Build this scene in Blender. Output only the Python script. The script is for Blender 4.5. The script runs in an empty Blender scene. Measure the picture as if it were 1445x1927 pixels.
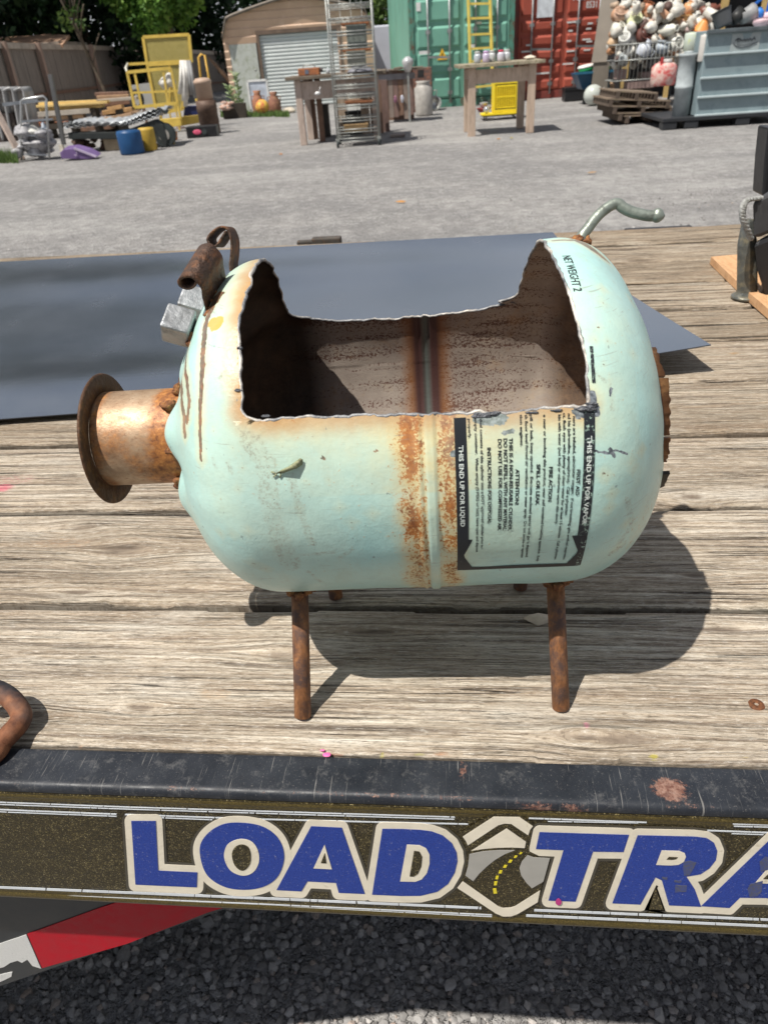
import bpy, bmesh, math, random
import numpy as np
from mathutils import Vector, Matrix
random.seed(7); RNG = np.random.default_rng(7)
SC = bpy.context.scene
# ---------------- camera, sky, sun, exposure ----------------
TH, RO, PS, FPX = 0.57084326, -0.07327454, -0.12249162, 1346.412
CAMZ = 0.37                      # above the deck (z = 0); the yard is at GZ
GZ = -0.86
fv = Vector((math.sin(PS)*math.cos(TH), math.cos(PS)*math.cos(TH), -math.sin(TH)))
r0 = Vector((math.cos(PS), -math.sin(PS), 0)); u0 = r0.cross(fv)
rv = r0*math.cos(RO)+u0*math.sin(RO); uv_ = -r0*math.sin(RO)+u0*math.cos(RO)
CP = Vector((0, 0, CAMZ))
cam = bpy.data.cameras.new('camera'); camo = bpy.data.objects.new('camera', cam); SC.collection.objects.link(camo)
cam.sensor_fit = 'VERTICAL'; cam.sensor_height = 36; cam.sensor_width = 36; cam.lens = FPX/1927*36
cam.clip_start = 0.02; cam.clip_end = 500
cam.dof.use_dof = True; cam.dof.focus_distance = 0.52; cam.dof.aperture_fstop = cam.lens/1.5
M_ = Matrix((rv, uv_, -fv)).transposed().to_4x4(); M_.translation = CP; camo.matrix_world = M_
SC.camera = camo
SUNV = Vector((-.385, -.33, 1)).normalized()
w = bpy.data.worlds.new('World'); SC.world = w; w.use_nodes = True
nt = w.node_tree; sky = nt.nodes.new('ShaderNodeTexSky'); sky.sky_type = 'NISHITA'; sky.sun_disc = False
sky.sun_elevation = math.asin(SUNV.z); sky.sun_rotation = math.atan2(SUNV.x, SUNV.y)
_tc = nt.nodes.new('ShaderNodeTexCoord'); _mp = nt.nodes.new('ShaderNodeMapping'); _mp.inputs['Scale'].default_value = (1, 1, 2.6); _mp.inputs['Location'].default_value = (.3, 1.7, 0); nt.links.new(_tc.outputs['Generated'], _mp.inputs[0])
_no = nt.nodes.new('ShaderNodeTexNoise'); _no.inputs['Scale'].default_value = 2.1; _no.inputs['Detail'].default_value = 7; _no.inputs['Roughness'].default_value = .55; nt.links.new(_mp.outputs[0], _no.inputs[0])
_cr = nt.nodes.new('ShaderNodeValToRGB'); _cr.color_ramp.elements[0].position = .47; _cr.color_ramp.elements[1].position = .62; nt.links.new(_no.outputs['Fac'], _cr.inputs[0])
_mx = nt.nodes.new('ShaderNodeMix'); _mx.data_type = 'RGBA'; nt.links.new(_cr.outputs[0], _mx.inputs[0]); nt.links.new(sky.outputs[0], _mx.inputs[6]); _mx.inputs[7].default_value = (9.0, 9.0, 9.2, 1)
_sx = nt.nodes.new('ShaderNodeSeparateXYZ'); nt.links.new(_tc.outputs['Generated'], _sx.inputs[0]); _hr = nt.nodes.new('ShaderNodeValToRGB'); nt.links.new(_sx.outputs[2], _hr.inputs[0])
_hr.color_ramp.elements[0].position = .12; _hr.color_ramp.elements[0].color = (.85, .85, .85, 1); _hr.color_ramp.elements[1].position = .55; _hr.color_ramp.elements[1].color = (0, 0, 0, 1)
_m2 = nt.nodes.new('ShaderNodeMix'); _m2.data_type = 'RGBA'; nt.links.new(_hr.outputs[0], _m2.inputs[0]); nt.links.new(_mx.outputs[2], _m2.inputs[6]); _m2.inputs[7].default_value = (10.5, 10.8, 11.5, 1)
nt.links.new(_m2.outputs[2], nt.nodes['Background'].inputs[0]); nt.nodes['Background'].inputs[1].default_value = 0.060
sl = bpy.data.lights.new('sun', 'SUN'); sl.energy = 5.0; sl.angle = math.radians(.53); sl.color = (1, .955, .88)
so = bpy.data.objects.new('sun', sl); SC.collection.objects.link(so); so.rotation_euler = SUNV.to_track_quat('Z', 'Y').to_euler()
so.location = SUNV*20
SC.view_settings.view_transform = 'Standard'; SC.view_settings.look = 'None'; SC.view_settings.exposure = 0.24; SC.view_settings.gamma = 1
# ---------------- pixel (photo 1445x1927) <-> place ----------------
def ray(x, y): return fv+rv*((x-722.5)/FPX)-uv_*((y-963.5)/FPX)
def onZ(x, y, z=0.): d = ray(x, y); return CP+d*((z-CAMZ)/d.z)
def onY(x, y, Y): d = ray(x, y); return CP+d*(Y/d.y)
def onPl(x, y, p, n): d = ray(x, y); return CP+d*((p-CP).dot(n)/d.dot(n))
def G(x, y): return onZ(x, y, GZ)
def proj(p):
    d = p-CP; z = d.dot(fv); return 722.5+FPX*d.dot(rv)/z, 963.5-FPX*d.dot(uv_)/z
class Fr:
    """vertical plane standing on the ground at a photo point, facing the viewer unless turned"""
    def __init__(s, px, py, rot=7.0, z=None, p=None):
        s.o = p.copy() if p is not None else onZ(px, py, GZ if z is None else z); s.rot = math.radians(rot)
        s.ex = Vector((math.cos(s.rot), math.sin(s.rot), 0)); s.ey = Vector((-math.sin(s.rot), math.cos(s.rot), 0))
    def p(s, px, py, d=0.):
        q = onPl(px, py, s.o+s.ey*d, s.ey)-s.o; return Vector((q.dot(s.ex), d, q.z))
# ---------------- materials ----------------
MATS = {}
class NT:
    def __init__(s, name):
        s.m = bpy.data.materials.new(name); s.m.use_nodes = True; s.t = s.m.node_tree; s.b = s.t.nodes['Principled BSDF']; s.n = s.t.nodes; s.l = s.t.links
        s.co = s.n.new('ShaderNodeTexCoord').outputs['Object']
    def link(s, a, b): s.l.new(a, b)
    def val(s, inp, v):
        if hasattr(v, 'node') or isinstance(v, bpy.types.NodeSocket): s.l.new(v, inp)
        else: inp.default_value = v
    def mapping(s, scale, co=None, loc=(0, 0, 0), rot=(0, 0, 0)):
        m = s.n.new('ShaderNodeMapping'); m.inputs['Scale'].default_value = scale; m.inputs['Location'].default_value = loc; m.inputs['Rotation'].default_value = rot
        s.l.new(co or s.co, m.inputs['Vector']); return m.outputs[0]
    def noise(s, scale, detail=4, rough=.55, co=None, dist=0.):
        n = s.n.new('ShaderNodeTexNoise'); n.inputs['Scale'].default_value = scale; n.inputs['Detail'].default_value = detail
        n.inputs['Roughness'].default_value = rough; n.inputs['Distortion'].default_value = dist
        s.l.new(co or s.co, n.inputs['Vector']); return n.outputs['Fac']
    def vor(s, scale, co=None, feat='F1', out='Distance', rnd=1.):
        n = s.n.new('ShaderNodeTexVoronoi'); n.feature = feat; n.inputs['Scale'].default_value = scale; n.inputs['Randomness'].default_value = rnd
        s.l.new(co or s.co, n.inputs['Vector']); return n.outputs[out]
    def ramp(s, fac, stops):
        r = s.n.new('ShaderNodeValToRGB'); e = r.color_ramp.elements
        while len(e) < len(stops): e.new(.5)
        for q, (p, c) in zip(e, stops): q.position = p; q.color = (c, c, c, 1) if isinstance(c, (int, float)) else (*c, 1)
        s.l.new(fac, r.inputs[0]); return r.outputs[0]
    def mix(s, fac, a, b, mode='MIX'):
        m = s.n.new('ShaderNodeMix'); m.data_type = 'RGBA'; m.blend_type = mode
        s.val(m.inputs[0], fac)
        for i, v in ((6, a), (7, b)):
            if isinstance(v, tuple): v = (*v[:3], 1)
            s.val(m.inputs[i], v)
        return m.outputs[2]
    def math(s, op, a, b=None, clamp=False):
        m = s.n.new('ShaderNodeMath'); m.operation = op; m.use_clamp = clamp; s.val(m.inputs[0], a)
        if b is not None: s.val(m.inputs[1], b)
        return m.outputs[0]
    def attr(s, name, out='Fac'):
        a = s.n.new('ShaderNodeAttribute'); a.attribute_name = name; return a.outputs[out]
    def bump(s, h, strength=.3, dist=.01, prev=None):
        b = s.n.new('ShaderNodeBump'); b.inputs['Strength'].default_value = strength; b.inputs['Distance'].default_value = dist
        s.l.new(h, b.inputs['Height'])
        if prev: s.l.new(prev, b.inputs['Normal'])
        return b.outputs[0]
    def fin(s, col=None, rough=None, metal=None, normal=None, spec=None):
        if col is not None: s.val(s.b.inputs['Base Color'], (*col, 1) if isinstance(col, tuple) else col)
        if rough is not None: s.val(s.b.inputs['Roughness'], rough)
        if metal is not None: s.val(s.b.inputs['Metallic'], metal)
        if spec is not None: s.val(s.b.inputs['Specular IOR Level'], spec)
        if normal is not None: s.l.new(normal, s.b.inputs['Normal'])
        return s.m
def mat(name, c, rough=.6, metal=0., var=.35, scale=6., c2=None, cover=.5, bump=0., bscale=60., stretch=(1, 1, 1), spec=.5):
    """weathered plain surface: tone variation plus patches of a second colour"""
    key = name
    if key in MATS: return MATS[key]
    s = NT(name); co = s.mapping(stretch)
    n1 = s.noise(scale, 6, .6, co); dk = tuple(v*(1-var) for v in c); lt = tuple(min(1, v*(1+var*.6)) for v in c)
    col = s.ramp(n1, [(.3, dk), (.7, lt)])
    if c2:
        n2 = s.noise(scale*2.3, 8, .7, co, .3); k = s.ramp(n2, [(max(0, 1-cover-.12), 0.), (min(1, 1-cover+.05), 1.)]); col = s.mix(k, col, c2)
    nm = s.bump(s.noise(bscale, 4, .6, co), bump, .01) if bump else None
    MATS[key] = s.fin(col, s.ramp(n1, [(.2, max(0, rough-.12)), (.8, min(1, rough+.12))]), metal, nm, spec*.7)
    return MATS[key]
# ---------------- mesh builder ----------------
class MB:
    def __init__(s): s.v = []; s.f = []; s.m = []; s.sm = []; s.mi = 0
    def add(s, vs, fs, smooth=False):
        o = len(s.v); s.v += [tuple(v) for v in vs]
        for f in fs: s.f.append([i+o for i in f]); s.m.append(s.mi); s.sm.append(smooth)
        return s
    def box(s, a, b, rot=None, piv=None, jit=0.):
        x0, y0, z0 = a; x1, y1, z1 = b
        vs = [Vector((x, y, z)) for z in (z0, z1) for y in (y0, y1) for x in (x0, x1)]
        if jit: vs = [v+Vector([random.uniform(-jit, jit) for _ in range(3)]) for v in vs]
        if rot is not None:
            c = Vector(piv) if piv is not None else (Vector(a)+Vector(b))/2; vs = [rot@(v-c)+c for v in vs]
        return s.add(vs, [(0, 2, 3, 1), (4, 5, 7, 6), (0, 1, 5, 4), (2, 6, 7, 3), (0, 4, 6, 2), (1, 3, 7, 5)])
    def bar(s, p, q, w, h=None, up=(0, 0, 1)):
        p = Vector(p); q = Vector(q); h = h or w; d = (q-p).normalized(); a = d.cross(Vector(up))
        if a.length < 1e-3: a = d.cross(Vector((1, 0, 0)))
        a.normalize(); b = a.cross(d); a = a*w/2; b = b*h/2
        vs = [e+i*a+j*b for e in (p, q) for i, j in ((-1, -1), (1, -1), (1, 1), (-1, 1))]
        return s.add(vs, [(0, 1, 2, 3), (7, 6, 5, 4), (0, 4, 5, 1), (1, 5, 6, 2), (2, 6, 7, 3), (3, 7, 4, 0)])
    def tube(s, pts, r, n=10, cap=True, closed=False):
        pts = [Vector(p) for p in pts]; N = len(pts); rs = r if isinstance(r, (list, tuple)) else [r]*N
        vs = []; ref = None
        for i, p in enumerate(pts):
            if closed: t = (pts[(i+1) % N]-pts[i-1]).normalized()
            else: t = (pts[min(i+1, N-1)]-pts[max(i-1, 0)]).normalized()
            if ref is None:
                ref = t.cross(Vector((0, 0, 1)));
                if ref.length < .1: ref = t.cross(Vector((0, 1, 0)))
            ref = (ref-t*ref.dot(t)).normalized(); b = t.cross(ref)
            for k in range(n):
                a = 2*math.pi*k/n; vs.append(p+(ref*math.cos(a)+b*math.sin(a))*rs[i])
        fs = [];
        for i in range(N if closed else N-1):
            j = (i+1) % N
            for k in range(n): k2 = (k+1) % n; fs.append((i*n+k, i*n+k2, j*n+k2, j*n+k))
        s.add(vs, fs, True)
        if cap and not closed:
            o = len(s.v)-N*n; s.f.append([o+k for k in range(n)][::-1]); s.m.append(s.mi); s.sm.append(False)
            s.f.append([o+(N-1)*n+k for k in range(n)]); s.m.append(s.mi); s.sm.append(False)
        return s
    def lathe(s, prof, n=24, c=(0, 0, 0), M=None, cap=True, wob=0.):
        """prof: (radius, height)"""
        c = Vector(c); vs = []
        for r, z in prof:
            for k in range(n):
                a = 2*math.pi*k/n; rr = r*(1+wob*math.sin(3*a+z*9)); v = Vector((rr*math.cos(a), rr*math.sin(a), z)); vs.append((M@v if M else v)+c)
        fs = [(i*n+k, i*n+(k+1) % n, (i+1)*n+(k+1) % n, (i+1)*n+k) for i in range(len(prof)-1) for k in range(n)]
        if cap: fs += [tuple(range(n))[::-1], tuple((len(prof)-1)*n+k for k in range(n))]
        return s.add(vs, fs, True)
    def blob(s, c, r, n=12, lump=.1, seed=0, M=None):
        rr = random.Random(seed); r = Vector(r) if not isinstance(r, (int, float)) else Vector((r, r, r)); vs = []; fs = []
        ph = [rr.uniform(0, 6.28) for _ in range(6)]
        for i in range(n+1):
            th = math.pi*i/n
            for k in range(2*n):
                a = math.pi*k/n; d = Vector((math.sin(th)*math.cos(a), math.sin(th)*math.sin(a), math.cos(th)))
                q = 1+lump*(math.sin(3*d.x+ph[0])+math.sin(4*d.y+ph[1])+math.sin(5*d.z+ph[2])+.6*math.sin(9*d.x+ph[3])*math.sin(8*d.z+ph[4]))
                v = Vector((d.x*r.x, d.y*r.y, d.z*r.z))*q; vs.append((M@v if M else v)+Vector(c))
        for i in range(n):
            for k in range(2*n): k2 = (k+1) % (2*n); fs.append((i*2*n+k, (i+1)*2*n+k, (i+1)*2*n+k2, i*2*n+k2))
        return s.add(vs, fs, True)
    def prism(s, pts, off):
        """flat polygon pts (3D) thickened by vector off"""
        n = len(pts); off = Vector(off); vs = [Vector(p) for p in pts]+[Vector(p)+off for p in pts]
        return s.add(vs, [tuple(range(n))[::-1], tuple(range(n, 2*n))]+[(i, (i+1) % n, n+(i+1) % n, n+i) for i in range(n)])
    def build(s, name, m, parent=None, world=False, bevel=0., loc=None):
        me = bpy.data.meshes.new(name); me.from_pydata(s.v, [], s.f)
        for x in (m if isinstance(m, (list, tuple)) else [m]): me.materials.append(x)
        me.polygons.foreach_set('material_index', s.m); me.polygons.foreach_set('use_smooth', s.sm); me.update()
        bm = bmesh.new(); bm.from_mesh(me); bmesh.ops.recalc_face_normals(bm, faces=bm.faces); bm.to_mesh(me); bm.free()
        return link(me, name, parent, world, bevel, loc)
def wmat(o):
    return (wmat(o.parent)@o.matrix_parent_inverse if o.parent else Matrix.Identity(4))@o.matrix_basis
def link(me, name, parent=None, world=False, bevel=0., loc=None):
    o = bpy.data.objects.new(name, me); SC.collection.objects.link(o)
    if loc is not None: o.location = loc
    if parent:
        o.parent = parent
        if world:
            o.matrix_parent_inverse = wmat(parent).inverted()
    if bevel:
        b = o.modifiers.new('bevel', 'BEVEL'); b.width = bevel; b.segments = 2; b.limit_method = 'ANGLE'; b.angle_limit = math.radians(40)
    return o
def tag(o, label, cat, group=None, kind=None):
    if label: o['label'] = label
    if cat: o['category'] = cat
    if group: o['group'] = group
    if kind: o['kind'] = kind
    return o
def thing(name, label, cat, loc=(0, 0, 0), rz=0., group=None):
    o = bpy.data.objects.new(name, None); SC.collection.objects.link(o); o.empty_display_size = .05
    o.location = loc; o.rotation_euler = (0, 0, rz); return tag(o, label, cat, group)
def copy_tree(o, parent=None):
    c = o.copy(); SC.collection.objects.link(c); c.parent = parent
    for ch in list(o.children): copy_tree(ch, c)
    return c
def fthing(name, label, cat, fr, group=None): return thing(name, label, cat, fr.o, fr.rot, group)

# ================= SETTING: gravel yard =================
def gravel_mat():
    s = NT('yard gravel')
    big = s.noise(.35, 4, .6); mid = s.noise(2.2, 5, .65); v = s.n.new('ShaderNodeTexVoronoi'); v.inputs['Scale'].default_value = 62; s.l.new(s.mapping((1, 1, 1)), v.inputs['Vector'])
    st = s.n.new('ShaderNodeSeparateColor'); s.l.new(v.outputs['Color'], st.inputs[0])
    tone = s.ramp(st.outputs[0], [(0, (.165, .163, .165)), (.45, (.295, .291, .293)), (.8, (.42, .414, .413)), (1, (.58, .57, .56))])
    tone = s.mix(s.ramp(v.outputs['Distance'], [(.25, 0.), (.75, .8)]), tone, (.16, .15, .14))
    tone = s.mix(s.ramp(s.noise(24, 6, .8), [(.3, 0.), (.75, .55)]), tone, (.4, .385, .36))
    col = s.mix(s.ramp(mid, [(.40, 0.), (.62, .6)]), tone, (.38, .362, .345))
    col = s.mix(s.ramp(big, [(.42, 0.), (.58, .55)]), col, (.215, .21, .208))
    tr = s.noise(1.0, 3, .5, s.mapping((.35, .9, 1), rot=(0, 0, .3)))
    col = s.mix(s.ramp(tr, [(.52, 0.), (.66, .35)]), col, (.52, .505, .48))
    h = s.math('ADD', s.ramp(v.outputs['Distance'], [(0, 1.), (.7, 0.)]), s.noise(140, 3))
    g2 = s.noise(9, 6, .8); col = s.mix(s.ramp(g2, [(.36, .55), (.5, 0.)]), col, (.20, .19, .185)); col = s.mix(s.ramp(g2, [(.52, 0.), (.66, .5)]), col, (.56, .54, .52)); nm = s.bump(h, .6, .012, s.bump(mid, .6, .06, s.bump(g2, .9, .05)))
    return s.fin(col, .92, 0., nm, .2)
gm = gravel_mat()
gx = np.concatenate([np.linspace(-120, -12, 14), np.linspace(-10, 8, 60), np.linspace(10, 120, 14)])
gy = np.concatenate([np.linspace(-40, -2, 8), np.linspace(-1, 24, 80), np.linspace(26, 150, 14)])
def vnoise(x, y, seed=0):
    """cheap smooth value noise in 0..1"""
    r = np.random.default_rng(seed).random((256, 256)); xi = np.floor(x).astype(int); yi = np.floor(y).astype(int); fx = x-xi; fy = y-yi
    fx = fx*fx*(3-2*fx); fy = fy*fy*(3-2*fy); g = lambda a, b: r[a % 256, b % 256]
    return (g(xi, yi)*(1-fx)+g(xi+1, yi)*fx)*(1-fy)+(g(xi, yi+1)*(1-fx)+g(xi+1, yi+1)*fx)*fy
def grid_mesh(name, V, nu, nv, wrap=False):
    """V: (nu*nv,3) array"""
    I = np.arange(nu*nv).reshape(nu, nv)
    q = np.stack([I[:-1, :-1], I[1:, :-1], I[1:, 1:], I[:-1, 1:]], -1).reshape(-1, 4)
    me = bpy.data.meshes.new(name); me.vertices.add(len(V)); me.vertices.foreach_set('co', V.astype(np.float32).ravel())
    me.loops.add(q.size); me.loops.foreach_set('vertex_index', q.ravel().astype(np.int32)); me.polygons.add(len(q))
    me.polygons.foreach_set('loop_start', (np.arange(len(q))*4).astype(np.int32)); me.polygons.foreach_set('use_smooth', np.ones(len(q), bool))
    me.update(calc_edges=True); return me
X, Y = np.meshgrid(gx, gy, indexing='ij')
Z = GZ+(vnoise(X*.5, Y*.5, 1)-.5)*.03*(np.abs(Y) > 3)
gme = grid_mesh('ground', np.stack([X, Y, Z], -1).reshape(-1, 3), len(gx), len(gy)); gme.materials.append(gm)
tag(link(gme, 'ground'), None, None, kind='structure')
# crushed stones lying loose where the ground is close to the viewer
def stones():
    base = bmesh.new(); bmesh.ops.create_icosphere(base, subdivisions=1, radius=1); bv = np.array([v.co[:] for v in base.verts]); bf = np.array([[v.index for v in f.verts] for f in base.faces]); base.free()
    V = []; F = []; C = []; n = 0
    def put(x, y, r):
        nonlocal n
        q = bv*(1+RNG.uniform(-.28, .28, (len(bv), 1)))*np.array([1, RNG.uniform(.65, 1), RNG.uniform(.45, .8)])*r
        a = RNG.uniform(0, 6.28); b = RNG.uniform(-.6, .6); ca, sa, cb, sb = math.cos(a), math.sin(a), math.cos(b), math.sin(b)
        q = q@np.array([[ca, sa, 0], [-sa, ca, 0], [0, 0, 1]])@np.array([[1, 0, 0], [0, cb, sb], [0, -sb, cb]])
        V.append(q+np.array([x, y, GZ+r*RNG.uniform(.05, .4)])); F.append(bf+n); n += len(bv); C.append(np.full(len(bv), RNG.random()))
    for i in range(15000): put(RNG.uniform(-1.1, .72), RNG.uniform(.4, .98), .0028+.0062*RNG.random()**2.0)
    for i in range(110): put(RNG.uniform(-1.1, .7), RNG.uniform(.42, 1.0), RNG.uniform(.009, .0135))
    for i in range(5000): 
        y = 2.3+5*RNG.random()**1.5; put(RNG.uniform(-.62, .62)*y*1.1, y, .004+.008*RNG.random()**2)
    V = np.concatenate(V); F = np.concatenate(F); C = np.concatenate(C)
    me = bpy.data.meshes.new('gravel_stones'); me.from_pydata(V.tolist(), [], F.tolist()); a = me.attributes.new('tone', 'FLOAT', 'POINT'); a.data.foreach_set('value', C.astype(np.float32))
    s = NT('loose stones'); c = s.ramp(s.attr('tone'), [(0, (.13, .125, .12)), (.4, (.23, .22, .212)), (.75, (.34, .33, .32)), (.9, (.50, .48, .46)), (1, (.40, .31, .25))])
    c = s.mix(s.ramp(s.noise(90, 5, .7), [(.35, 0.), (.7, .45)]), c, (.36, .345, .33)); me.materials.append(s.fin(c, .85, 0., s.bump(s.noise(260, 4), .4, .003), .3)); return me
tag(link(stones(), 'loose_gravel'), 'grey crushed stones lying loose under and behind the trailer', 'gravel', kind='stuff')


# ================= TRAILER =================
BS, BY0 = .14547, .29205          # board pitch and the front edge of the first board
FY = .262                         # plane of the lettered side channel
trailer = thing('trailer', 'black flatbed trailer with weathered plank deck and blue lettering along its side', 'trailer', (0, 1.0, GZ))
def wood_mat(name, wear):
    s = NT(name); uv = s.n.new('ShaderNodeUVMap'); uv.uv_map = 'grain'; g = uv.outputs[0]
    a = s.noise(1, 8, .68, s.mapping((5.5, 250, 1), g), .1); b = s.noise(1, 8, .7, s.mapping((9, 520, 1), g), .2); c = s.noise(1, 5, .6, s.mapping((1.6, 34, 1), g), .4)
    f = s.noise(1, 9, .75, s.mapping((60, 700, 1), g)); pt = s.noise(1, 4, .6, s.mapping((3.5, 9, 1), g))
    col = s.ramp(a, [(.34, (.13, .097, .07)), (.41, (.30, .245, .19)), (.48, (.46, .372, .278)), (.56, (.64, .553, .435)), (.70, (.80, .73, .62))])
    col = s.mix(s.ramp(b, [(.34, .8), (.47, 0.)]), col, (.19, .14, .10))
    col = s.mix(s.ramp(c, [(.34, .5), (.5, 0.)]), col, (.36, .25, .16))
    col = s.mix(s.ramp(pt, [(.46, 0.), (.66, .6)]), col, (.33, .26, .185)); bl = s.noise(1, 5, .7, s.mapping((14, 55, 1), g), .6); col = s.mix(s.ramp(bl, [(.55, 0.), (.7, .5)]), col, (.26, .215, .165)); hp = s.noise(1, 4, .6, s.mapping((7, 24, 1), g)); col = s.mix(s.ramp(hp, [(.56, 0.), (.7, .45)]), col, (.72, .67, .58))
    col = s.mix(s.ramp(f, [(.52, 0.), (.7, .45)]), col, (.76, .73, .67))
    f2 = s.noise(1, 6, .8, s.mapping((26, 1100, 1), g)); col = s.mix(s.ramp(f2, [(.36, .6), (.48, 0.)]), col, (.22, .17, .12)); g1 = s.noise(1, 6, .7, s.mapping((5, 60, 1), g)); col = s.mix(s.ramp(g1, [(.6, 0.), (.72, .35)]), col, (.3, .3, .24))
    cr = s.noise(1, 3, .5, s.mapping((1.1, 88, 1), g), .1); crk = s.ramp(cr, [(.315, 1.), (.345, 0.)]); col = s.mix(crk, col, (.035, .028, .022))
    crk2 = None
    for (sx_, sy_, wd_, am_, lo_) in ((1.3, 75, .009, .8, 0.), (2.4, 190, .014, .5, 3.), (5, 420, .018, .3, 7.)):
        n_ = s.noise(1, 2, .5, s.mapping((sx_, sy_, 1), g, (lo_, lo_, 0)), .15); ab_ = s.math('ABSOLUTE', s.math('SUBTRACT', n_, .47)); gt_ = s.ramp(s.noise(1, 3, .6, s.mapping((sx_*3, sy_*.3, 1), g, (lo_+4, 0, 0))), [(.50, 0.), (.60, 1.)])
        ln_ = s.math('MULTIPLY', s.ramp(ab_, [(wd_*.45, am_), (wd_, 0.)]), gt_); col = s.mix(ln_, col, (.05, .038, .028)); crk2 = ln_ if crk2 is None else s.math('ADD', crk2, ln_)
    sp_ = s.noise(1, 6, .85, s.mapping((110, 620, 1), g)); col = s.mix(s.ramp(sp_, [(.38, .75), (.47, 0.)]), col, (.13, .098, .07)); col = s.mix(s.ramp(sp_, [(.54, 0.), (.64, .6)]), col, (.84, .785, .69))
    kn = s.attr('knot'); col = s.mix(s.ramp(kn, [(.05, 0.), (.5, .3), (.8, .7), (1, .9)]), col, s.mix(s.ramp(b, [(.4, 0.), (.6, 1.)]), (.09, .065, .05), (.27, .215, .16)))
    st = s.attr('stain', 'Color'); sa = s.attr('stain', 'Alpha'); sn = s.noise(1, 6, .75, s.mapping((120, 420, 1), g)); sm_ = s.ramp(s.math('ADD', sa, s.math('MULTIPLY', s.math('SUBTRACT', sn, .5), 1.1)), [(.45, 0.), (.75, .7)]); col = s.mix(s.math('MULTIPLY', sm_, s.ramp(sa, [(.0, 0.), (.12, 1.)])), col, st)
    bt_ = s.n.new('ShaderNodeMix'); bt_.data_type = 'RGBA'; bt_.blend_type = 'MULTIPLY'; bt_.inputs[0].default_value = 1; s.l.new(col, bt_.inputs[6]); cc_ = s.n.new('ShaderNodeCombineColor'); bv_ = s.attr('btone'); s.l.new(bv_, cc_.inputs[0]); s.l.new(s.math('POWER', bv_, 1.12), cc_.inputs[1]); s.l.new(s.math('POWER', bv_, 1.3), cc_.inputs[2]); s.l.new(cc_.outputs[0], bt_.inputs[7]); col = bt_.outputs[2]
    h = s.math('ADD', s.math('MULTIPLY', a, .9), s.math('MULTIPLY', b, .6)); h = s.math('SUBTRACT', h, s.math('MULTIPLY', crk, 1.5)); h = s.math('SUBTRACT', h, s.math('MULTIPLY', crk2, .9))
    return s.fin(col, .82, 0., s.bump(h, 1.0, .0034, s.bump(f, .5, .0012)), .2)
WOOD = wood_mat('weathered deck plank', 1)
# knots (photo pixel, size along, size across) ; stains (pixel, radius px along, across, colour, strength)
KN = [(230, 1030, .022, .010), (145, 1108, .016, .0035), (265, 1332, .010, .003), (1357, 1182, .018, .004), (1303, 930, .012, .005), (1310, 1078, .012, .004), (60, 1345, .01, .003), (1205, 488, .03, .012), (1100, 1385, .01, .003), (700, 1190, .02, .003), (350, 1105, .014, .003), (1180, 1390, .02, .004)]
ST = [(405, 1307, .018, .008, (.50, .35, .22), .6), (20, 900, .05, .02, (.6, .22, .24), .5), (2, 915, .02, .012, (.75, .1, .2), .7), (1305, 560, .018, .02, (.34, .21, .12), .5), (1385, 640, .012, .008, (.34, .2, .11), .45),
      (120, 1018, .06, .012, (.5, .3, .17), .5), (1103, 1365, .003, .004, (.8, .28, .4), .7), (1375, 790, .02, .008, (.42, .29, .15), .45), (1400, 830, .015, .008, (.42, .28, .14), .45), (1380, 665, .015, .008, (.5, .28, .1), .6),
      (630, 1412, .009, .0012, (.40, .14, .06), .6), (830, 1413, .010, .0014, (.42, .16, .06), .6), (790, 1413, .004, .0012, (.42, .42, .08), .6), (720, 1413, .002, .001, (.6, .55, .08), .8), (1230, 1422, .004, .0022, (.62, .52, .05), .8), (1400, 1424, .006, .0015, (.42, .32, .1), .5),
      (150, 1402, .006, .001, (.4, .17, .07), .6), (310, 1400, .005, .001, (.4, .17, .07), .6), (860, 1210, .03, .01, (.25, .2, .14), .35), (480, 1270, .02, .006, (.3, .22, .15), .5), (1250, 1390, .03, .006, (.45, .33, .22), .4), (300, 1230, .02, .006, (.5, .36, .25), .4)]
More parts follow.
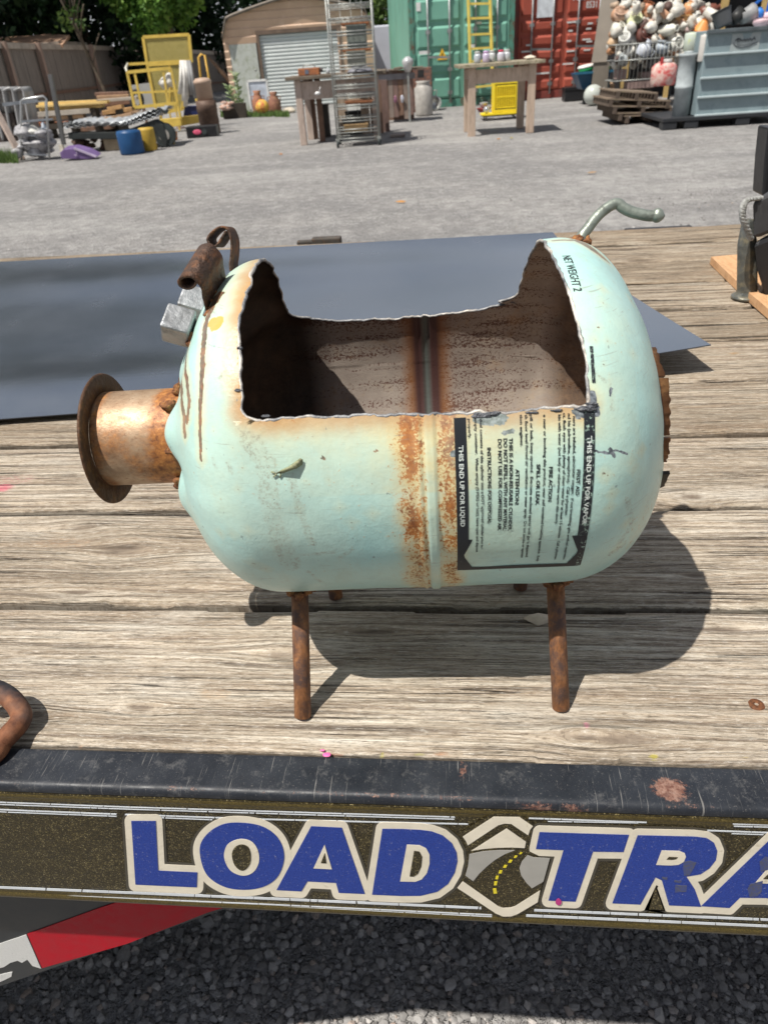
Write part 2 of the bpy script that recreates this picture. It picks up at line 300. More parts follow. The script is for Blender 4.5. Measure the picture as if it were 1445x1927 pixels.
def board(k):
    y0 = BY0+k*BS; y1 = y0+BS-.0055; near = k < 5
    xs = np.linspace(-2.2, 2.4, 1150 if near else 300) if k else np.linspace(-.75, .75, 700)
    n = 110 if near else 36
    prof = np.concatenate([[y0, y0, y0+.0006], np.linspace(y0+.002, y1-.002, n), [y1-.0006, y1, y1]])
    Xg, Yg = np.meshgrid(xs, prof, indexing='ij')
    U = Xg+k*3.7; V = Yg+k*1.31; kn = np.zeros_like(Xg); warp = np.zeros_like(Xg)
    warp += (vnoise(U*1.3, V*9, 11+k)-.5)*.003+(vnoise(U*6, V*40, 31+k)-.5)*.002
    for (px, py, a, b) in KN:
        q = onZ(px, py)
        if y0 <= q.y <= y1:
            dx = Xg-q.x; dy = Yg-q.y; d2 = (dx/a)**2+(dy/b)**2; kn = np.maximum(kn, np.exp(-d2**1.5*.7)); warp += -dy*np.exp(-(dx/(a*2.2))**2-(dy/(b*2.6))**2)*.8
    RN = np.random.default_rng(90+k)
    for _ in range(1):
        qx, qy = RN.uniform(-1.1, 1.5), RN.uniform(y0+.02, y1-.02); a = RN.uniform(.008, .02); b = a*.35
        dx = Xg-qx; dy = Yg-qy; kn = np.maximum(kn, .8*np.exp(-((dx/a)**2+(dy/b)**2)**1.5)); warp += -dy*np.exp(-(dx/(a*2.4))**2-(dy/(b*2.8))**2)*.8
    Vg = V+warp
    rid = (vnoise(U*3, Vg*170, 51)-.5)*.0016+(vnoise(U*7, Vg*420, 52)-.5)*.0009+(vnoise(U*1.5, V*8, 53+k)-.5)*.0014
    ckr = vnoise(U*1.2, Vg*60, 54+k); rid -= np.clip(.13-ckr, 0, .05)*.02
    ed = np.minimum(Yg-y0, y1-Yg); rnd = -.0045*np.exp(-ed/.0028)*(1+.6*vnoise(U*25, V*0, 57+k)) - .003*(vnoise(U*14, V*0+(Yg > (y0+y1)/2)*9, 58+k) > .72)*np.exp(-ed/.004)
    Zg = rid+rnd-.0015*kn-(k % 3)*.0008
    Zg[:, 0] = -.036; Zg[:, -1] = -.036; Zg[:, 1] = np.minimum(Zg[:, 1], -.003); Zg[:, -2] = np.minimum(Zg[:, -2], -.003)
    me = grid_mesh('deck_board', np.stack([Xg, Yg, Zg], -1).reshape(-1, 3), len(xs), len(prof))
    uvl = me.uv_layers.new(name='grain'); li = np.zeros(len(me.loops), np.int32); me.loops.foreach_get('vertex_index', li)
    uvv = np.stack([U.ravel(), Vg.ravel()], -1)[li]; uvl.data.foreach_set('uv', uvv.astype(np.float32).ravel())
    me.attributes.new('knot', 'FLOAT', 'POINT').data.foreach_set('value', kn.ravel().astype(np.float32))
    colr = np.zeros((Xg.size, 4), np.float32)
    for (px, py, a, b, c, st) in ST:
        q = onZ(px, py); q.y = max(q.y, BY0+.0015) if py > 1398 else q.y
        if y0 <= q.y <= y1:
            k_ = st*np.clip(1.2*np.exp(-((Xg-q.x)/a)**2-((Yg-q.y)/b)**2), 0, 1).ravel(); m = k_ > colr[:, 3]; colr[m] = [*c, 0]; colr[:, 3] = np.where(m, k_, colr[:, 3])
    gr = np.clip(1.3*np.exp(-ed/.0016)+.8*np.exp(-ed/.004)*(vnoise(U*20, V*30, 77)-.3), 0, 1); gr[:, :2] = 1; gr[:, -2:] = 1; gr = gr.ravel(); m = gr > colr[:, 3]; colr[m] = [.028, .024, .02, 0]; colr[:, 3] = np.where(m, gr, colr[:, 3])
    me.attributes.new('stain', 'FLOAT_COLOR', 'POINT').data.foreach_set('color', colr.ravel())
    me.attributes.new('btone', 'FLOAT', 'POINT').data.foreach_set('value', np.full(Xg.size, [1.1, 1., .98, .84, .9, .76, .84, .7, .78, .72][k], np.float32))
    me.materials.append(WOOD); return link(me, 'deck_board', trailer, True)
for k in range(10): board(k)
# deck screws sunk in the planks
for px, py in ((1422, 1327),):
    q = onZ(px, py, -.0005); b = MB(); b.lathe([(.0052, -.004), (.0052, .0004), (.0045, .0012), (.0014, .0012), (.0010, .0002)], 20); b.build('deck_screw', mat('rusty screw', (.10, .05, .03), .7, .4, .4, 300, (.2, .08, .035)), trailer, True, loc=q)
# far rail and its latch
fe = BY0+10*BS
b = MB(); b.box((-2.2, fe+.002, -.09), (2.4, fe+.03, -.012)); b.build('far_rail', mat('worn black steel', (.035, .037, .042), .5, .3, .4, 30, (.16, .1, .07), .25), trailer, True, .003)
b = MB(); p0 = onZ(552, 458, .004); p1 = onZ(600, 453, .004); b.bar((p0.x, fe+.03, -.005), (p1.x+.03, fe+.03, -.003), .016, .010)
b.box((onZ(598, 450).x-.01, fe+.005, -.01), (onZ(598, 450).x+.06, fe+.03, .008)); b.build('stake_latch', mat('rusty latch', (.09, .08, .07), .7, .3, .4, 60, (.20, .11, .06), .35), trailer, True, .003)
b = MB(); q0 = onZ(1180, 424, 0); b.box((q0.x, fe+.035, -.02), (q0.x+.15, fe+.06, -.012)); b.build('rub_strip', mat('worn black steel', (.035, .037, .042)), trailer, True, .002)
# ---- near side: flat top rail and lettered channel
def rail_mat():
    s = NT('scratched black rail paint'); co = s.co
    c = s.ramp(s.noise(26, 6, .7), [(.3, (.011, .013, .018)), (.7, (.03, .034, .042))])
    c = s.mix(s.ramp(s.noise(900, 3, .8), [(.62, 0.), (.74, .5)]), c, (.36, .33, .3))
    for i, (rot, sc) in enumerate(((.9, 38), (-.9, 26), (1.35, 34), (.3, 22), (-1.25, 30), (.6, 50))):
        n = s.noise(1, 2, .4, s.mapping((sc*26, sc*.55, 1), rot=(0, 0, rot), loc=(i*3.1, i, 0)), 0); m = s.ramp(n, [(.69, 0.), (.72, .34)]); g = s.ramp(s.noise(26+i*7, 2), [(.49, 0.), (.6, 1.)])
        c = s.mix(s.math('MULTIPLY', m, g), c, (.42, .4, .37))
    c = s.mix(s.ramp(s.math('ADD', s.attr('wear'), s.math('MULTIPLY', s.math('SUBTRACT', s.noise(240, 8, .85), .5), 2.4)), [(.66, 0.), (.80, .8)]), c, s.mix(s.ramp(s.noise(260, 5, .8), [(.42, 0.), (.6, 1.)]), (.15, .06, .04), (.34, .20, .15)))
    c = s.mix(s.ramp(s.noise(70, 8, .85), [(.54, 0.), (.66, .32)]), c, (.20, .195, .19))
    return s.fin(c, s.ramp(s.noise(60, 5), [(.3, .32), (.7, .6)]), 0., s.bump(s.noise(500, 3), .12, .001), .3)
RAIL = rail_mat()
xs = np.linspace(-.75, .75, 700); prof = [(BY0-.0012, -.012), (BY0-.0012, -.0028), (BY0-.0022, -.0016)]+[(y, -.0014) for y in np.linspace(BY0-.004, FY+.0045, 44)]+[(FY+.003, -.0016), (FY+.0012, -.0024), (FY+.0002, -.0040), (FY-.0002, -.006), (FY+.0003, -.0085)]
Xg = np.repeat(xs[:, None], len(prof), 1); Yg = np.repeat(np.array([p[0] for p in prof])[None], len(xs), 0).copy(); Zg = np.repeat(np.array([p[1] for p in prof])[None], len(xs), 0)+(vnoise(Xg*18, Yg*40, 3)-.5)*.0006
me = grid_mesh('top_rail', np.stack([Xg, Yg, Zg], -1).reshape(-1, 3), len(xs), len(prof)); wr = np.zeros(Xg.size)
pr = onZ(1262, 1482); wr = np.maximum(wr, 1.25*np.exp(-((Xg-pr.x)/.013)**2-((Yg-pr.y)/.010)**2).ravel()); lip = ((Yg < FY+.0045) & (Yg > FY+.0008)).ravel(); wr = np.maximum(wr, lip*(.22+.4*vnoise(Xg*30, Yg*0, 4).ravel()))
for px, py, a in ((870, 1440, .004), (1010, 1510, .02), (640, 1410, .003), (500, 1515, .012), (1080, 1512, .012)):
    q = onZ(px, py); wr = np.maximum(wr, .8*np.exp(-((Xg-q.x)/a)**2-((Yg-q.y)/(.014 if px == 870 else .003))**2).ravel())
me.attributes.new('wear', 'FLOAT', 'POINT').data.foreach_set('value', wr.astype(np.float32)); me.materials.append(RAIL); link(me, 'top_rail', trailer, True)
def flake_mat(name, lift=1.):
    s = NT(name); v = s.n.new('ShaderNodeTexVoronoi'); v.inputs['Scale'].default_value = 1500; s.l.new(s.co, v.inputs['Vector']); sc = s.n.new('ShaderNodeSeparateColor'); s.l.new(v.outputs['Color'], sc.inputs[0])
    n = s.noise(30, 5, .6); z = s.n.new('ShaderNodeSeparateXYZ'); s.l.new(s.co, z.inputs[0])
    c = s.ramp(sc.outputs[0], [(.0, (.022, .017, .008)), (.6, (.048, .037, .016)), (.86, (.11, .085, .032)), (.965, (.28, .225, .10)), (1, (.42, .36, .2))])
    c = s.mix(s.ramp(n, [(.3, .0), (.7, .5)]), c, (.022, .019, .011))
    c = s.mix(s.ramp(s.noise(700, 2, .8), [(.70, 0.), (.76, .7)]), c, (.55, .52, .45)); c = s.mix(s.ramp(s.noise(14, 7, .8), [(.6, 0.), (.75, .25)]), c, (.2, .17, .12))
    return s.fin(c, .42, s.ramp(sc.outputs[1], [(.5, .05), (.95, .5)]), s.bump(sc.outputs[2], .25, .0006), .25)
FLAKE = flake_mat('olive gold flake paint')
OLV = NT('olive flange'); v_ = OLV.noise(900, 3, .8); OLV = OLV.fin(OLV.ramp(v_, [(.35, (.04, .03, .009)), (.6, (.115, .085, .025)), (.75, (.25, .19, .07))]), .45, .35)
bt = -.1375
b = MB(); b.box((-3, FY, bt+.012), (3, FY+.006, -.0095)); b.build('side_channel', FLAKE, trailer, True)
b = MB(); b.tube([(x, FY+.0035, -.0125) for x in (-3, 3)], .0042, 10); b.tube([(x, FY+.0042, bt+.008) for x in (-3, 3)], .0056, 12); b.box((-3, FY-.0002, -.0165), (3, FY+.001, -.0125)); b.box((-3, FY-.0002, bt+.0085), (3, FY+.001, bt+.0145)); b.build('channel_flange', OLV, trailer, True)
b = MB(); b.box((-3, FY+.007, bt+.004), (3, FY+.045, bt+.009)); b.box((-3, FY+.04, bt), (3, FY+.046, -.04)); b.box((-3, FY+.05, -.075), (3, fe, -.045)); b.build('channel_web', mat('dark under steel', (.02, .02, .02), .7), trailer, True)
for yy_ in (.72, 1.35): b = MB(); b.box((-3, yy_, -.5), (3, yy_+.06, -.045)); b.build('light_block_beam', mat('dark under steel', (.02, .02, .02), .7), trailer, True)  # unseen beams added to stop far light reaching the ground below
for i in range(4): b = MB(); b.box((-1.4+i*.8, BY0+.01, -.13), (-1.34+i*.8, fe-.01, -.04)); b.build('cross_member', mat('dark under steel', (.02, .02, .02), .7), trailer, True)
# ---- lettering, traced at its true size on the plane of the channel
def offset_poly(pts, d, seg=5):
    n = len(pts); A = sum(pts[i][0]*pts[(i+1) % n][1]-pts[(i+1) % n][0]*pts[i][1] for i in range(n)); sg = 1 if A > 0 else -1; out = []
    for i in range(n):
        p = Vector(pts[i]); a = (p-Vector(pts[i-1])).normalized(); c = (Vector(pts[(i+1) % n])-p).normalized()
        na = Vector((a.y, -a.x))*sg; nb = Vector((c.y, -c.x))*sg; cr = (a.x*c.y-a.y*c.x)*sg
        if cr > .15:
            t0 = math.atan2(na.y, na.x); t1 = math.atan2(nb.y, nb.x); dt = (t1-t0+math.pi) % (2*math.pi)-math.pi
            for k in range(seg+1): t = t0+dt*k/seg; out.append((p.x+d*math.cos(t), p.y+d*math.sin(t)))
        else:
            m = na+nb; m = m.normalized()*(d/max(.35, math.cos(na.angle(nb)/2))) if m.length > 1e-6 else na*d; out.append((p.x+m.x, p.y+m.y))
    return out
def decal(name, polys, m, lay, parent=None, thick=.00022, Y=FY):
    """flat sticker pieces on the channel; polys are photo pixel outlines, lay = sticker layer"""
    yy = Y-.0004-lay*.00028
    if name != 'pinstripe':
        for pl in polys: b = MB(); b.prism([onY(x, y, yy) for x, y in pl], (0, thick*.6, 0)); o = b.build(name, m, parent or trailer, True)
        return o
    b = MB()
    for pl in polys: b.prism([onY(x, y, yy) for x, y in pl], (0, thick*.6, 0))
    return b.build(name, m, parent or trailer, True)
def zz(pts, ox, oy, s): return [(ox+x/s, oy+y/s) for x, y in pts]
def smooth(pts, n=6):
    """closed Catmull-Rom"""
    N = len(pts); out = []
    for i in range(N):
        a, b_, c, d = (Vector(pts[(i+k-1) % N]) for k in range(4))
        for j in range(n): t = j/n; out.append(tuple(.5*((2*b_)+(c-a)*t+(2*a-5*b_+4*c-d)*t*t+(3*b_-a-3*c+d)*t**3)))
    return out
def arc(c0, pts): return pts
A1 = (0, 1260, 2.89); A2 = (480, 1380, 2.89); A3 = (945, 1380, 2.89); A4 = (840, 1510, 6.568); A5 = (1245, 1540, 7.225)
Lp = zz([(715, 824), (848, 824), (862, 1094), (1074, 1104), (1071, 1185), (738, 1170)], *A1)
Oo = smooth([(376, 1600), (388, 1572), (418, 1552), (455, 1548.5), (495, 1556), (524, 1578), (535, 1612), (524, 1648), (498, 1668), (460, 1674.5), (420, 1668), (388, 1644)])
Oi = smooth([(422, 1606), (430, 1588), (452, 1579), (474, 1584), (486, 1602), (487, 1624), (476, 1642), (457, 1648), (436, 1640), (425, 1624)])
Oh = smooth([(437, 1605), (443, 1594), (455, 1589.5), (467, 1594), (472, 1608), (471, 1624), (464, 1635), (454, 1638.5), (443, 1630), (438, 1618)])
Aa = zz([(305, 506), (472, 514), (597, 874), (455, 868), (440, 814), (285, 806), (252, 860), (117, 853)], *A2)
Ai = zz([(378, 606), (418, 740), (318, 735)], *A2); Ah = zz([(379, 652), (388, 708), (358, 706)], *A2)
Dd = zz([(692, 520), (800, 521), (900, 526), (960, 534), (1020, 556), (1070, 598), (1095, 648), (1100, 695), (1085, 758), (1048, 820), (990, 862), (900, 884), (800, 885), (636, 878)], *A2)
Di = zz([(825, 606), (895, 609), (930, 626), (948, 660), (948, 710), (934, 760), (905, 795), (870, 808), (788, 806)], *A2); Dh = zz([(864, 640), (893, 644), (908, 672), (903, 725), (885, 765), (862, 780), (840, 779)], *A2)
Tt = zz([(202, 538), (688, 553), (658, 646), (492, 644), (397, 916), (250, 910), (332, 636), (182, 630)], *A3)
Rr_ = zz([(735, 555), (1040, 562), (1110, 570), (1150, 596), (1168, 640), (1160, 690), (1125, 735), (1075, 768), (1000, 780), (1046, 850), (1080, 944), (905, 936), (866, 800), (832, 784), (750, 932), (597, 925)], *A3)
Ri = zz([(865, 638), (960, 640), (990, 652), (997, 672), (985, 700), (955, 716), (910, 719), (835, 716)], *A3); Rh = zz([(905, 673), (953, 675), (945, 684), (925, 688), (892, 687)], *A3)
A_2 = [(1318.5, 1705.5), (1445, 1583), (1462, 1567), (1500, 1570), (1540, 1708), (1440, 1690), (1391.5, 1689.5), (1372, 1708.8)]
A2i = [(1420, 1662), (1447, 1630), (1470, 1607), (1474, 1664)]; A2h = zz([(1375, 825), (1445, 760), (1500, 740), (1500, 832)], *A5)
CREAM = mat('cream vinyl', (.80, .73, .59), .55, 0., .10, 60, (.50, .42, .30), .28, bump=.05, bscale=400)
BLUE = NT('blue vinyl'); _n = BLUE.noise(60, 6, .7); _c = BLUE.ramp(BLUE.noise(900, 2, .6), [(.35, (.018, .040, .24)), (.7, (.034, .075, .37))]); _c = BLUE.mix(BLUE.ramp(BLUE.noise(420, 5, .85), [(.60, 0.), (.67, .6)]), _c, (.42, .41, .46))
BLUE = BLUE.fin(BLUE.mix(BLUE.ramp(BLUE.noise(55, 8, .8), [(.62, 0.), (.68, .6)]), _c, (.14, .14, .17)), .55, 0., None, .2)
VEDGE = NT('vinyl edge'); VEDGE = VEDGE.fin((.06, .052, .035), .35)
DARK = flake_mat('dark flake in counters')
letters = [Lp, Oo, Aa, Dd, Tt, Rr_, A_2]; creams = [offset_poly(p, 12.5) for p in letters]
for i, (name, outer, cream) in enumerate(zip(['letter_l', 'letter_o', 'letter_a', 'letter_d', 'letter_t', 'letter_r', 'letter_a'], letters, creams)):
    lay = 1+(i % 2)*.22
    p_ = decal('sticker_edge', [offset_poly(outer, 17.5)], VEDGE, 0+(i % 2)*.22); decal('letter_outline', [cream], CREAM, lay, p_); decal('letter', [outer], BLUE, 2+(i % 2)*.2, p_)
for hole, inner in ((Oi, Oh), (Ai, Ah), (Di, Dh), (Ri, Rh), (A2i, A2h)):
    p_ = decal('letter_counter', [hole], CREAM, 3); decal('counter_hole', [inner], DARK, 4, p_)
decal('counter_hole', [zz([(832, 838), (876, 962), (796, 958)], *A3)], DARK, 3.4)
decal('torn_patch', [zz([(290, 590), (380, 575), (470, 600), (430, 680), (370, 780), (300, 780), (285, 680)], *A5), zz([(180, 905), (340, 915), (330, 1000), (230, 1005), (175, 1010)], *A5), zz([(165, 840), (270, 850), (250, 880), (170, 870)], *A5), zz([(0, 795), (75, 800), (70, 835), (0, 830)], *A5), zz([(1160, 960), (1200, 890), (1370, 850), (1350, 1000), (1300, 1060), (1190, 1075)], *A5), zz([(1400, 520), (1445, 530), (1445, 700), (1340, 730), (1325, 590)], *A5)], mat('worn vinyl backing', (.10, .10, .12), .6, 0, .3, 200, (.06, .08, .22), .5), 3.1)
# road logo between the words
lg = decal('road_logo', [zz([(160, 380), (540, 150), (620, 140), (760, 135), (880, 145), (960, 180), (1080, 270), (1050, 350), (1010, 600), (1200, 690), (1170, 1090), (1140, 1230), (1000, 1330), (850, 1420), (760, 1440), (640, 1420), (540, 1370), (130, 1080), (235, 850), (250, 640), (220, 480)], *A4)], flake_mat('road flake'), 1.22)
decal('logo_border', [zz([(200, 425), (580, 178), (900, 182), (1065, 295), (1030, 340), (1008, 408), (800, 268), (720, 262), (640, 282), (262, 532), (240, 480)], *A4),
      zz([(200, 975), (640, 1285), (700, 1305), (790, 1300), (850, 1280), (1155, 1088), (1125, 1235), (880, 1380), (800, 1410), (700, 1412), (610, 1375), (132, 1058)], *A4), zz([(742, 322), (980, 488), (965, 565), (800, 557), (620, 562), (450, 577), (305, 600)], *A4)], CREAM, 2.6, lg)
decal('logo_field', [zz([(282, 640), (450, 605), (650, 590), (845, 592), (720, 640), (600, 710), (500, 790), (400, 885), (330, 975), (232, 905), (265, 790)], *A4), zz([(1000, 652), (1080, 680), (1275, 690), (1245, 800), (1195, 980), (1055, 1062), (990, 1000), (920, 900), (900, 810), (930, 730)], *A4)], mat('grey vinyl', (.40, .385, .35), .55, 0, .1, 60), 2.6, lg)
decal('lane_dash', [zz(p, *A4) for p in ([(572, 1065), (612, 1063), (625, 1125), (580, 1130)], [(590, 978), (627, 978), (620, 1025), (584, 1025)], [(612, 908), (645, 908), (634, 952), (601, 948)], [(655, 838), (690, 842), (676, 880), (640, 878)], [(712, 774), (750, 776), (733, 810), (696, 807)], [(776, 711), (815, 713), (795, 747), (759, 744)], [(843, 658), (875, 660), (860, 685), (829, 686)], [(908, 618), (937, 620), (920, 640), (896, 642)])], mat('yellow vinyl', (.80, .66, .03), .5, 0, .05), 2.9, lg)
CHR = mat('chrome pinstripe', (.78, .82, .86), .25, .15, .12, 40, (.45, .36, .28), .22)
def stripe(pts, h0=2.6):
    """thin broken pinstripe following traced points"""
    out = []; x0, x1 = pts[0][0], pts[-1][0]; x = x0; rr = random.Random(int(pts[0][1]))
    def yy(x):
        for (a, b), (c, d) in zip(pts, pts[1:]):
            if x <= c: return b+(d-b)*(x-a)/(c-a)
        return pts[-1][1]
    while x < x1:
        L = rr.uniform(8, 90); e = min(x1, x+L)
        out.append([(x, yy(x)-h0/2), (e, yy(e)-h0/2), (e+rr.uniform(-1, 1), yy(e)+h0/2), (x+rr.uniform(-1, 1), yy(x)+h0/2)]); x = e+rr.choice((.6, .8, 1.2, 2.5))
    return out
up1 = [(-60, 1507), (0, 1510), (240, 1519), (500, 1527), (660, 1532), (855, 1538)]; up2 = [(-60, 1520), (0, 1524), (220, 1532.5)]
lo1 = [(-60, 1668), (0, 1670), (240, 1680), (480, 1690), (905, 1709)]; lo2 = [(-60, 1679), (0, 1681.5), (240, 1691), (480, 1701), (925, 1722)]
class LS(list):
    def __add__(a, b): return LS(list(a)+list(b))
_st = stripe
def stripe(*a): return LS([_st(*a)])
S_ = stripe(up1, 2.2)+stripe([(x, y+4) for x, y in up1], 1.6)+stripe(up2, 2.6)+stripe([(x, y+4) for x, y in up2], 1.6)+stripe([(236, 1533), (480, 1541.5), (700, 1547), (880, 1551)], 2.4)+stripe([(300, 1539), (400, 1543)], 1.6)+stripe([(995, 1540), (1216, 1548)], 2.4)+stripe([(1030, 1546), (1200, 1549)], 1.4)+stripe([(1378, 1551), (1560, 1556)], 2.)+stripe([(1380, 1555), (1560, 1560)], 2.)+stripe([(1330, 1563), (1450, 1567.5)], 2.6)+stripe([(1376, 1569), (1436, 1571)], 1.5)+stripe(lo1, 4.4)+stripe(lo2, 2.2)+stripe([(x, y+3.4) for x, y in lo2], 1.6)+stripe([(1005, 1713), (1445, 1731), (1560, 1736)], 4.4)+stripe([(990, 1723), (1445, 1743), (1560, 1748)], 4.6)
for q in S_: decal('pinstripe', q, CHR, .55)
decal('paint_drip', [smooth([(1046, 1694), (1051, 1691), (1056, 1696), (1055, 1702), (1050, 1704), (1045, 1700)], 4)], mat('pink paint', (.75, .06, .32), .5), 4.2)
b = MB(); q = onZ(615, 1420, -.001); b.blob(q, (.0026, .0017, .0006), 10, .05); q = onZ(607, 1412, -.001); b.blob(q, (.0016, .0008, .0006), 8, .05); b.build('paint_drip', mat('pink paint bright', (.9, .16, .42), .5), trailer, True)
# ---- ring welded at the corner (tie-down), left edge
RUST = NT('pitted rust'); _a = RUST.noise(60, 8, .7); RUSTM = RUST.fin(RUST.mix(RUST.ramp(RUST.noise(18, 4, .6), [(.4, 0.), (.55, 1.)]), RUST.ramp(_a, [(.3, (.09, .035, .02)), (.5, (.22, .09, .045)), (.72, (.36, .17, .09))]), RUST.ramp(_a, [(.3, (.02, .02, .024)), (.7, (.06, .055, .06))])), .75, .2, RUST.bump(_a, .5, .002), .3)
ring = [(-60, 1300, .030), (-20, 1296, .024), (5, 1303, .02), (28, 1322, .016), (41, 1345, .012), (36, 1362, .010), (20, 1380, .009), (5, 1396, .006), (-12, 1420, .004), (-60, 1450, .002)]
rp = [onZ(*r) for r in ring]; pts = []
for i in range(len(rp)-1):
    a, b_, c, d = rp[max(0, i-1)], rp[i], rp[i+1], rp[min(len(rp)-1, i+2)]
    for j in range(6): t = j/6; pts.append(.5*((2*b_)+(c-a)*t+(2*a-5*b_+4*c-d)*t*t+(3*b_-a-3*c+d)*t**3))
b = MB(); b.tube(pts, .0068, 16); b.build('tie_down_ring', RUSTM, trailer, True)
# ---- sloping brace under the deck with reflective tape
BYB = .315
def by(x, y, d=0.): return onY(x, y, BYB+d)
b = MB(); P_ = lambda x, y: by(x, y)
lowL, lowR = P_(80, 1823), P_(390, 1716); sl_ = (lowR-lowL).normalized(); upv = Vector((-sl_.z, 0, sl_.x))
far = lowL-sl_*.75; b.prism([far-upv*.004, lowL-upv*.004, lowR-upv*.004+sl_*.05, lowR+sl_*.05+upv*.03, Vector((lowR.x+.05, BYB, -.05)), Vector((far.x, BYB, -.05))], (0, .008, 0))
brace = b.build('sloping_brace', mat('worn black brace paint', (.02, .023, .027), .4, .1, .5, 40, (.12, .12, .12), .2), trailer, True)
gx0 = by(-70, 1850).x; b = MB(); b.prism([Vector((gx0, BYB+.001, far.z*0+by(-14, 1838).z)), Vector((gx0-.02, BYB+.001, -.62)), Vector((-1.6, BYB+.001, -.62)), Vector((-1.6, BYB+.001, -.2))], (0, .006, 0)); b.build('added_shadow_plate', mat('worn black brace paint', (.02, .023, .027)), brace, True)  # unseen plate added past the brace to widen its ground shadow
REDT = mat('red reflective tape', (.44, .006, .018), .45, 0, .12, 120, (.40, .02, .03), .3, bump=.15, bscale=900, spec=.15); WHT = mat('white reflective tape', (.68, .68, .66), .35, 0, .1, 500, (.5, .5, .47), .2, bump=.2, bscale=1200)
def tape(name, pl, m, d=-.0006): b = MB(); b.prism([by(x, y, d) for x, y in pl], (0, .0004, 0)); return b.build(name, m, brace, True)
tape('red_tape', [(52, 1758), (190, 1708), (245, 1690), (480, 1690), (392, 1717), (240, 1776), (80, 1822)], REDT)
tape('white_tape', [(-120, 1822), (0, 1776), (50, 1759), (78, 1823), (62, 1818), (52, 1806), (42, 1812), (34, 1808), (20, 1812), (8, 1820), (0, 1822), (-30, 1836), (-90, 1866)], WHT)
tape('white_tape', [(-60, 1858), (-10, 1838), (2, 1834), (10, 1832), (24, 1829), (22, 1838), (8, 1845), (-50, 1868)], WHT)


# ================= PIG MADE FROM A GAS CYLINDER =================
T0 = Vector((-.0229, .4139, .170)); TR = .10425; KY, KT = .0468, .0126
AX = Vector((math.cos(KY)*math.cos(KT), math.sin(KY)*math.cos(KT), math.sin(KT))); VV = Vector((-math.sin(KY), math.cos(KY), 0)); WW = AX.cross(VV)
pig = thing('cylinder_pig', 'mint green pig cut from a rusty gas cylinder, standing on the plank deck', 'yard ornament', (T0.x, T0.y, 0))
def inv(x, y, R=TR, front=True):
    d = ray(x, y); o = CP-T0; do = d-AX*d.dot(AX); oo = o-AX*o.dot(AX); A = do.dot(do); B = 2*do.dot(oo); C = oo.dot(oo)-R*R; D = B*B-4*A*C
    t = (-B-math.sqrt(max(0, D)))/2/A if front else (-B+math.sqrt(max(0, D)))/2/A; p = o+d*t; return p.dot(AX), math.degrees(math.atan2(p.dot(WW), -p.dot(VV)))
def rad_at(u): return TR*math.sqrt(max(0., 1-((u-.080)/.064)**2)) if u > .080 else (TR*math.sqrt(max(0., 1-((-.090-u)/.060)**2)) if u < -.090 else TR)
def S_at(u, ph, R=None, lift=0.): k = math.radians(ph); return T0+AX*u+(-VV*math.cos(k)+WW*math.sin(k))*((rad_at(u) if R is None else R)+lift)
def inv2(x, y):
    R = TR
    for _ in range(8): u, p = inv(x, y, R); R = .5*R+.5*max(.01, rad_at(u))
    return inv(x, y, R)
# profile: left dome, barrel, right dome as (u, r) by arc length
aL, aR, uLc, uRc = .060, .064, -.0900, .0800
tt = np.linspace(0, np.pi/2, 400); pu = np.concatenate([uLc-aL*np.cos(tt), uRc+aR*np.sin(tt)]); pr_ = np.concatenate([TR*np.sin(tt), TR*np.cos(tt)])
ps_ = np.concatenate([[0], np.cumsum(np.hypot(np.diff(pu), np.diff(pr_)))])
NS, NP = 420, 620
sg = np.linspace(0, ps_[-1], NS); ug = np.interp(sg, ps_, pu); rg = np.interp(sg, ps_, pr_)
UL, UR, PF, PR = -.0885, .0815, 28.2, 157.
iL = int(np.argmin(abs(ug-UL))); iR = int(np.argmin(abs(ug-UR))); phg = np.linspace(-180, 180, NP, endpoint=False)
jF = int(np.argmin(abs(phg-PF))); jR = int(np.argmin(abs(phg-PR)))
def n1(x, seed): return vnoise(np.asarray(x, float), np.zeros_like(np.asarray(x, float))+.5, seed)-.5
PH = np.repeat(phg[None], NS, 0); UU = np.repeat(ug[:, None], NP, 1); SS = np.repeat(sg[:, None], NP, 1)
lf = np.interp(phg, [PF, 42, 59, 76, 99, 130, 144, 157], [-.0878, -.0889, -.0897, -.0881, -.0893, -.092, -.094, -.0925]); lf = lf+.0022*n1(phg/5., 71)+.0011*n1(phg/1.6, 72)
rt = np.interp(phg, [PF, 40, 54, 68, 87, 113, 141, 154], [.0837, .0820, .080, .0768, .0738, .0745, .0727, .0700]); rt = rt+.0020*n1(phg/5., 73)+.0012*n1(phg/1.7, 74)
def corner(ph, edge, rho=.0065):
    d = np.abs(ph-edge)*math.pi/180*TR; return np.where(d < rho, rho-np.sqrt(np.clip(rho**2-(rho-d)**2, 0, None)), 0.)
lf = lf+corner(phg, phg[jF], .008)+corner(phg, phg[jR], .012); rt = rt-corner(phg, phg[jF], .003)-corner(phg, phg[jR], .012)
fr_ = np.interp(ug, [-.10, -.049, .002, .055, .0837, .1], [28.3, 28.6, 28.1, 27.5, 27.7, 27.7])+1.1*n1(ug/.006, 75)+.7*n1(ug/.0019, 76)-np.exp(-((ug-.036)/.008)**2)*.8
re_ = np.interp(ug, [-.0925, -.075, -.056, -.007, -.003, .012, .043, .071], [155.3, 156.6, 158.6, 159., 158.2, 158.6, 156.7, 153.9])+1.6*n1(ug/.008, 77)+.9*n1(ug/.0022, 78)
def bell(x, wd): return np.clip(1-np.abs(x)/wd, 0, 1)**2*(3-2*np.clip(1-np.abs(x)/wd, 0, 1))
DU = (lf[None]-ug[iL])*bell(UU-ug[iL], .016)+(rt[None]-ug[iR])*bell(UU-ug[iR], .016)
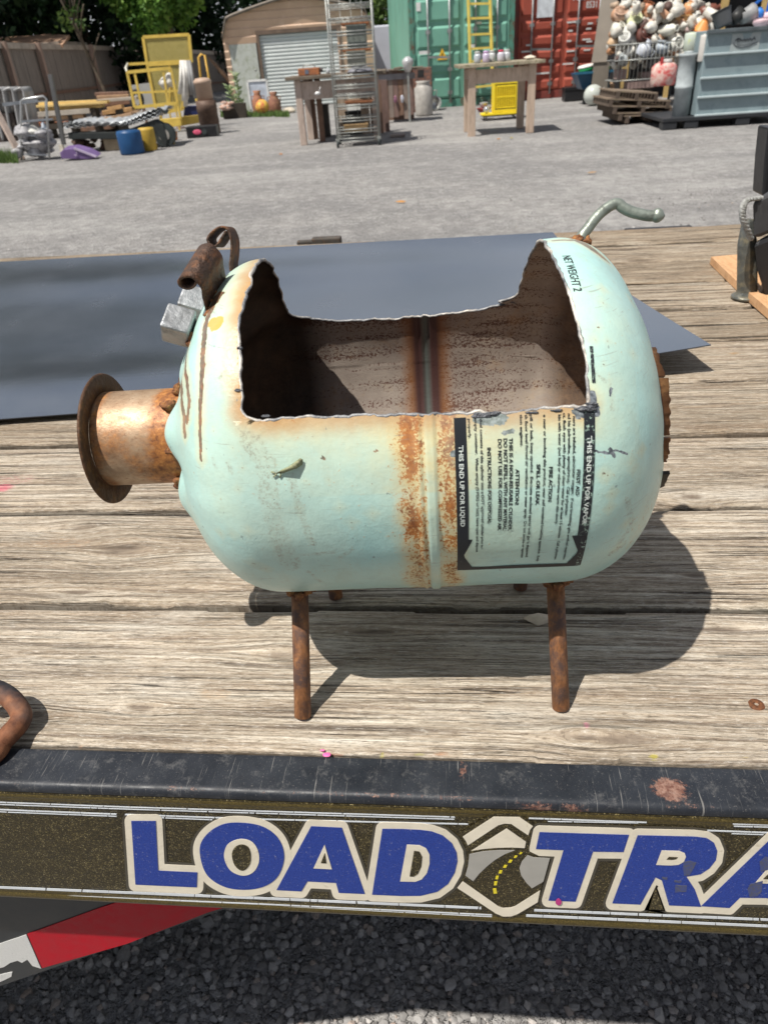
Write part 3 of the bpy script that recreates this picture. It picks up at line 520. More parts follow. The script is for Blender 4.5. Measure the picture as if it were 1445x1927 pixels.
DP = (fr_[:, None]-phg[jF])*bell(PH-phg[jF], 9)+(re_[:, None]-phg[jR])*bell(PH-phg[jR], 9)
S2 = SS+DU; P2 = PH+DP
U2 = np.interp(S2, sg, ug); R2 = np.interp(S2, sg, rg)
endw = np.clip((U2-.080)/.05, 0, 1)-np.clip((-.090-U2)/.05, 0, 1); endw = endw*np.clip(1.6-np.abs(endw)*.9, 0, 1)
USH = endw*(-np.sin(np.radians(P2)))*np.where(np.sin(np.radians(P2)) < 0, np.where(U2 > 0, .012, .004), np.where(U2 > 0, .0055, .0055))
du = np.gradient(ug, sg); dr = np.gradient(rg, sg); NU = np.interp(S2, sg, -dr); NR = np.interp(S2, sg, du)
def lump(u_, ph_, hgt, su, sp):
    d = (P2-ph_+180) % 360-180; return hgt*np.exp(-((U2-u_)/su)**2-(d*math.pi/180*np.maximum(R2, .02)/sp)**2)
disp = np.zeros_like(U2)
U2s = U2; 
for a_, h_ in ((28, .0075), (-30, .006), (80, .004), (140, .006), (-95, .005), (-160, .005)):   # crumpled metal round the snout
    d = (P2-a_+180) % 360-180; disp += h_*np.exp(-((R2-.046)/.013)**2-(d/20)**2)*(U2 < 0)
for a_ in (0, 55, -62, 110): d = (P2-a_+180) % 360-180; disp -= .004*np.exp(-((R2-.050)/.012)**2-(d/10)**2)*(U2 < 0)
disp += lump(.112, 128, -.009, .018, .010)+lump(.110, 100, .003, .02, .02)+lump(.118, 150, .006, .012, .02)+lump(-.118, 150, -.005, .02, .012)
seam = np.where((U2 > .0030) & (U2 < .0082), .0011, 0.)+.0009*np.exp(-((U2+.0005)/.0011)**2); disp += seam*np.ones_like(disp)
disp += (vnoise(U2*60+7, P2*.12, 79)-.5)*.0006
def surf3(u_, r_, ph_deg):
    k = np.radians(ph_deg); A_ = np.array(AX); V_ = np.array(VV); W_ = np.array(WW)
    return np.array(T0)+u_[..., None]*A_+(r_*-np.cos(k))[..., None]*V_+(r_*np.sin(k))[..., None]*W_
OUT = surf3(U2+USH+NU*disp, R2+NR*disp, P2); th_ = .0019; disi = disp-th_-seam*.4; INN = surf3(U2+USH+NU*disi, np.maximum(R2+NR*disi, .0003), P2)
# what the paint has lived through, measured on the metal
cutd = np.full(U2.shape, 1.); A2_ = P2*math.pi/180*TR
cu = []
for j in range(jF, jR+1): cu += [(U2[iL, j], A2_[iL, j]), (U2[iR, j], A2_[iR, j])]
for i in range(iL, iR+1): cu += [(U2[i, jF], A2_[i, jF]), (U2[i, jR], A2_[i, jR])]
cu = np.array(cu)[::4]
near = (U2 > UL-.03) & (U2 < UR+.03) & (P2 > PF-22) & (P2 < PR+22)
q_ = np.stack([U2[near], A2_[near]], -1); cd = np.full(len(q_), 1.)
for c_ in range(0, len(cu), 60): cd = np.minimum(cd, np.hypot(q_[:, None, 0]-cu[None, c_:c_+60, 0], q_[:, None, 1]-cu[None, c_:c_+60, 1]).min(1))
cutd[near] = cd
PIX = None
def pixmap():
    P = OUT-np.array(CP); z = P@np.array(fv); return 722.5+FPX*(P@np.array(rv))/z, 963.5-FPX*(P@np.array(uv_))/z, z
PX, PY_, PZ = pixmap(); NRM = surf3(NU, NR, P2)-np.array(T0); FACE = ((OUT-np.array(CP))*NRM).sum(-1) < 0
def onskin(x, y):
    """grid index of the metal seen at a photo point"""
    d = (PX-x)**2+(PY_-y)**2+np.where(FACE, 0, 1e9); return np.unravel_index(np.argmin(d), d.shape)
def line_mask(pts, wd, ws=None):
    """distance-based mark along a traced line, laid on the metal"""
    P3 = [OUT[onskin(*p)] for p in pts]; m = np.zeros(U2.shape)
    lo = np.min(P3, 0)-.01; hi = np.max(P3, 0)+.01; box = ((OUT > lo) & (OUT < hi)).all(-1) & FACE; Q = OUT[box]; best = np.zeros(len(Q))
    for k in range(len(P3)-1):
        a, b_ = P3[k], P3[k+1]; ab = b_-a; t = np.clip(((Q-a)@ab)/max(1e-12, ab@ab), 0, 1); d = np.linalg.norm(Q-a-t[:, None]*ab, axis=1)
        w0 = ws[k] if ws else wd; w1 = ws[k+1] if ws else wd; wv = (w0+(w1-w0)*t)*(.75+.6*vnoise(Q[:, 2]*700+Q[:, 1]*300, Q[:, 0]*700, 81)); best = np.maximum(best, np.clip((wv-d)/.0008+.5, 0, 1))
    m[box] = best; return m
weld = line_mask([(408, 560), (396, 583), (388, 605), (384, 640), (381, 690), (379, 740), (378, 790), (378, 830), (378, 868)], .002, [.0045, .003, .0024, .0022, .002, .0016, .0013, .0012, .0008])
for pts, wd in (([(354, 662), (345, 690), (340, 715), (342, 745), (345, 776), (348, 817)], .0021), ([(352, 668), (352, 716), (356, 755), (353, 791)], .0019), ([(341, 755), (344, 775), (352, 790)], .0014), ([(346, 690), (343, 740)], .0020)): weld = np.maximum(weld, line_mask(pts, wd))
weld = np.maximum(weld, line_mask([(1092, 455), (1115, 470), (1130, 482), (1145, 494)], .003, [.004, .0035, .0026, .001]))
weld = np.maximum(weld, line_mask([(1040, 453), (1070, 452), (1092, 452)], .0015))
for x, y, r_ in ((1187, 566, .0022), (1134, 546, .001), (1127, 616, .0016), (1122, 640, .0011), (1143, 642, .0012), (1135, 571, .0008), (1190, 665, .0011), (1135, 685, .001), (1145, 716, .001), (1137, 892, .002), (1142, 895, .0012), (1147, 957, .001), (1160, 1030, .0016), (1208, 848, .001), (1186, 868, .0012), (1176, 985, .0015), (1150, 930, .0009), (1190, 880, .0009),
                 (608, 861, .0028), (706, 849, .0024), (700, 910, .0010), (640, 955, .0008), (617, 902, .0009), (588, 822, .0008), (660, 985, .0012), (700, 965, .0012), (743, 1010, .0011), (437, 844, .0014), (450, 920, .0009), (470, 1000, .001), (437, 1005, .0014), (477, 1060, .0018), (500, 1070, .001), (575, 905, .0008), (430, 700, .001), (455, 880, .001), (533, 843, .0009), (402, 812, .0008), (560, 955, .0007), (415, 1002, .0012)):
    i_, j_ = onskin(x, y); dd = np.linalg.norm(OUT-OUT[i_, j_], axis=-1); dd = dd*(1+.9*(vnoise(OUT[..., 0]*900, OUT[..., 2]*900+x, 86)-.5)); weld = np.maximum(weld, np.clip((r_*.55-dd)/.0008+.35, 0, .6)*(dd < .005))
scuff = np.zeros(U2.shape)
for pts, wd in (([(470, 835), (500, 870), (505, 930), (520, 1000), (548, 1065)], .005), ([(520, 980), (545, 1030), (560, 1060)], .002), ([(550, 900), (565, 960), (585, 1020)], .0022), ([(430, 690), (450, 680)], .0012), ([(415, 710), (432, 692)], .001), ([(560, 1045), (630, 1040)], .001), ([(580, 1075), (605, 1095)], .0012),
                 ([(1180, 940), (1190, 985), (1165, 1020)], .002), ([(1150, 1040), (1175, 1025)], .002), ([(430, 870), (436, 890)], .0012), ([(400, 860), (407, 880)], .0008), ([(640, 1050), (662, 1035)], .0012), ([(480, 830), (455, 815)], .003), ([(860, 850), (845, 860), (868, 890)], .0012), ([(1100, 690), (1140, 720)], .0008), ([(1145, 720), (1152, 770)], .0008)):
    scuff = np.maximum(scuff, line_mask(pts, wd))
chip = np.zeros(U2.shape)
for pts, wd in (([(1120, 848), (1145, 855), (1160, 849), (1178, 853)], .0005), ([(1148, 846), (1156, 860)], .0008), ([(905, 786), (938, 785)], .0036), ([(1090, 774), (1116, 771)], .0034), ([(1117, 772), (1115, 740)], .0018), ([(950, 815), (965, 812)], .0010), ([(1150, 730), (1148, 745)], .0008), ([(855, 855), (868, 848)], .0016)): chip = np.maximum(chip, line_mask(pts, wd))
orange = np.zeros(U2.shape)
for x, y, a, b_ in ((408, 608, .0045, .0032), (398, 606, .003, .003)): i_, j_ = onskin(x, y); dd = np.linalg.norm(OUT-OUT[i_, j_], axis=-1); orange = np.maximum(orange, np.clip(1.6-dd/a*1.1, 0, 1)*(dd < .02))
dens = .80*np.exp(-((U2+.0035)/.0105)**2)+.78*np.exp(-((U2-.0140)/.0085)**2); dens *= .75+.5*np.clip((P2+60)/80, 0, 1)
dens = np.where((U2 > .0030) & (U2 < .0082), dens*.15, dens); dens = np.maximum(dens, .92*np.exp(-((U2-.0012)/.0009)**2)*(.3+vnoise(P2*.5, U2*0, 82))*1.2); dens = np.maximum(dens, .5*np.exp(-((U2-.0102)/.0006)**2))
dens = np.maximum(dens, .26*np.exp(-((U2-.03)/.03)**2)*np.clip((P2-5)/25, 0, 1)); dens = np.maximum(dens*(.62+.8*vnoise(U2*150+3, P2*.16, 85)*np.clip(np.abs(U2-.005)/.01, .3, 1)), .10)
dens = np.maximum(dens, .55*np.exp(-cutd/.003)); dens = np.maximum(dens, .3*(U2 > .11)*np.exp(-((P2+25)/25)**2))
warm = np.clip(.95*np.exp(-cutd/.011)+.85*np.exp(-((U2-.025)/.05)**2)*np.exp(-cutd/.032)+.12*np.exp(-cutd/.03)+.55*np.exp(-((U2-.004)/.022)**2)*(.4+.6*vnoise(U2*90, P2*.1, 83))+.3*(vnoise(U2*38, P2*.07, 84)-.35), 0, 1)
for k_ in (weld,): 
    pass
wn = weld.copy()
for _ in range(5): wn = np.maximum.reduce([wn, np.roll(wn, 1, 0)*.86, np.roll(wn, -1, 0)*.86, np.roll(wn, 1, 1)*.86, np.roll(wn, -1, 1)*.86])
warm = np.maximum(warm, wn*.8)
inside = (slice(None), slice(None))
def shell_mesh(name, P, attrs, flip, mats):
    I = np.arange(NS*NP).reshape(NS, NP); I = np.concatenate([I, I[:, :1]], 1)
    keep = np.ones((NS-1, NP), bool); keep[iL:iR, jF:jR] = False
    q = np.stack([I[:-1, :-1], I[1:, :-1], I[1:, 1:], I[:-1, 1:]], -1)[keep]
    if flip: q = q[:, ::-1]
    me = bpy.data.meshes.new(name); me.vertices.add(NS*NP); me.vertices.foreach_set('co', P.reshape(-1, 3).astype(np.float32).ravel()); me.loops.add(q.size)
    me.loops.foreach_set('vertex_index', q.astype(np.int32).ravel()); me.polygons.add(len(q)); me.polygons.foreach_set('loop_start', (np.arange(len(q))*4).astype(np.int32)); me.polygons.foreach_set('use_smooth', np.ones(len(q), bool)); me.update(calc_edges=True)
    for k, v in attrs.items(): me.attributes.new(k, 'FLOAT', 'POINT').data.foreach_set('value', v.astype(np.float32).ravel())
    uvl = me.uv_layers.new(name='skin'); li = q.ravel(); a2 = A2_.copy(); ij = np.stack([U2.ravel(), a2.ravel()], -1)[li]; w_ = ij[:, 1].reshape(-1, 4); w_[(w_.max(1)-w_.min(1)) > .2] = w_.max(); uvl.data.foreach_set('uv', ij.astype(np.float32).ravel())
    for m in mats: me.materials.append(m)
    return me
def mint_mat():
    s = NT('worn mint enamel'); cut = s.attr('cutd'); den = s.attr('dens'); wrm = s.attr('warm'); co = s.co
    cl = s.noise(14, 5, .6); c = s.ramp(cl, [(.3, (.37, .63, .61)), (.55, (.43, .69, .655)), (.75, (.52, .74, .64))])
    c = s.mix(s.ramp(s.noise(300, 4, .7), [(.45, 0.), (.75, .22)]), c, (.30, .47, .44))
    c = s.mix(s.ramp(s.math('MULTIPLY', den, s.noise(60, 5, .7)), [(.09, 0.), (.38, .75)]), c, (.68, .47, .19)); c = s.mix(s.math('MULTIPLY', wrm, s.ramp(s.noise(45, 6, .7), [(.3, .45), (.65, 1.)])), c, (.70, .60, .31))
    nse = s.math('MULTIPLY', s.math('SUBTRACT', s.noise(55, 5, .7), .5), .009); cd = s.math('ADD', cut, nse)
    c = s.mix(s.ramp(cd, [(.0, .95), (.0035/1, .75), (.010, 0.)]), c, (.46, .25, .10))
    c = s.mix(s.ramp(cd, [(-.0, 0.), (.0006, 1.), (.0022, 0.)]), c, (.62, .5, .38))
    sp = s.math('ADD', s.math('MULTIPLY', s.noise(620, 4, .8), .62), s.math('MULTIPLY', s.noise(170, 5, .75), .38))
    k = s.math('SUBTRACT', s.math('ADD', sp, s.math('MULTIPLY', den, .20)), .622)
    halo = s.ramp(k, [(-.0, 0.), (.06, .75)]); core = s.ramp(k, [(.03, 0.), (.07, 1.)])
    c = s.mix(halo, c, (.66, .38, .12)); c = s.mix(core, c, s.ramp(s.noise(160, 4, .7), [(.35, (.22, .07, .02)), (.55, (.44, .16, .035)), (.75, (.60, .27, .06))]))
    c = s.mix(s.math('MULTIPLY', s.attr('scuff'), s.ramp(s.noise(420, 6, .85, s.mapping((1, 1, 1))), [(.50, 0.), (.62, .75)])), c, (.20, .14, .10))
    c = s.mix(s.math('MULTIPLY', s.attr('scuff'), .13), c, (.42, .40, .27))
    wl = s.math('MULTIPLY', s.attr('weld'), 1.); wc = s.ramp(s.noise(150, 6, .8), [(.35, (.06, .035, .022)), (.5, (.17, .095, .055)), (.62, (.34, .13, .045)), (.75, (.30, .24, .20))])
    c = s.mix(s.ramp(s.math('ADD', wl, s.math('MULTIPLY', s.math('SUBTRACT', s.noise(420, 4), .5), .8)), [(.4, 0.), (.55, 1.)]), c, wc)
    c = s.mix(s.ramp(s.math('ADD', s.attr('orange'), s.math('MULTIPLY', s.math('SUBTRACT', s.noise(260, 4), .5), .7)), [(.35, 0.), (.5, .9)]), c, (.78, .37, .04))
    ch = s.ramp(s.math('ADD', s.attr('chip'), s.math('MULTIPLY', s.math('SUBTRACT', s.noise(380, 5, .7), .5), 1.3)), [(.42, 0.), (.52, 1.)]); c = s.mix(s.math('MULTIPLY', ch, s.ramp(s.attr('chip'), [(.02, 0.), (.1, 1.)])), c, s.ramp(s.noise(500, 4), [(.4, (.07, .08, .095)), (.7, (.30, .33, .36))]))
    fade = s.noise(9, 6, .65, s.mapping((1, 1, .55))); c = s.mix(s.ramp(fade, [(.42, 0.), (.7, .38)]), c, (.60, .70, .58)); gr_ = s.noise(34, 8, .8, s.mapping((1, 1, .4))); c = s.mix(s.ramp(gr_, [(.54, 0.), (.72, .38)]), c, (.40, .42, .30))
    for i_, (rt_, sc_) in enumerate((((0, .9, .3), 1.), ((.4, -.6, 1.2), 1.3), ((0, 0, .2), .8))):
        q_ = s.noise(1, 1, .4, s.mapping((40*sc_, 40*sc_, 1500*sc_), rot=rt_, loc=(i_*2., i_*1.3, 0))); gt = s.ramp(s.noise(42+9*i_, 2), [(.56, 0.), (.62, 1.)]); c = s.mix(s.math('MULTIPLY', s.ramp(q_, [(.70, 0.), (.73, .5)]), gt), c, (.26, .25, .20))
    mk = s.ramp(s.noise(1, 2, .5, s.mapping((320, 60, 260), rot=(0, .5, .2))), [(.74, 0.), (.76, .6)]); c = s.mix(mk, c, (.16, .2, .2))
    nm = s.bump(s.noise(420, 3), .10, .0008, s.bump(s.math('SUBTRACT', sp, s.math('MULTIPLY', core, .4)), .25, .0012, s.bump(s.noise(70, 3), .12, .004)))
    return s.fin(c, s.ramp(k, [(.0, .34), (.06, .8)]), 0., nm, .5)
shell = link(shell_mesh('tank_shell', OUT, dict(cutd=cutd, dens=dens, warm=warm, weld=weld, scuff=scuff, chip=chip, orange=orange), True, [mint_mat()]), 'tank_shell', pig, True)
def inner_mat():
    s = NT('rusted bare inside'); uvn = s.n.new('ShaderNodeUVMap'); uvn.uv_map = 'skin'; g = uvn.outputs[0]; cut = s.attr('cutd'); sd = s.attr('ringd')
    c = s.ramp(s.noise(22, 6, .7), [(.3, (.29, .24, .205)), (.55, (.42, .355, .30)), (.75, (.50, .40, .28))])
    row = s.noise(1, 4, .8, s.mapping((430, 560, 1), g), .2); band = s.noise(1, 1, .5, s.mapping((10, 110, 1), g), .5)
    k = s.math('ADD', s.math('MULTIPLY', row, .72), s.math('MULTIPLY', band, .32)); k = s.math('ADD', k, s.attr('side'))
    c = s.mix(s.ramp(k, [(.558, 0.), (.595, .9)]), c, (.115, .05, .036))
    c = s.mix(s.ramp(s.noise(40, 6, .7), [(.55, 0.), (.72, .5)]), c, (.46, .28, .14))
    c = s.mix(s.ramp(s.math('ADD', sd, s.math('MULTIPLY', s.math('SUBTRACT', s.noise(120, 5), .5), .006)), [(.010, .95), (.0205, .0)]), c, (.30, .12, .035))
    c = s.mix(s.ramp(sd, [(.009, .93), (.0125, 0.)]), c, (.065, .032, .034))
    c = s.mix(s.ramp(sd, [(.0010, .95), (.0018, 0.)]), c, (.13, .16, .145))
    cd = s.math('ADD', cut, s.math('MULTIPLY', s.math('SUBTRACT', s.noise(60, 5, .7), .5), .008))
    c = s.mix(s.ramp(cd, [(.003, .9), (.012, 0.)]), c, (.24, .10, .035)); c = s.mix(s.ramp(cd, [(.001, .95), (.005, 0.)]), c, (.02, .022, .03))
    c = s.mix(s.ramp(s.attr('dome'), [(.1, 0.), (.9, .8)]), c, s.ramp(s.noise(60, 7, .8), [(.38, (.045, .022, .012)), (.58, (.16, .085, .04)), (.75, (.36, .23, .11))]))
    c = s.mix(s.ramp(s.attr('end_shade'), [(.1, 0.), (.8, .88)]), c, s.ramp(s.noise(50, 6, .8), [(.4, (.012, .008, .006)), (.7, (.06, .035, .02))]))  # shade of the left end painted into the lining colour
    return s.fin(c, .55, .25, s.bump(k, .3, .0012), .4)
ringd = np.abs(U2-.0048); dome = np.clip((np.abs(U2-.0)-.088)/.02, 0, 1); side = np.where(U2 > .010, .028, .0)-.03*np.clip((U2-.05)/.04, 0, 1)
link(shell_mesh('tank_lining', INN, dict(cutd=cutd, ringd=ringd, dome=dome, side=side, end_shade=np.clip((-U2-.062)/.03, 0, 1)), False, [inner_mat()]), 'tank_lining', pig, True)
# rolled molten lip round the opening
idx = [(i, jF) for i in range(iL, iR)]+[(iR, j) for j in range(jF, jR)]+[(i, jR) for i in range(iR, iL, -1)]+[(iL, j) for j in range(jR, jF, -1)]
lip = []; rr_ = []
for n_, (i, j) in enumerate(idx):
    if n_ % 2 == 0:
        t_ = (n_*.11, .5); k1 = float(vnoise(np.array(n_*.19), np.array(.5), 91)); k2 = float(vnoise(np.array(n_*.45), np.array(.5), 92)); p = Vector(OUT[i, j])*.6+Vector(INN[i, j])*.4
        lip.append(p+Vector((random.uniform(-1, 1), random.uniform(-1, 1), random.uniform(-1, 1)))*.00015); rr_.append(.0006+.0004*k1+.0003*k2)
LIPM = NT('molten edge'); _n = LIPM.noise(160, 6, .75); _sd = LIPM.noise(30, 3, .6)
LIPM = LIPM.fin(LIPM.mix(LIPM.ramp(_sd, [(.40, 0.), (.52, .9)]), LIPM.ramp(_n, [(.3, (.30, .26, .22)), (.5, (.62, .57, .50)), (.75, (.85, .80, .72))]), LIPM.ramp(_n, [(.35, (.08, .085, .1)), (.7, (.36, .37, .38))])), .5, .35, LIPM.bump(_n, .6, .0012))
b = MB(); b.tube(lip, rr_, 8, closed=True); b.build('cut_edge', LIPM, pig, True)
SLAG = mat('dark slag', (.13, .135, .15), .5, .3, .5, 200, (.4, .38, .34), .3, .5, 300)
# heavier slag drops on the lip
for (x, y, r_) in ((905, 782, .0032), (925, 779, .003), (1095, 770, .0034), (1108, 768, .0032), (768, 597, .0022), (1112, 762, .0028), (500, 783, .0016), (452, 655, .0016), (448, 735, .0018), (455, 612, .0014), (1000, 776, .0022), (1045, 772, .0022)):
    u_, p_ = inv(x, y, TR, y > 620); q = S_at(u_, p_); b = MB(); b.blob(q, (r_*1.2, r_*.4, r_*.4), 8, .2, int(x)); b.build('slag_drop', SLAG, pig, True)
# ---- printed warning panel wrapped on the barrel
def wrap(me, ufun, name, m, lift, parent=None):
    """bend a flat mesh (x along the girth downwards, y along the axis) onto the barrel"""
    for v in me.vertices:
        u_, ph = ufun(v.co.x, v.co.y); v.co = S_at(u_, ph, None, lift)
    me.materials.clear(); me.materials.append(m); me.update(); return link(me, name, parent or pig, True)
def text_mesh(txt, size, condense, bold=.0):
    c = bpy.data.curves.new('t', 'FONT'); c.body = txt; c.size = size; c.offset = bold; c.resolution_u = 2; c.space_character = 1.0
    o = bpy.data.objects.new('t', c); SC.collection.objects.link(o); bpy.context.view_layer.update(); dg = bpy.context.evaluated_depsgraph_get(); me = bpy.data.meshes.new_from_object(o.evaluated_get(dg)); bpy.data.objects.remove(o)
    xs_ = [v.co.x for v in me.vertices]; x0, x1 = min(xs_), max(xs_)
    for v in me.vertices: v.co.x = (v.co.x-x0)/(x1-x0)
    return me
def worn_ink(name, c, hole, thr, sc=160):
    s = NT(name); n = s.noise(sc, 7, .85); k = s.ramp(n, [(thr, 0.), (thr+.03, 1.)]); return s.fin(s.mix(k, c, hole), .5, 0., None, .4)
INK = worn_ink('black print', (.018, .02, .024), (.30, .48, .42), .625, 260); INKB = worn_ink('black print band', (.014, .017, .022), (.34, .47, .40), .66, 200); INKW = worn_ink('white print', (.66, .72, .68), (.05, .06, .06), .62, 320)
INKR = worn_ink('rubbed black print', (.016, .019, .024), (.42, .58, .48), .55, 330)
LN = [('properly.', 882.5, 788, 826, 5.3), ('empty container.  When empty (0 PSIG or less), leave open and dispose', 894.5, 786, 1038, 5.3), ('dual contents of this cylinder into a DOT approved cylinder prior to', 904.5, 788, 1030, 5.3),
      ('INSTRUCTIONS FOR DISPOSAL', 918, 842, 985, 6.7), ('DO NOT USE FOR COMPRESSED AIR.', 938.5, 826, 998, 6.9), ('DO NOT REFILL WITH ANY MATERIAL.', 949, 825, 998, 6.9), ('THIS IS A NON-REUSABLE CYLINDER.', 959.5, 824, 998, 6.9), ('ATTENTION!', 971.5, 882, 950, 7.0),
      ('tion engines.', 980, 780, 840, 5.3), ('th floor level forced air ventilation or water spray.  Do not smoke or operate', 989.5, 780, 1048, 5.3), ('pill or leak, keep upwind.  Evacuate enclosed spaces until gas is dispersed.', 999, 780, 1048, 5.3), ('SPILL OR LEAK', 1011.5, 873, 950, 6.9),
      ('e near or involving this product, wear self contained breathing apparatus.  Keep', 1024, 780, 1055, 5.3), ('FIRE ACTION', 1035.5, 878, 943, 6.9), ('kin with water (not hot) or otherwise warm skin slowly.', 1052, 780, 986, 5.3), ('ct, flush eyes with plenty of clean water for at least 15 minutes.  Call a physician.', 1061, 777, 1052, 5.3),
      ('nd his (adrenaline, epinephrine).  Call a physician.', 1070, 778, 970, 5.3), ('ners are inhaled, administer oxygen.  If not breathing, give artificial respiration.', 1079.5, 783, 1052, 5.3), ('FIRST AID', 1088.5, 883, 932, 6.7)]
mb_all = None
def px_per_m(): a = inv2(900, 800)[0]; b_ = inv2(1000, 800)[0]; return 100/(b_-a)
PPM = px_per_m(); panel = None
UTOP = lambda x: inv2(x, 800)[0]
bb = MB()
def strip(b, ua, ub, pa, pb, n=30):
    for k in range(n):
        p, q = pa+(pb-pa)*k/n, pa+(pb-pa)*(k+1)/n; b.add([S_at(ua, p, None, .0003), S_at(ub, p, None, .0003), S_at(ub, q, None, .0003), S_at(ua, q, None, .0003)], [(0, 1, 2, 3)], True)
uA0, uA1 = inv2(854, 800)[0], inv2(877, 800)[0]; uB0, uB1 = inv2(1098, 800)[0], inv2(1119, 800)[0]; phB = inv2(960, 1066)[1]; phT = inv2(865, 786)[1]; dph = 1.7
strip(bb, uA0, uA1, phT, phB+15, 26); strip(bb, uA0, uA0+.003, phB+15, phB-1, 10); strip(bb, uA0+.003, uB1-.003, phB+.9, phB-1.1, 2)
# notched lower corners: black wedges round a pale arrow
def wedge(b, ua, um, ub, p0, pm, p1):
    n = 10
    for k in range(n):
        t0, t1 = k/n, (k+1)/n; pa, pb = p0+(p1-p0)*t0, p0+(p1-p0)*t1
        def e(p): return um+(ub-um)*(abs(p-pm)/abs(p0-pm) if (p-pm)*(p0-pm) > 0 else abs(p-pm)/abs(p1-pm))
        b.add([S_at(ua, pa, None, .0003), S_at(e(pa), pa, None, .0003), S_at(e(pb), pb, None, .0003), S_at(ua, pb, None, .0003)], [(0, 1, 2, 3)], True)
wedge(bb, uA0+.003, uA0+.0034, uA0+.0082, phB+15, phB+7.5, phB+.9); strip(bb, uA1-.0022, uA1, phB+15, phB+11.5, 4); strip(bb, uA1-.0022, uA1, phB+3.2, phB+.9, 3)
wedge(bb, uB1-.003, uB1-.0034, uB1-.0082, phB+15, phB+7.5, phB+.9); strip(bb, uB0, uB0+.0022, phB+15, phB+11.5, 4); strip(bb, uB0, uB0+.0022, phB+3.2, phB+.9, 3)
label = bb.build('warning_panel', INKB, pig, True)
bb = MB(); strip(bb, uB0, uB1, phT+.6, phB+15, 30); strip(bb, uB1-.003, uB1, phB+15, phB-1.1, 10); bb.build('panel_band', INKR, label, True)
def put_line(txt, x, y0, y1, hpx, m, name, lift=.00035, bold=.0, uc=None):
    me = text_mesh(txt, 1, 1, bold); ua = (inv2(x, 800)[0] if uc is None else uc); p0, p1 = inv2(x, y0)[1], inv2(x, y1)[1]; hh = hpx/PPM/.70
    return wrap(me, lambda a, c: (ua+(c-.35)*hh, p0+(p1-p0)*a), name, m, lift, label)
for txt, x, y0, y1, h_ in LN: put_line(txt, x+.5, y0, y1, h_, INK, 'print_line', bold=.026 if h_ < 6 else .03)
put_line('THIS END UP FOR LIQUID', 865.5, 838, 990, 8.6, INKW, 'band_print', .0006, .02); put_line('THIS END UP FOR VAPOR', 1108.5, 820, 984, 8.6, INKW, 'band_print', .0006, .02)
me = text_mesh('NET WEIGHT 2', 1, 1, .01); _a = inv2(1065, 482); _b = inv2(1087, 548); wrap(me, lambda a, c: (_a[0]+(_b[0]-_a[0])*a+(c-.35)*.0062, _a[1]+(_b[1]-_a[1])*a), 'weight_print', INK, .00035, label)
b = MB(); strip(b, .0845, .0862, 34, 44, 8); b.build('panel_band', INKR, label, True)
# ---- snout: stub pipe with a flange
SX = -.150; CU = Vector(AX); SDV, SDW = .004, .009
def ringpts(u_, r_, n, dv=.0012): 
    c = T0+AX*u_+WW*SDV-VV*SDW; return [c+(-VV*math.cos(2*math.pi*k/n)+WW*math.sin(2*math.pi*k/n))*r_ for k in range(n)]
def axial(prof, name, m, n=56, closed=True, parent=None):
    b = MB(); vs = []
    for u_, r_ in prof: vs += ringpts(u_, r_, n)
    L_ = len(prof); fs = [(i*n+k, i*n+(k+1) % n, ((i+1) % L_)*n+(k+1) % n, ((i+1) % L_)*n+k) for i in range(L_ if closed else L_-1) for k in range(n)]
    b.add(vs, fs, True); return b.build(name, m, parent or pig, True)
SN = NT('heat rusted tin'); _n = SN.noise(36, 7, .72); _f = SN.noise(240, 5, .75); _o = SN.ramp(SN.math('ADD', SN.noise(24, 6, .7), SN.attr('ends')), [(.50, 0.), (.68, 1.)])
_c = SN.ramp(_n, [(.3, (.22, .13, .075)), (.5, (.40, .27, .17)), (.72, (.56, .43, .30))]); _c = SN.mix(_o, _c, SN.ramp(_f, [(.35, (.16, .055, .02)), (.6, (.47, .19, .05)), (.75, (.62, .33, .12))])); _c = SN.mix(SN.ramp(SN.noise(420, 5, .8), [(.58, 0.), (.66, .8)]), _c, (.20, .08, .035))
SN = SN.fin(_c, SN.ramp(_f, [(.3, .6), (.7, .42)]), SN.mix(_o, (.45, .45, .45), (.1, .1, .1)), SN.bump(_f, .25, .0012, SN.bump(_n, .15, .004)))
us = np.linspace(-.199, SX+.026, 60); sn = axial([(u_, .0300) for u_ in us]+[(u_, .0288) for u_ in us[::-1]], 'snout_pipe', SN, 72)
ends = [max(.28*math.exp(-(((Vector(v.co)-T0).dot(AX)+.153)/.010)**2), .16*math.exp(-(((Vector(v.co)-T0).dot(AX)+.196)/.004)**2))-.03 for v in sn.data.vertices]; sn.data.attributes.new('ends', 'FLOAT', 'POINT').data.foreach_set('value', ends)
FLG = mat('dark rusty flange', (.075, .036, .018), .6, .2, .4, 60, (.15, .07, .025), .4, .25, 200)
axial([(-.1995, .0292), (-.1985, .0405), (-.1992, .0414), (-.2002, .0416), (-.2008, .0410), (-.2012, .0290)], 'snout_flange', FLG, 72, parent=sn)
axial([(-.1940, .0012), (-.1940, .0286), (-.1930, .0286), (-.1930, .0012)], 'snout_plate', FLG, 48, parent=sn)
b = MB()
for k in range(14): a = k*.42+.2; q = T0+WW*SDV-VV*SDW+AX*(-.1480+.003*math.sin(k*2.3))+(-VV*math.cos(a)+WW*math.sin(a))*.0325; b.blob(q, (.004, .0032, .0030), 8, .25, k)
b.build('weld_bead', mat('rusty weld', (.22, .09, .04), .8, .1, .6, 120, (.42, .2, .07), .4, .5, 300), pig, True)
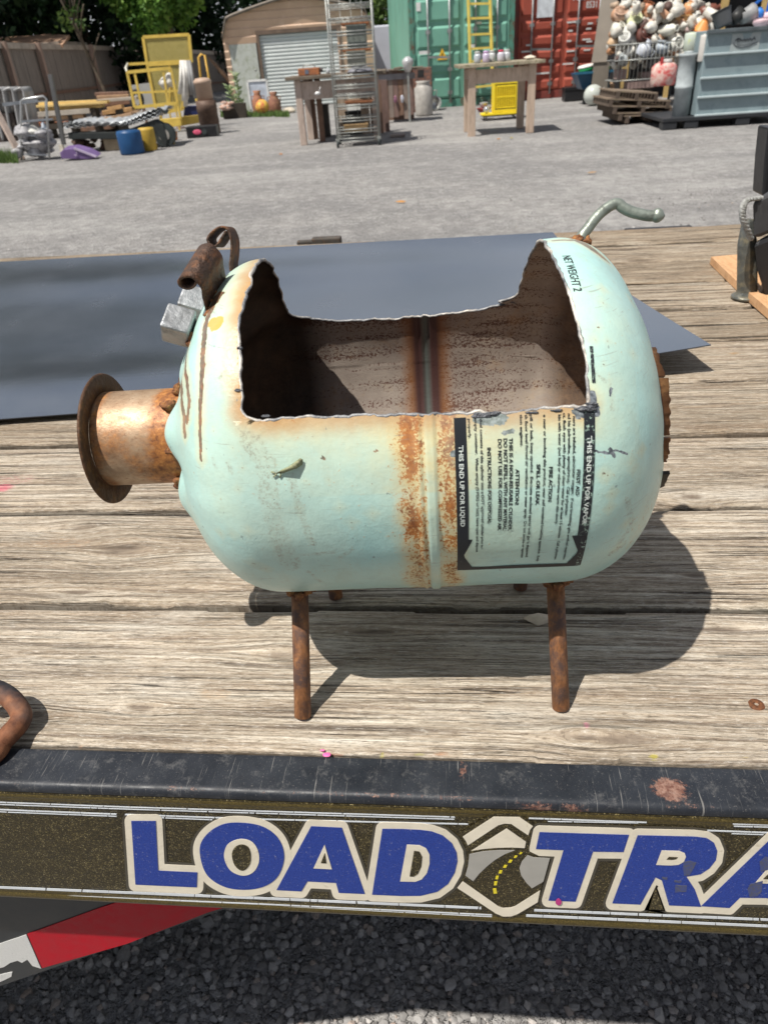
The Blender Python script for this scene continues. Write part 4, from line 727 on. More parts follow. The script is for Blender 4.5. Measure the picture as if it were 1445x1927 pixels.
# ---- ears: strips of plate welded edge-on and curled forward
EAR = mat('brown scale steel', (.085, .052, .038), .62, .3, .35, 60, (.17, .075, .035), .42, .5, 160)
def ear(px, p0, wvec, taper=1., name='ear'):
    n_ = Vector(wvec).normalized(); pts = smooth2([onPl(x, y, p0, n_) for x, y in px], 6); b = MB(); m = 8; vs = []
    for i, p in enumerate(pts):
        t = i/(len(pts)-1)
        for k in range(m): vs.append(p+Vector(wvec)*(k/(m-1)))
    fs = [(i*m+k, i*m+k+1, (i+1)*m+k+1, (i+1)*m+k) for i in range(len(pts)-1) for k in range(m-1)]; b.add(vs, fs, True); o = b.build(name, EAR, pig, True)
    sd = o.modifiers.new('thickness', 'SOLIDIFY'); sd.thickness = .0013; sd.offset = 0; return o
def smooth2(P, n):
    out = []
    for i in range(len(P)-1):
        a, b_, c, d = P[max(0, i-1)], P[i], P[i+1], P[min(len(P)-1, i+2)]
        for j in range(n): t = j/n; out.append(.5*((2*b_)+(c-a)*t+(2*a-5*b_+4*c-d)*t*t+(3*b_-a-3*c+d)*t**3))
    return out+[P[-1]]
pe = Vector(OUT[onskin(390, 584)]); k = math.radians(62)
ear([(390, 588), (386, 572), (383, 560), (381.5, 547), (378, 539), (370.5, 530), (363, 523), (353, 520.5), (342.5, 523), (336.5, 529), (338, 537), (346, 542.5), (356.5, 543.5), (366, 538.5), (369, 532)], pe, Vector(OUT[onskin(425, 524)])-pe)
pr2 = onY(434, 497, .432)
ear([(434, 510), (433, 497), (434.5, 486), (436, 466), (435, 450), (430.5, 436.5), (424.5, 428.5), (413, 428), (400, 436.5), (391, 448), (393, 457), (400, 463), (408, 461.5), (418, 446.5), (424.5, 435.5)], pr2, (VV*.97+WW*-.22)*.018)
# ---- eyes: blocks of square bar
CUBE = mat('bare grey steel block', (.38, .39, .40), .38, .4, .2, 50, (.22, .225, .23), .4, .15, 200)
def eye(px, py, Y, sz, yaw=0.):
    N = Vector((-.93, -.05, .34)).normalized(); E2 = Vector((-.06, -.80, -.55)); E2 = (E2-N*E2.dot(N)).normalized(); E3 = N.cross(E2)
    R_ = Matrix((N, E2, E3)).transposed().to_3x3(); c = onY(px, py, Y); b = MB(); h = sz/2
    vs = [R_@Vector((i, j, k_))*h+c for k_ in (-1, 1) for j in (-1, 1) for i in (-1, 1)]; b.add(vs, [(0, 2, 3, 1), (4, 5, 7, 6), (0, 1, 5, 4), (2, 6, 7, 3), (0, 4, 6, 2), (1, 3, 7, 5)]); return b.build('eye', CUBE, pig, True, .0012), c, N
for (x, y, Y, sz) in ((337, 613, .386, .0160), (366, 573, .424, .0160)):
    e_, c, N = eye(x, y, Y, sz); b = MB()
    for k in range(9): b.blob(c-N*(sz*.5+.0005)+Vector((random.uniform(-.001, .003), random.uniform(-.009, .008), -.009+random.uniform(-.003, .005))), (.0042, .004, .0038), 8, .25, k)
    b.build('weld_bead', mat('rusty weld', (.22, .09, .04)), e_, True)
b = MB()
for t in np.linspace(0, 1, 9): q = pe+(VV*math.sin(math.radians(62))+WW*math.cos(math.radians(62)))*.034*t; b.blob(q+Vector((.002, -.001, -.001)), (.0032, .003, .0022), 7, .25, int(t*20))
b.build('weld_bead', mat('rusty weld', (.22, .09, .04)), pig, True)
# ---- tail: bent zinc rod; legs: rusty rod; torn foot ring at the tail end
def pl(x, y, off=0.):
    n = (fv-AX*fv.dot(AX)).normalized(); return onPl(x, y, T0+n*off, n)
tp = smooth2([pl(1090, 458), pl(1095, 443), pl(1104, 432), pl(1118, 413), pl(1134, 397), pl(1152, 385), pl(1163, 384), pl(1172, 391), pl(1186, 398), pl(1204, 403), pl(1222, 406), pl(1242, 405)], 5)
b = MB(); rad = [.0036 if i < 30 else .0038 for i in range(len(tp))]; b.tube(tp, .0034, 14); b.blob(tp[-1]-Vector((.002, 0, 0)), (.0046, .0046, .0042), 8, .05, 3)
b.build('tail', mat('zinc grey rod', (.27, .30, .26), .42, .45, .25, 40, (.14, .15, .13), .35, .1, 200), pig, True)
b = MB(); [b.blob(tp[2]+Vector((random.uniform(-.004, .004), random.uniform(-.004, .003), random.uniform(-.004, .002))), .0036, 8, .25, i) for i in range(6)]; b.build('weld_bead', mat('rusty weld', (.22, .09, .04)), pig, True)
LEG = NT('rust brown rod'); _n = LEG.noise(1, 6, .7, LEG.mapping((260, 260, 40))); _m = LEG.noise(60, 6, .75); LEG = LEG.fin(LEG.mix(LEG.ramp(_m, [(.42, 0.), (.6, .9)]), LEG.ramp(_n, [(.3, (.10, .045, .022)), (.5, (.27, .115, .045)), (.7, (.42, .2, .085))]), (.085, .055, .05)), .7, .2, LEG.bump(_n, .4, .001, LEG.bump(_m, .4, .002)))
for (fx, fy, lift, u_, ph) in ((570, 1350, 0, -.083, -58), (1055, 1335, 0, .080, -58), (633, 1126, 0, -.083, -122), (978, 1108, 0, .080, -122)):
    ft = onZ(fx, fy, 0.); tp_ = S_at(u_, ph, TR-.004); d_ = (tp_-ft).normalized(); b = MB(); b.tube([ft+Vector((0, 0, .0002)), ft+d_*.0012, ft+d_*.05, tp_], [.0048, .0056, .0056, .0056], 18); l_ = b.build('leg', LEG, pig, True)
    b = MB(); [b.blob(tp_+Vector((.0075*math.cos(a), .0075*math.sin(a), -.0025)), (.003, .003, .0022), 7, .25, int(a*9)) for a in np.linspace(0, 5.6, 9)]; b.build('weld_bead', mat('rusty weld', (.22, .09, .04)), l_, True)
# torn foot ring: strip standing off the tail dome, ragged outer edge
def torn(pa, pb, uo, r_, seed, name, m, notch=None):
    b = MB(); n = 40; vs = []
    for i in range(n+1):
        ph = pa+(pb-pa)*i/n; e = .0004*(float(vnoise(np.array(i*.6), np.array(.5), seed))-.5)*2+.0012*(float(vnoise(np.array(i*.25), np.array(.5), seed+1))-.5)*2-.0030
        hh = uo+e-(.004 if notch and notch[0] < ph < notch[1] else 0)
        for ui in (.118, (.118+hh)/2, hh): vs.append(S_at(ui, ph, r_))
        for ui in (hh, (.118+hh)/2, .118): vs.append(S_at(ui, ph, r_-.0022))
    fs = [(i*6+k, i*6+(k+1) % 6, (i+1)*6+(k+1) % 6, (i+1)*6+k) for i in range(n) for k in range(6)]; fs += [tuple(range(6)), tuple(n*6+k for k in range(6))[::-1]]; b.add(vs, fs, True); return b.build(name, m, pig, True)
TM = mat('scorched copper steel', (.17, .075, .03), .45, .45, .4, 40, (.34, .17, .065), .35, .12, 90)
torn(78, 50, .1405, .046, 5, 'torn_ring', TM); torn(48, 8, .1425, .047, 8, 'torn_ring', TM); torn(6, -14, .1435, .047, 11, 'torn_ring', TM); torn(-22, -80, .1465, .050, 15, 'torn_ring', mat('dark scorched steel', (.05, .04, .03), .6, .4, .4, 80)); torn(-13.5, -22.5, .1405, .048, 17, 'torn_ring', mat('dark scorched steel', (.05, .04, .03)))


# ================= THINGS LYING ON THE DECK =================
# big sheet of mill steel behind the pig
SHM = NT('blue grey mill steel'); _a = SHM.noise(1, 3, .5, SHM.mapping((1.1, 1.6, 1))); _b = SHM.noise(1, 3, .5, SHM.mapping((3, 90, 1))); _c = SHM.noise(8, 5, .6)
SHM = SHM.fin(SHM.mix(SHM.ramp(_c, [(.4, 0.), (.75, .35)]), SHM.ramp(_a, [(.3, (.25, .29, .345)), (.7, (.36, .395, .445))]), (.42, .445, .48)), SHM.ramp(_c, [(.3, .22), (.7, .28)]), .88, SHM.bump(_c, .03, .002), .6)
sheet = thing('steel_sheet', 'large blue grey steel sheet lying on the deck behind the pig, one corner lifted', 'metal sheet', (-.3, 1.2, .02))
NX, NY = 150, 70; cR = Vector((.3135, .8885, .038)); cL = onZ(145, 783, .006); dirL = (Vector((cL.x, cL.y, 0))-Vector((cR.x, cR.y, 0))).normalized()
fR = onZ(1040, 438, .022); fL = onZ(0, 494, .022); V = []
for i in range(NX):
    t = i/(NX-1)*1.9; n0 = Vector((cR.x, cR.y, 0))+dirL*t; n1_ = Vector((fR.x, fR.y, 0))+(Vector((fL.x, fL.y, 0))-Vector((fR.x, fR.y, 0))).normalized()*t*.93
    zn = .006+.032*max(0, 1-t/.62)**2*1.0; 
    for j in range(NY):
        q = j/(NY-1); p = n0.lerp(n1_, q); z = zn*(1-q)**1.5+.006*(1-(1-q)**1.5)+.016*q**6+.010*math.exp(-((q-.12)/.10)**2)*min(1, t*1.5)+.008*math.exp(-((q-.78)/.12)**2)*min(1, t*1.2); V.append((p.x, p.y, z))
me = grid_mesh('plate', np.array(V), NX, NY); me.materials.append(SHM); me.materials.append(mat('sheet rim', (.05, .055, .065), .6)); me.polygons.foreach_set('use_smooth', np.zeros(len(me.polygons), bool)); pl_ = link(me, 'plate', sheet, True); m_ = pl_.modifiers.new('thickness', 'SOLIDIFY'); m_.thickness = .0014; m_.offset = -1; m_.material_offset_rim = 1
# plywood offcut on the right
ply = thing('plywood_offcut', 'orange brown plywood offcut lying under the black machine on the deck', 'board', onZ(1400, 510))
Pz = .014; pp = [onZ(1337, 483, Pz), onZ(1402, 545, Pz), onZ(1490, 620, Pz), onZ(1560, 560, Pz), onZ(1475, 470, Pz), onZ(1395, 478, Pz)]
b = MB(); b.prism(pp, (0, 0, -Pz+.001)); b.build('plywood_panel', mat('fresh plywood', (.50, .27, .13), .65, 0, .25, 14, (.60, .36, .19), .5, .2, 80, (6, 1, 1)), ply, True)
# black machine on its galvanised leg at the right edge
mc = thing('winch_unit', 'black covered winch machine standing on a grey steel leg at the deck edge', 'machine', onZ(1420, 570), 0)
GAL = mat('weathered galvanised steel', (.17, .18, .17), .42, .5, .4, 30, (.30, .27, .19), .4, .15, 90)
BLK = mat('satin black plastic', (.020, .020, .022), .38, 0, .2, 20, None, .5, .05, 100)
q0 = onZ(1413, 573, 0.); MY = q0.y
def mp(x, y, d=0.): return onY(x, y, MY+d)
b = MB(); c0, c1, ct = mp(1389, 567), mp(1432, 567), mp(1424, 440); wb = (c1-c0).length/2*1.12
vs = []
for (cx, z, hw) in (((c0.x+c1.x)/2, 0.002, wb), ((c0.x+c1.x)/2+.004, .012, wb*.86), (mp(1418, 470).x, mp(1418, 470).z, wb*.8), (mp(1420, 420).x, mp(1420, 420).z, wb*.5)):
    vs += [Vector((cx+hw*math.cos(a), MY+.03+hw*.8*math.sin(a), z)) for a in np.linspace(0, 2*math.pi, 8, endpoint=False)]
b.add(vs, [(i*8+k, i*8+(k+1) % 8, (i+1)*8+(k+1) % 8, (i+1)*8+k) for i in range(3) for k in range(8)]+[tuple(range(8))[::-1], tuple(range(24, 32))]); b.build('leg', GAL, mc, True, .003)
b = MB(); b.tube([q0+Vector((.0, .03, .0015)), q0+Vector((0, .03, .006))], wb*1.12, 20); b.build('foot_pad', GAL, mc, True)
bx = [mp(*p) for p in ((1413, 380), (1470, 350), (1540, 360), (1560, 430), (1500, 420), (1415, 452))]; kx = .62; b = MB(); b.prism(bx, (.17, .22, .02)); b.build('upper_cover', mat('dusty dark cover', (.055, .056, .06), .55, 0, .3, 25, (.10, .10, .10), .3), mc, True, .006)
bx = [mp(*p) for p in ((1414, 456), (1500, 425), (1560, 440), (1560, 606), (1470, 606), (1436, 560), (1420, 510))]; b = MB(); b.prism(bx, (.155, .20, .0)); b.build('lower_housing', BLK, mc, True, .008)
b = MB(); w0 = mp(1478, 556, .0); b.tube([w0+Vector((0, -.01, 0)), w0+Vector((.06, .09, 0))], .040, 28); b.build('roller', BLK, mc, True, .003)
b = MB(); b.prism([mp(*p, .12) for p in ((1434, 370), (1439, 300), (1446, 240), (1520, 240), (1520, 370))], (0, .05, 0)); b.build('upright', BLK, mc, True, .004)
ROPE = mat('grey twisted rope', (.42, .42, .40), .9, 0, .35, 60, (.2, .2, .18), .4, .6, 300)
b = MB(); R0 = smooth2([mp(1445, 372, .01), mp(1420, 374, 0), mp(1404, 378, -.01), mp(1397, 392, -.015), mp(1397, 410, -.015), mp(1404, 430, -.012), mp(1412, 450, -.006)], 8)
for k in range(3): b.tube([p+Vector((.0022*math.cos(i*.8+k*2.09), .0022*math.sin(i*.8+k*2.09), 0)) for i, p in enumerate(R0)], .0030, 8)
b.build('rope', ROPE, mc, True)
# small dry things
def leafm(name, label, cat, pts, z, m, lift=.003):
    P3 = [onZ(x, y, z) for x, y in pts]; c = sum(P3, Vector())/len(P3); t = thing(name, label, cat, c); b = MB(); top = [p+Vector((0, 0, .0004)) for p in P3]; cc = c+Vector((0, 0, lift)); n = len(P3)
    b.add(top+[cc]+[p for p in P3], [(i, (i+1) % n, n) for i in range(n)]+[(n+1+i, n+1+(i+1) % n, (i+1) % n, i) for i in range(n)]+[tuple(n+1+i for i in range(n))[::-1]], True); b.build('leaf_blade', m, t, True); return t
leafm('wood_chip', 'pale tan pointed wood chip lying in the shade under the pig', 'wood chip', [(984, 1164), (995, 1158), (1012, 1154), (1030, 1157), (1041, 1166), (1030, 1173), (1012, 1178), (995, 1170)], .001, mat('pale chip', (.62, .52, .40), .8, 0, .2, 80))
lf_ = thing('dried_leaf', 'small curled olive leaf scrap stuck on the mint tank side', 'leaf', S_at(*inv(548, 880)))
b = MB()
def sk(x, y, l=.0006): u_, p_ = inv(x, y); return S_at(u_, p_, TR+l)
pts = [(519, 890), (530, 883), (545, 876), (556, 868), (566, 861), (571, 864), (570, 873), (560, 880), (545, 885), (533, 890)]; P3 = [sk(x, y, .0012) for x, y in pts]; n = len(P3); cc = sk(550, 876, .0045); b.add(P3+[cc], [(i, (i+1) % n, n) for i in range(n)]+[tuple(range(n))[::-1]], True)
for e in ((519, 890, 511, 887), (522, 890, 515, 897), (530, 889, 527, 898)): b.tube([sk(e[0], e[1], .001), sk(e[2], e[3], .0006)], .0004, 6)
b.build('leaf_blade', mat('dry olive leaf', (.26, .27, .15), .7, 0, .5, 300, (.45, .43, .28), .4), lf_, True)

#PART_YARD
# ================= YARD =================
def M(name, c, rough=.6, metal=0., var=.3, scale=6., c2=None, cover=.5, **k): return mat(name, c, rough, metal, var, scale, c2, cover, **k)
GREYW = M('grey fence wood', (.25, .215, .185), .85, 0, .3, 3, (.17, .15, .135), .4, bump=.3, bscale=30, stretch=(6, 6, .6))
OLDW = M('old pale timber', (.42, .33, .25), .8, 0, .3, 5, (.25, .17, .12), .4, bump=.3, bscale=40, stretch=(4, 4, .8))
BRW = M('brown timber', (.22, .13, .09), .8, 0, .35, 5, (.12, .08, .06), .4, stretch=(4, 4, .8))
STL = M('dull steel wire', (.34, .35, .33), .45, .4, .3, 12, (.18, .16, .14), .3)
# ---- fence
def P2(px, py, H): return onZ(px, py, GZ+H)
fence = thing('wooden_fence', 'weathered grey board fence with brown posts behind the scrap piles', 'fence', G(160, 215))
FH = 2.1; tops = [P2(-90, 74, FH), P2(0, 80, FH), P2(65, 82.5, FH), P2(165, 85.5, FH), P2(240, 88.5, FH), P2(300, 91, 1.92), P2(350, 93.5, 1.84), P2(430, 98.5, 1.70)]
for i in range(len(tops)-1):
    a, c = tops[i].copy(), tops[i+1].copy(); L_ = (c-a).length; n = max(3, int(L_/.145)); d = (c-a)/n; nr = Vector((-d.y, d.x, 0)).normalized(); b = MB()
    if nr.dot(a-CP) < 0: nr = -nr
    for k in range(n):
        p = a+d*k; q = a+d*(k+.96); j = random.uniform(0, .02); p0, q0 = p+nr*j, q+nr*j; b.add([Vector((p0.x, p0.y, GZ)), Vector((q0.x, q0.y, GZ)), q0-Vector((0, 0, .04)), p0-Vector((0, 0, .04))]+[v+nr*.02 for v in (Vector((p0.x, p0.y, GZ)), Vector((q0.x, q0.y, GZ)), q0-Vector((0, 0, .04)), p0-Vector((0, 0, .04)))], [(0, 1, 2, 3), (7, 6, 5, 4), (0, 4, 5, 1), (1, 5, 6, 2), (2, 6, 7, 3), (3, 7, 4, 0)])
    b.build('fence_panel', GREYW, fence, True)
    b = MB(); b.bar(a-nr*.05+Vector((0, 0, -.07)), c-nr*.05+Vector((0, 0, -.07)), .05, .15); b.build('top_rail', M('fence rail', (.42, .36, .30), .85, 0, .3, 4), fence, True)
    b = MB(); b.bar(a-nr*.04+Vector((0, 0, -1.35)), c-nr*.04+Vector((0, 0, -1.35)), .04, .09); b.build('middle_rail', BRW, fence, True)
for t in tops[1:]: b = MB(); b.box((t.x+.06, t.y-.12, GZ), (t.x+.20, t.y+.02, GZ+FH+.02)); b.build('fence_post', M('brown post', (.34, .24, .19), .85, 0, .3, 4, stretch=(4, 4, .6)), fence, True)
# white streaks hung on the fence
# ---- neighbour's shed roof over the fence
sh = thing('neighbour_shed', 'low shed with brown shingle roof behind the fence at far left', 'shed', P2(60, 75, 0.) if False else onZ(60, 230, GZ)+Vector((-9, 22, 0)))
fr = Fr(0, 0, 7, p=onZ(30, 236, GZ)+Vector((-.7, 3.6, 0))); b = MB(); a0 = fr.p(-60, 76); a1 = fr.p(97, 66); e0 = fr.p(-60, 95); e1 = fr.p(97, 92); mid = fr.p(135, 66, 2)
def fw(fr, v): return fr.o+fr.ex*v.x+fr.ey*v.y+Vector((0, 0, v.z))
b.prism([fw(fr, v) for v in (fr.p(-80, 100), fr.p(118, 84), fr.p(132, 66, 2.5), fr.p(95, 64, 2.5), fr.p(-80, 76, 2.5))], (0, 0, -.08)); b.build('roof', M('brown shingle', (.42, .26, .17), .85), sh, True)
b = MB(); b.prism([fw(fr, v) for v in (fr.p(-80, 77, 2.6), fr.p(96, 66, 2.6), fr.p(96, 72, 2.6), fr.p(-80, 84, 2.6))], (0, .1, 0)); b.build('ridge_flashing', M('white trim', (.6, .6, .58), .6), sh, True)
b = MB(); w1 = [fr.p(-70, 84, .3), fr.p(112, 82, .3)]; b.box((min(w1[0].x, 0), .3, 0), (w1[1].x, 3.4, w1[0].z-.1)); o = b.build('wall', M('shed wall', (.28, .25, .21), .8), None); o.parent = sh; o.matrix_parent_inverse = wmat(sh).inverted()@(Matrix.Translation(fr.o)@Matrix.Rotation(fr.rot, 4, 'Z'))
# ---- trees
def leaf_mat(name, c1, c2, c3):
    s = NT(name); k = s.attr('tone'); c = s.ramp(k, [(0, c1), (.5, c2), (1, c3)]); s.b.inputs['Transmission Weight'].default_value = 0; m = s.fin(c, .55, 0., None, .3)
    tr = s.n.new('ShaderNodeBsdfTranslucent'); s.l.new(c, tr.inputs[0]); mx = s.n.new('ShaderNodeMixShader'); mx.inputs[0].default_value = .3; s.l.new(s.b.outputs[0], mx.inputs[1]); s.l.new(tr.outputs[0], mx.inputs[2]); s.l.new(mx.outputs[0], s.n['Material Output'].inputs[0]); return m
LFD = leaf_mat('dark leaves', (.006, .018, .008), (.012, .034, .012), (.028, .066, .02)); LFM = leaf_mat('bright leaves', (.05, .12, .02), (.12, .25, .04), (.24, .38, .07)); LFO = leaf_mat('olive leaves', (.03, .065, .015), (.06, .11, .02), (.12, .17, .04))
BARK = M('bark', (.11, .085, .06), .9, 0, .4, 8, bump=.5, bscale=20)
def tree(name, label, x, y, h, r, cz, rz_, m, n, size, seed, lean=0., group=None, trunk_r=.16):
    t = thing(name, label, 'tree', (x, y, GZ), 0, group); R_ = np.random.default_rng(seed)
    b = MB(); pts = [Vector((lean*k*h*.12, .1*math.sin(k), h*.16*k)) for k in range(6)]; b.tube(pts, [trunk_r*(1-.13*k) for k in range(6)], 9)
    for k in range(9):
        a = R_.uniform(0, 6.28); z0 = h*R_.uniform(.25, .6); p0 = Vector((lean*z0*.7, 0, z0)); b.tube([p0, p0+Vector((math.cos(a)*r*.4, math.sin(a)*r*.4, h*.1)), p0+Vector((math.cos(a)*r*.8, math.sin(a)*r*.8, h*.16))], [trunk_r*.4, trunk_r*.25, .02], 6)
    b.build('trunk', BARK, t)
    cl = []
    for _ in range(64):
        d = R_.normal(size=3); d /= np.linalg.norm(d); q = R_.uniform(.35, 1)**.5; cl.append([d[0]*r*q+lean*cz*.7, d[1]*r*q, cz+d[2]*rz_*q])
    cl = np.array(cl); ci = R_.integers(0, 64, n); tonec = R_.uniform(.1, .9, 64)
    d = R_.normal(size=(n, 3)); d /= np.linalg.norm(d, axis=1)[:, None]; c = cl[ci]+d*(R_.uniform(.2, 1, (n, 1))**.5)*np.array([r, r, rz_])*.27; c[:, 2] = np.maximum(c[:, 2], .1)
    a = R_.normal(size=(n, 3)); a /= np.linalg.norm(a, axis=1)[:, None]; bq = np.cross(a, R_.normal(size=(n, 3))); bq /= np.linalg.norm(bq, axis=1)[:, None]; sz = size*R_.uniform(.6, 1.3, (n, 1))
    V = np.stack([c-a*sz, c+bq*sz*.5, c+a*sz, c-bq*sz*.5], 1).reshape(-1, 3); q = np.arange(4*n)
    me = bpy.data.meshes.new('crown'); me.vertices.add(4*n); me.vertices.foreach_set('co', V.astype(np.float32).ravel()); me.loops.add(4*n); me.loops.foreach_set('vertex_index', q.astype(np.int32)); me.polygons.add(n); me.polygons.foreach_set('loop_start', (np.arange(n)*4).astype(np.int32)); me.update(calc_edges=True)
    me.attributes.new('tone', 'FLOAT', 'POINT').data.foreach_set('value', np.repeat(np.clip(tonec[ci]+R_.normal(0, .2, n), 0, 1), 4).astype(np.float32)); me.materials.append(m); link(me, 'crown', t); return t
def tp(px, D):     # a point on the yard D metres away in the direction of a photo column
    d = ray(px, 90); d.z = 0; d.normalize(); q = d*D; return q.x, q.y
TL = [(-60, 36, 15, 5.0, 5.5, 5.2, LFD, 'dense dark tree standing behind the fence at the left edge'), (60, 40, 17, 5.6, 8, 7.4, LFD, 'dense dark tree behind the brown shed roof'), (165, 38, 15, 5.0, 7.4, 7.0, LFD, 'dark tree behind the second fence post'), (245, 44, 12, 5, 5.8, 5.8, LFD, 'dark tree left of the bright green tree'),
      (375, 47, 12, 5, 5.8, 5.8, LFD, 'dark tree between the bright green tree and the garage'), (440, 52, 13, 5.4, 6.2, 6.2, LFD, 'dark tree rising behind the left side of the garage roof'), (560, 56, 15, 6, 7, 7, LFD, 'dark tree behind the garage ridge'), (745, 48, 13, 4.6, 6, 6, LFD, 'dark tree between the garage and the green container'), (690, 54, 14, 5, 6.5, 6.5, LFO, 'olive green tree behind the white tarpaulined trailer'), (-190, 34, 15, 5.5, 7.5, 7.2, LFD, 'dark tree beyond the left edge of the yard'), (870, 60, 14, 6, 7, 7, LFD, 'dark tree far behind the two shipping containers')]
for i, (px, D, h, r, cz, rz_, m, lb) in enumerate(TL): x, y = tp(px, D); tree('broadleaf_tree', lb, x, y, h, r, cz, rz_, m, 9000, .19, 100+i, group='dark trees behind the yard')
x, y = tp(325, 33); tree('broadleaf_tree', 'bright green leafy tree above the yellow mesh panel', x, y, 7, 2.0, 4.3, 2.1, LFM, 11000, .12, 300)
x, y = tp(188, 27); tree('leaning_sapling', 'thin sapling with hanging vines leaning over the fence', x, y, 5.2, .5, 2.6, .35, LFO, 130, .07, 301, -.35, trunk_r=.06)
x, y = tp(760, 33); tree('young_tree', 'yellow green young tree beside the green container', x, y, 5.2, 1.2, 3.2, 2.0, LFO, 2600, .12, 302)
for i, (x_, y_, lb) in enumerate(((-14, -15, 'unseen tree added behind the viewer to the left, blocking sky light'), (-5, -17, 'unseen tree added behind the viewer left of centre, blocking sky light'), (4, -16, 'unseen tree added behind the viewer right of centre, blocking sky light'), (13, -15, 'unseen tree added behind the viewer to the right, blocking sky light'))): tree('broadleaf_tree', lb, x_, y_, 12, 5.2, 6, 6, LFD, 5000, .26, 500+i)  # unseen trees, added to cut the open sky light from behind
# ---- garage
fr = Fr(455, 208, 7); gar = fthing('metal_garage', 'tan metal garage with white roller door and arched roof edge', 'garage', fr)
TAN = M('tan siding', (.58, .40, .28), .55, .0, .12, 1.2, (.66, .48, .36), .35)
p = fr.p; gl = p(425, 110).x; gr = p(702, 100).x; ev = p(424, 35).z; rg_ = p(560, -12).z; DG = 6.5
prof = []
w_ = gr-gl
for t in np.linspace(0, 1, 25):
    x = gl+w_*t; s_ = 1-abs(2*t-1); z = ev+(rg_-ev)*(1-(1-s_)**1.25); z -= .42*max(0, 1-s_/.10)**2; prof.append((x, z))
wall_top = [(x, z-.05) for x, z in prof]
b = MB(); rows = 26
def topz(x): return np.interp(x, [q[0] for q in wall_top], [q[1] for q in wall_top])
dl, dr_, dt = p(498, 150).x, p(642, 130).x, p(497, 65).z; sl0, sr0, st0 = p(440, 150).x, p(487, 120).x, p(438, 84).z
def sid(x0, x1, z0, zt=None):
    z = z0
    while True:
        z1 = z+.19; zm = max(topz(x0+.02), topz(x1-.02)) if zt is None else zt
        if z >= zm-.02: break
        a0_ = min(z1, topz(x0) if zt is None else zt); a1_ = min(z1, topz(x1) if zt is None else zt); b0_ = min(z, a0_); b1_ = min(z, a1_)
        b.add([(x0, 0, b0_), (x1, 0, b1_), (x1, -.022, min(b1_+.16, a1_)), (x0, -.022, min(b0_+.16, a0_)), (x1, 0, a1_), (x0, 0, a0_)], [(0, 1, 2, 3), (3, 2, 4, 5)]); z = z1
n = 30
for k in range(n):
    x0, x1 = gl+w_*k/n, gl+w_*(k+1)/n
    xm = (x0+x1)/2
    if dl < xm < dr_: sid(x0, x1, dt)
    elif sl0 < xm < sr0: sid(x0, x1, st0)
    else: sid(x0, x1, 0)
b.build('front_wall', TAN, gar)
b = MB(); b.box((gl, .0, 0), (gl+.03, DG, ev-.3)); b.box((gr-.03, 0, 0), (gr, DG, ev-.3)); b.box((gl, DG, 0), (gr, DG+.05, ev)); b.build('side_wall', TAN, gar)
b = MB(); n = len(prof); b.add([(x, -.16, z) for x, z in prof]+[(x, DG, z) for x, z in prof]+[(x, -.16, z-.07) for x, z in prof]+[(x, DG, z-.07) for x, z in prof], [(i, i+1, n+i+1, n+i) for i in range(n-1)]+[(2*n+i+1, 2*n+i, 3*n+i, 3*n+i+1) for i in range(n-1)]+[(i+1, i, 2*n+i, 2*n+i+1) for i in range(n-1)], True); b.build('roof', M('grey brown roof metal', (.20, .17, .14), .6, .2), gar)
b = MB(); nn = 20
for k in range(nn): z0, z1 = dt*k/nn, dt*(k+1)/nn; b.add([(dl, .06, z0), (dr_, .06, z0), (dr_, .03, z0+.03), (dl, .03, z0+.03), (dr_, .03, z1-.03), (dl, .03, z1-.03), (dr_, .06, z1), (dl, .06, z1)], [(0, 1, 2, 3), (3, 2, 4, 5), (5, 4, 6, 7)])
b.build('roller_door', M('white roller slats', (.60, .63, .62), .45, .1, .1, 2), gar)
b = MB(); b.box((dl-.08, -.03, 0), (dl, .06, dt+.1)); b.box((dr_, -.03, 0), (dr_+.08, .06, dt+.1)); b.box((dl, -.03, dt), (dr_, .06, dt+.1)); b.build('door_trim', M('brown trim', (.17, .12, .09), .6), gar)
b = MB(); b.box((sl0, .0, 0), (sr0, .04, st0)); d_ = b.build('side_door', M('grey white door', (.50, .52, .48), .5, 0, .15, 3, (.34, .36, .28), .4), gar, bevel=.01); b = MB(); b.lathe([(.03, 0), (.03, .05), (.01, .06)], 12, (sr0-.1, -.06, 1.0), Matrix.Rotation(math.pi/2, 3, 'X')); b.build('handle', STL, d_)
# ---- white tarp covered trailer behind
fr = Fr(738, 175, 7); tc = fthing('enclosed_cargo_trailer', 'pale grey rounded cargo trailer between the garage and the green container', 'cargo trailer', fr); p = fr.p
x0, x1, zt = p(668, 120).x, p(772, 120).x, p(735, 46).z; b = MB(); pr_s = [(x0, .5), (x0, zt*.85), (x0+.12, zt*.97), (x0+.35, zt), (x1-.3, zt), (x1-.08, zt*.96), (x1, zt*.86), (x1, .5)]; b.prism([(x, 0, z) for x, z in pr_s], (0, 3.4, 0)); b.build('body', M('pale grey tarp', (.52, .54, .60), .55, 0, .08, 2), tc, bevel=.05)
b = MB(); b.box((x0+.1, .1, .35), (x1-.1, 3.2, .5)); b.build('chassis', M('dark chassis', (.04, .04, .045), .6), tc)
for xx in (x0+.3, x1-.3): b = MB(); b.tube([(xx-.1, 1.6, .33), (xx+.1, 1.6, .33)], .33, 24); b.build('wheel', M('tyre rubber', (.025, .025, .027), .8), tc)
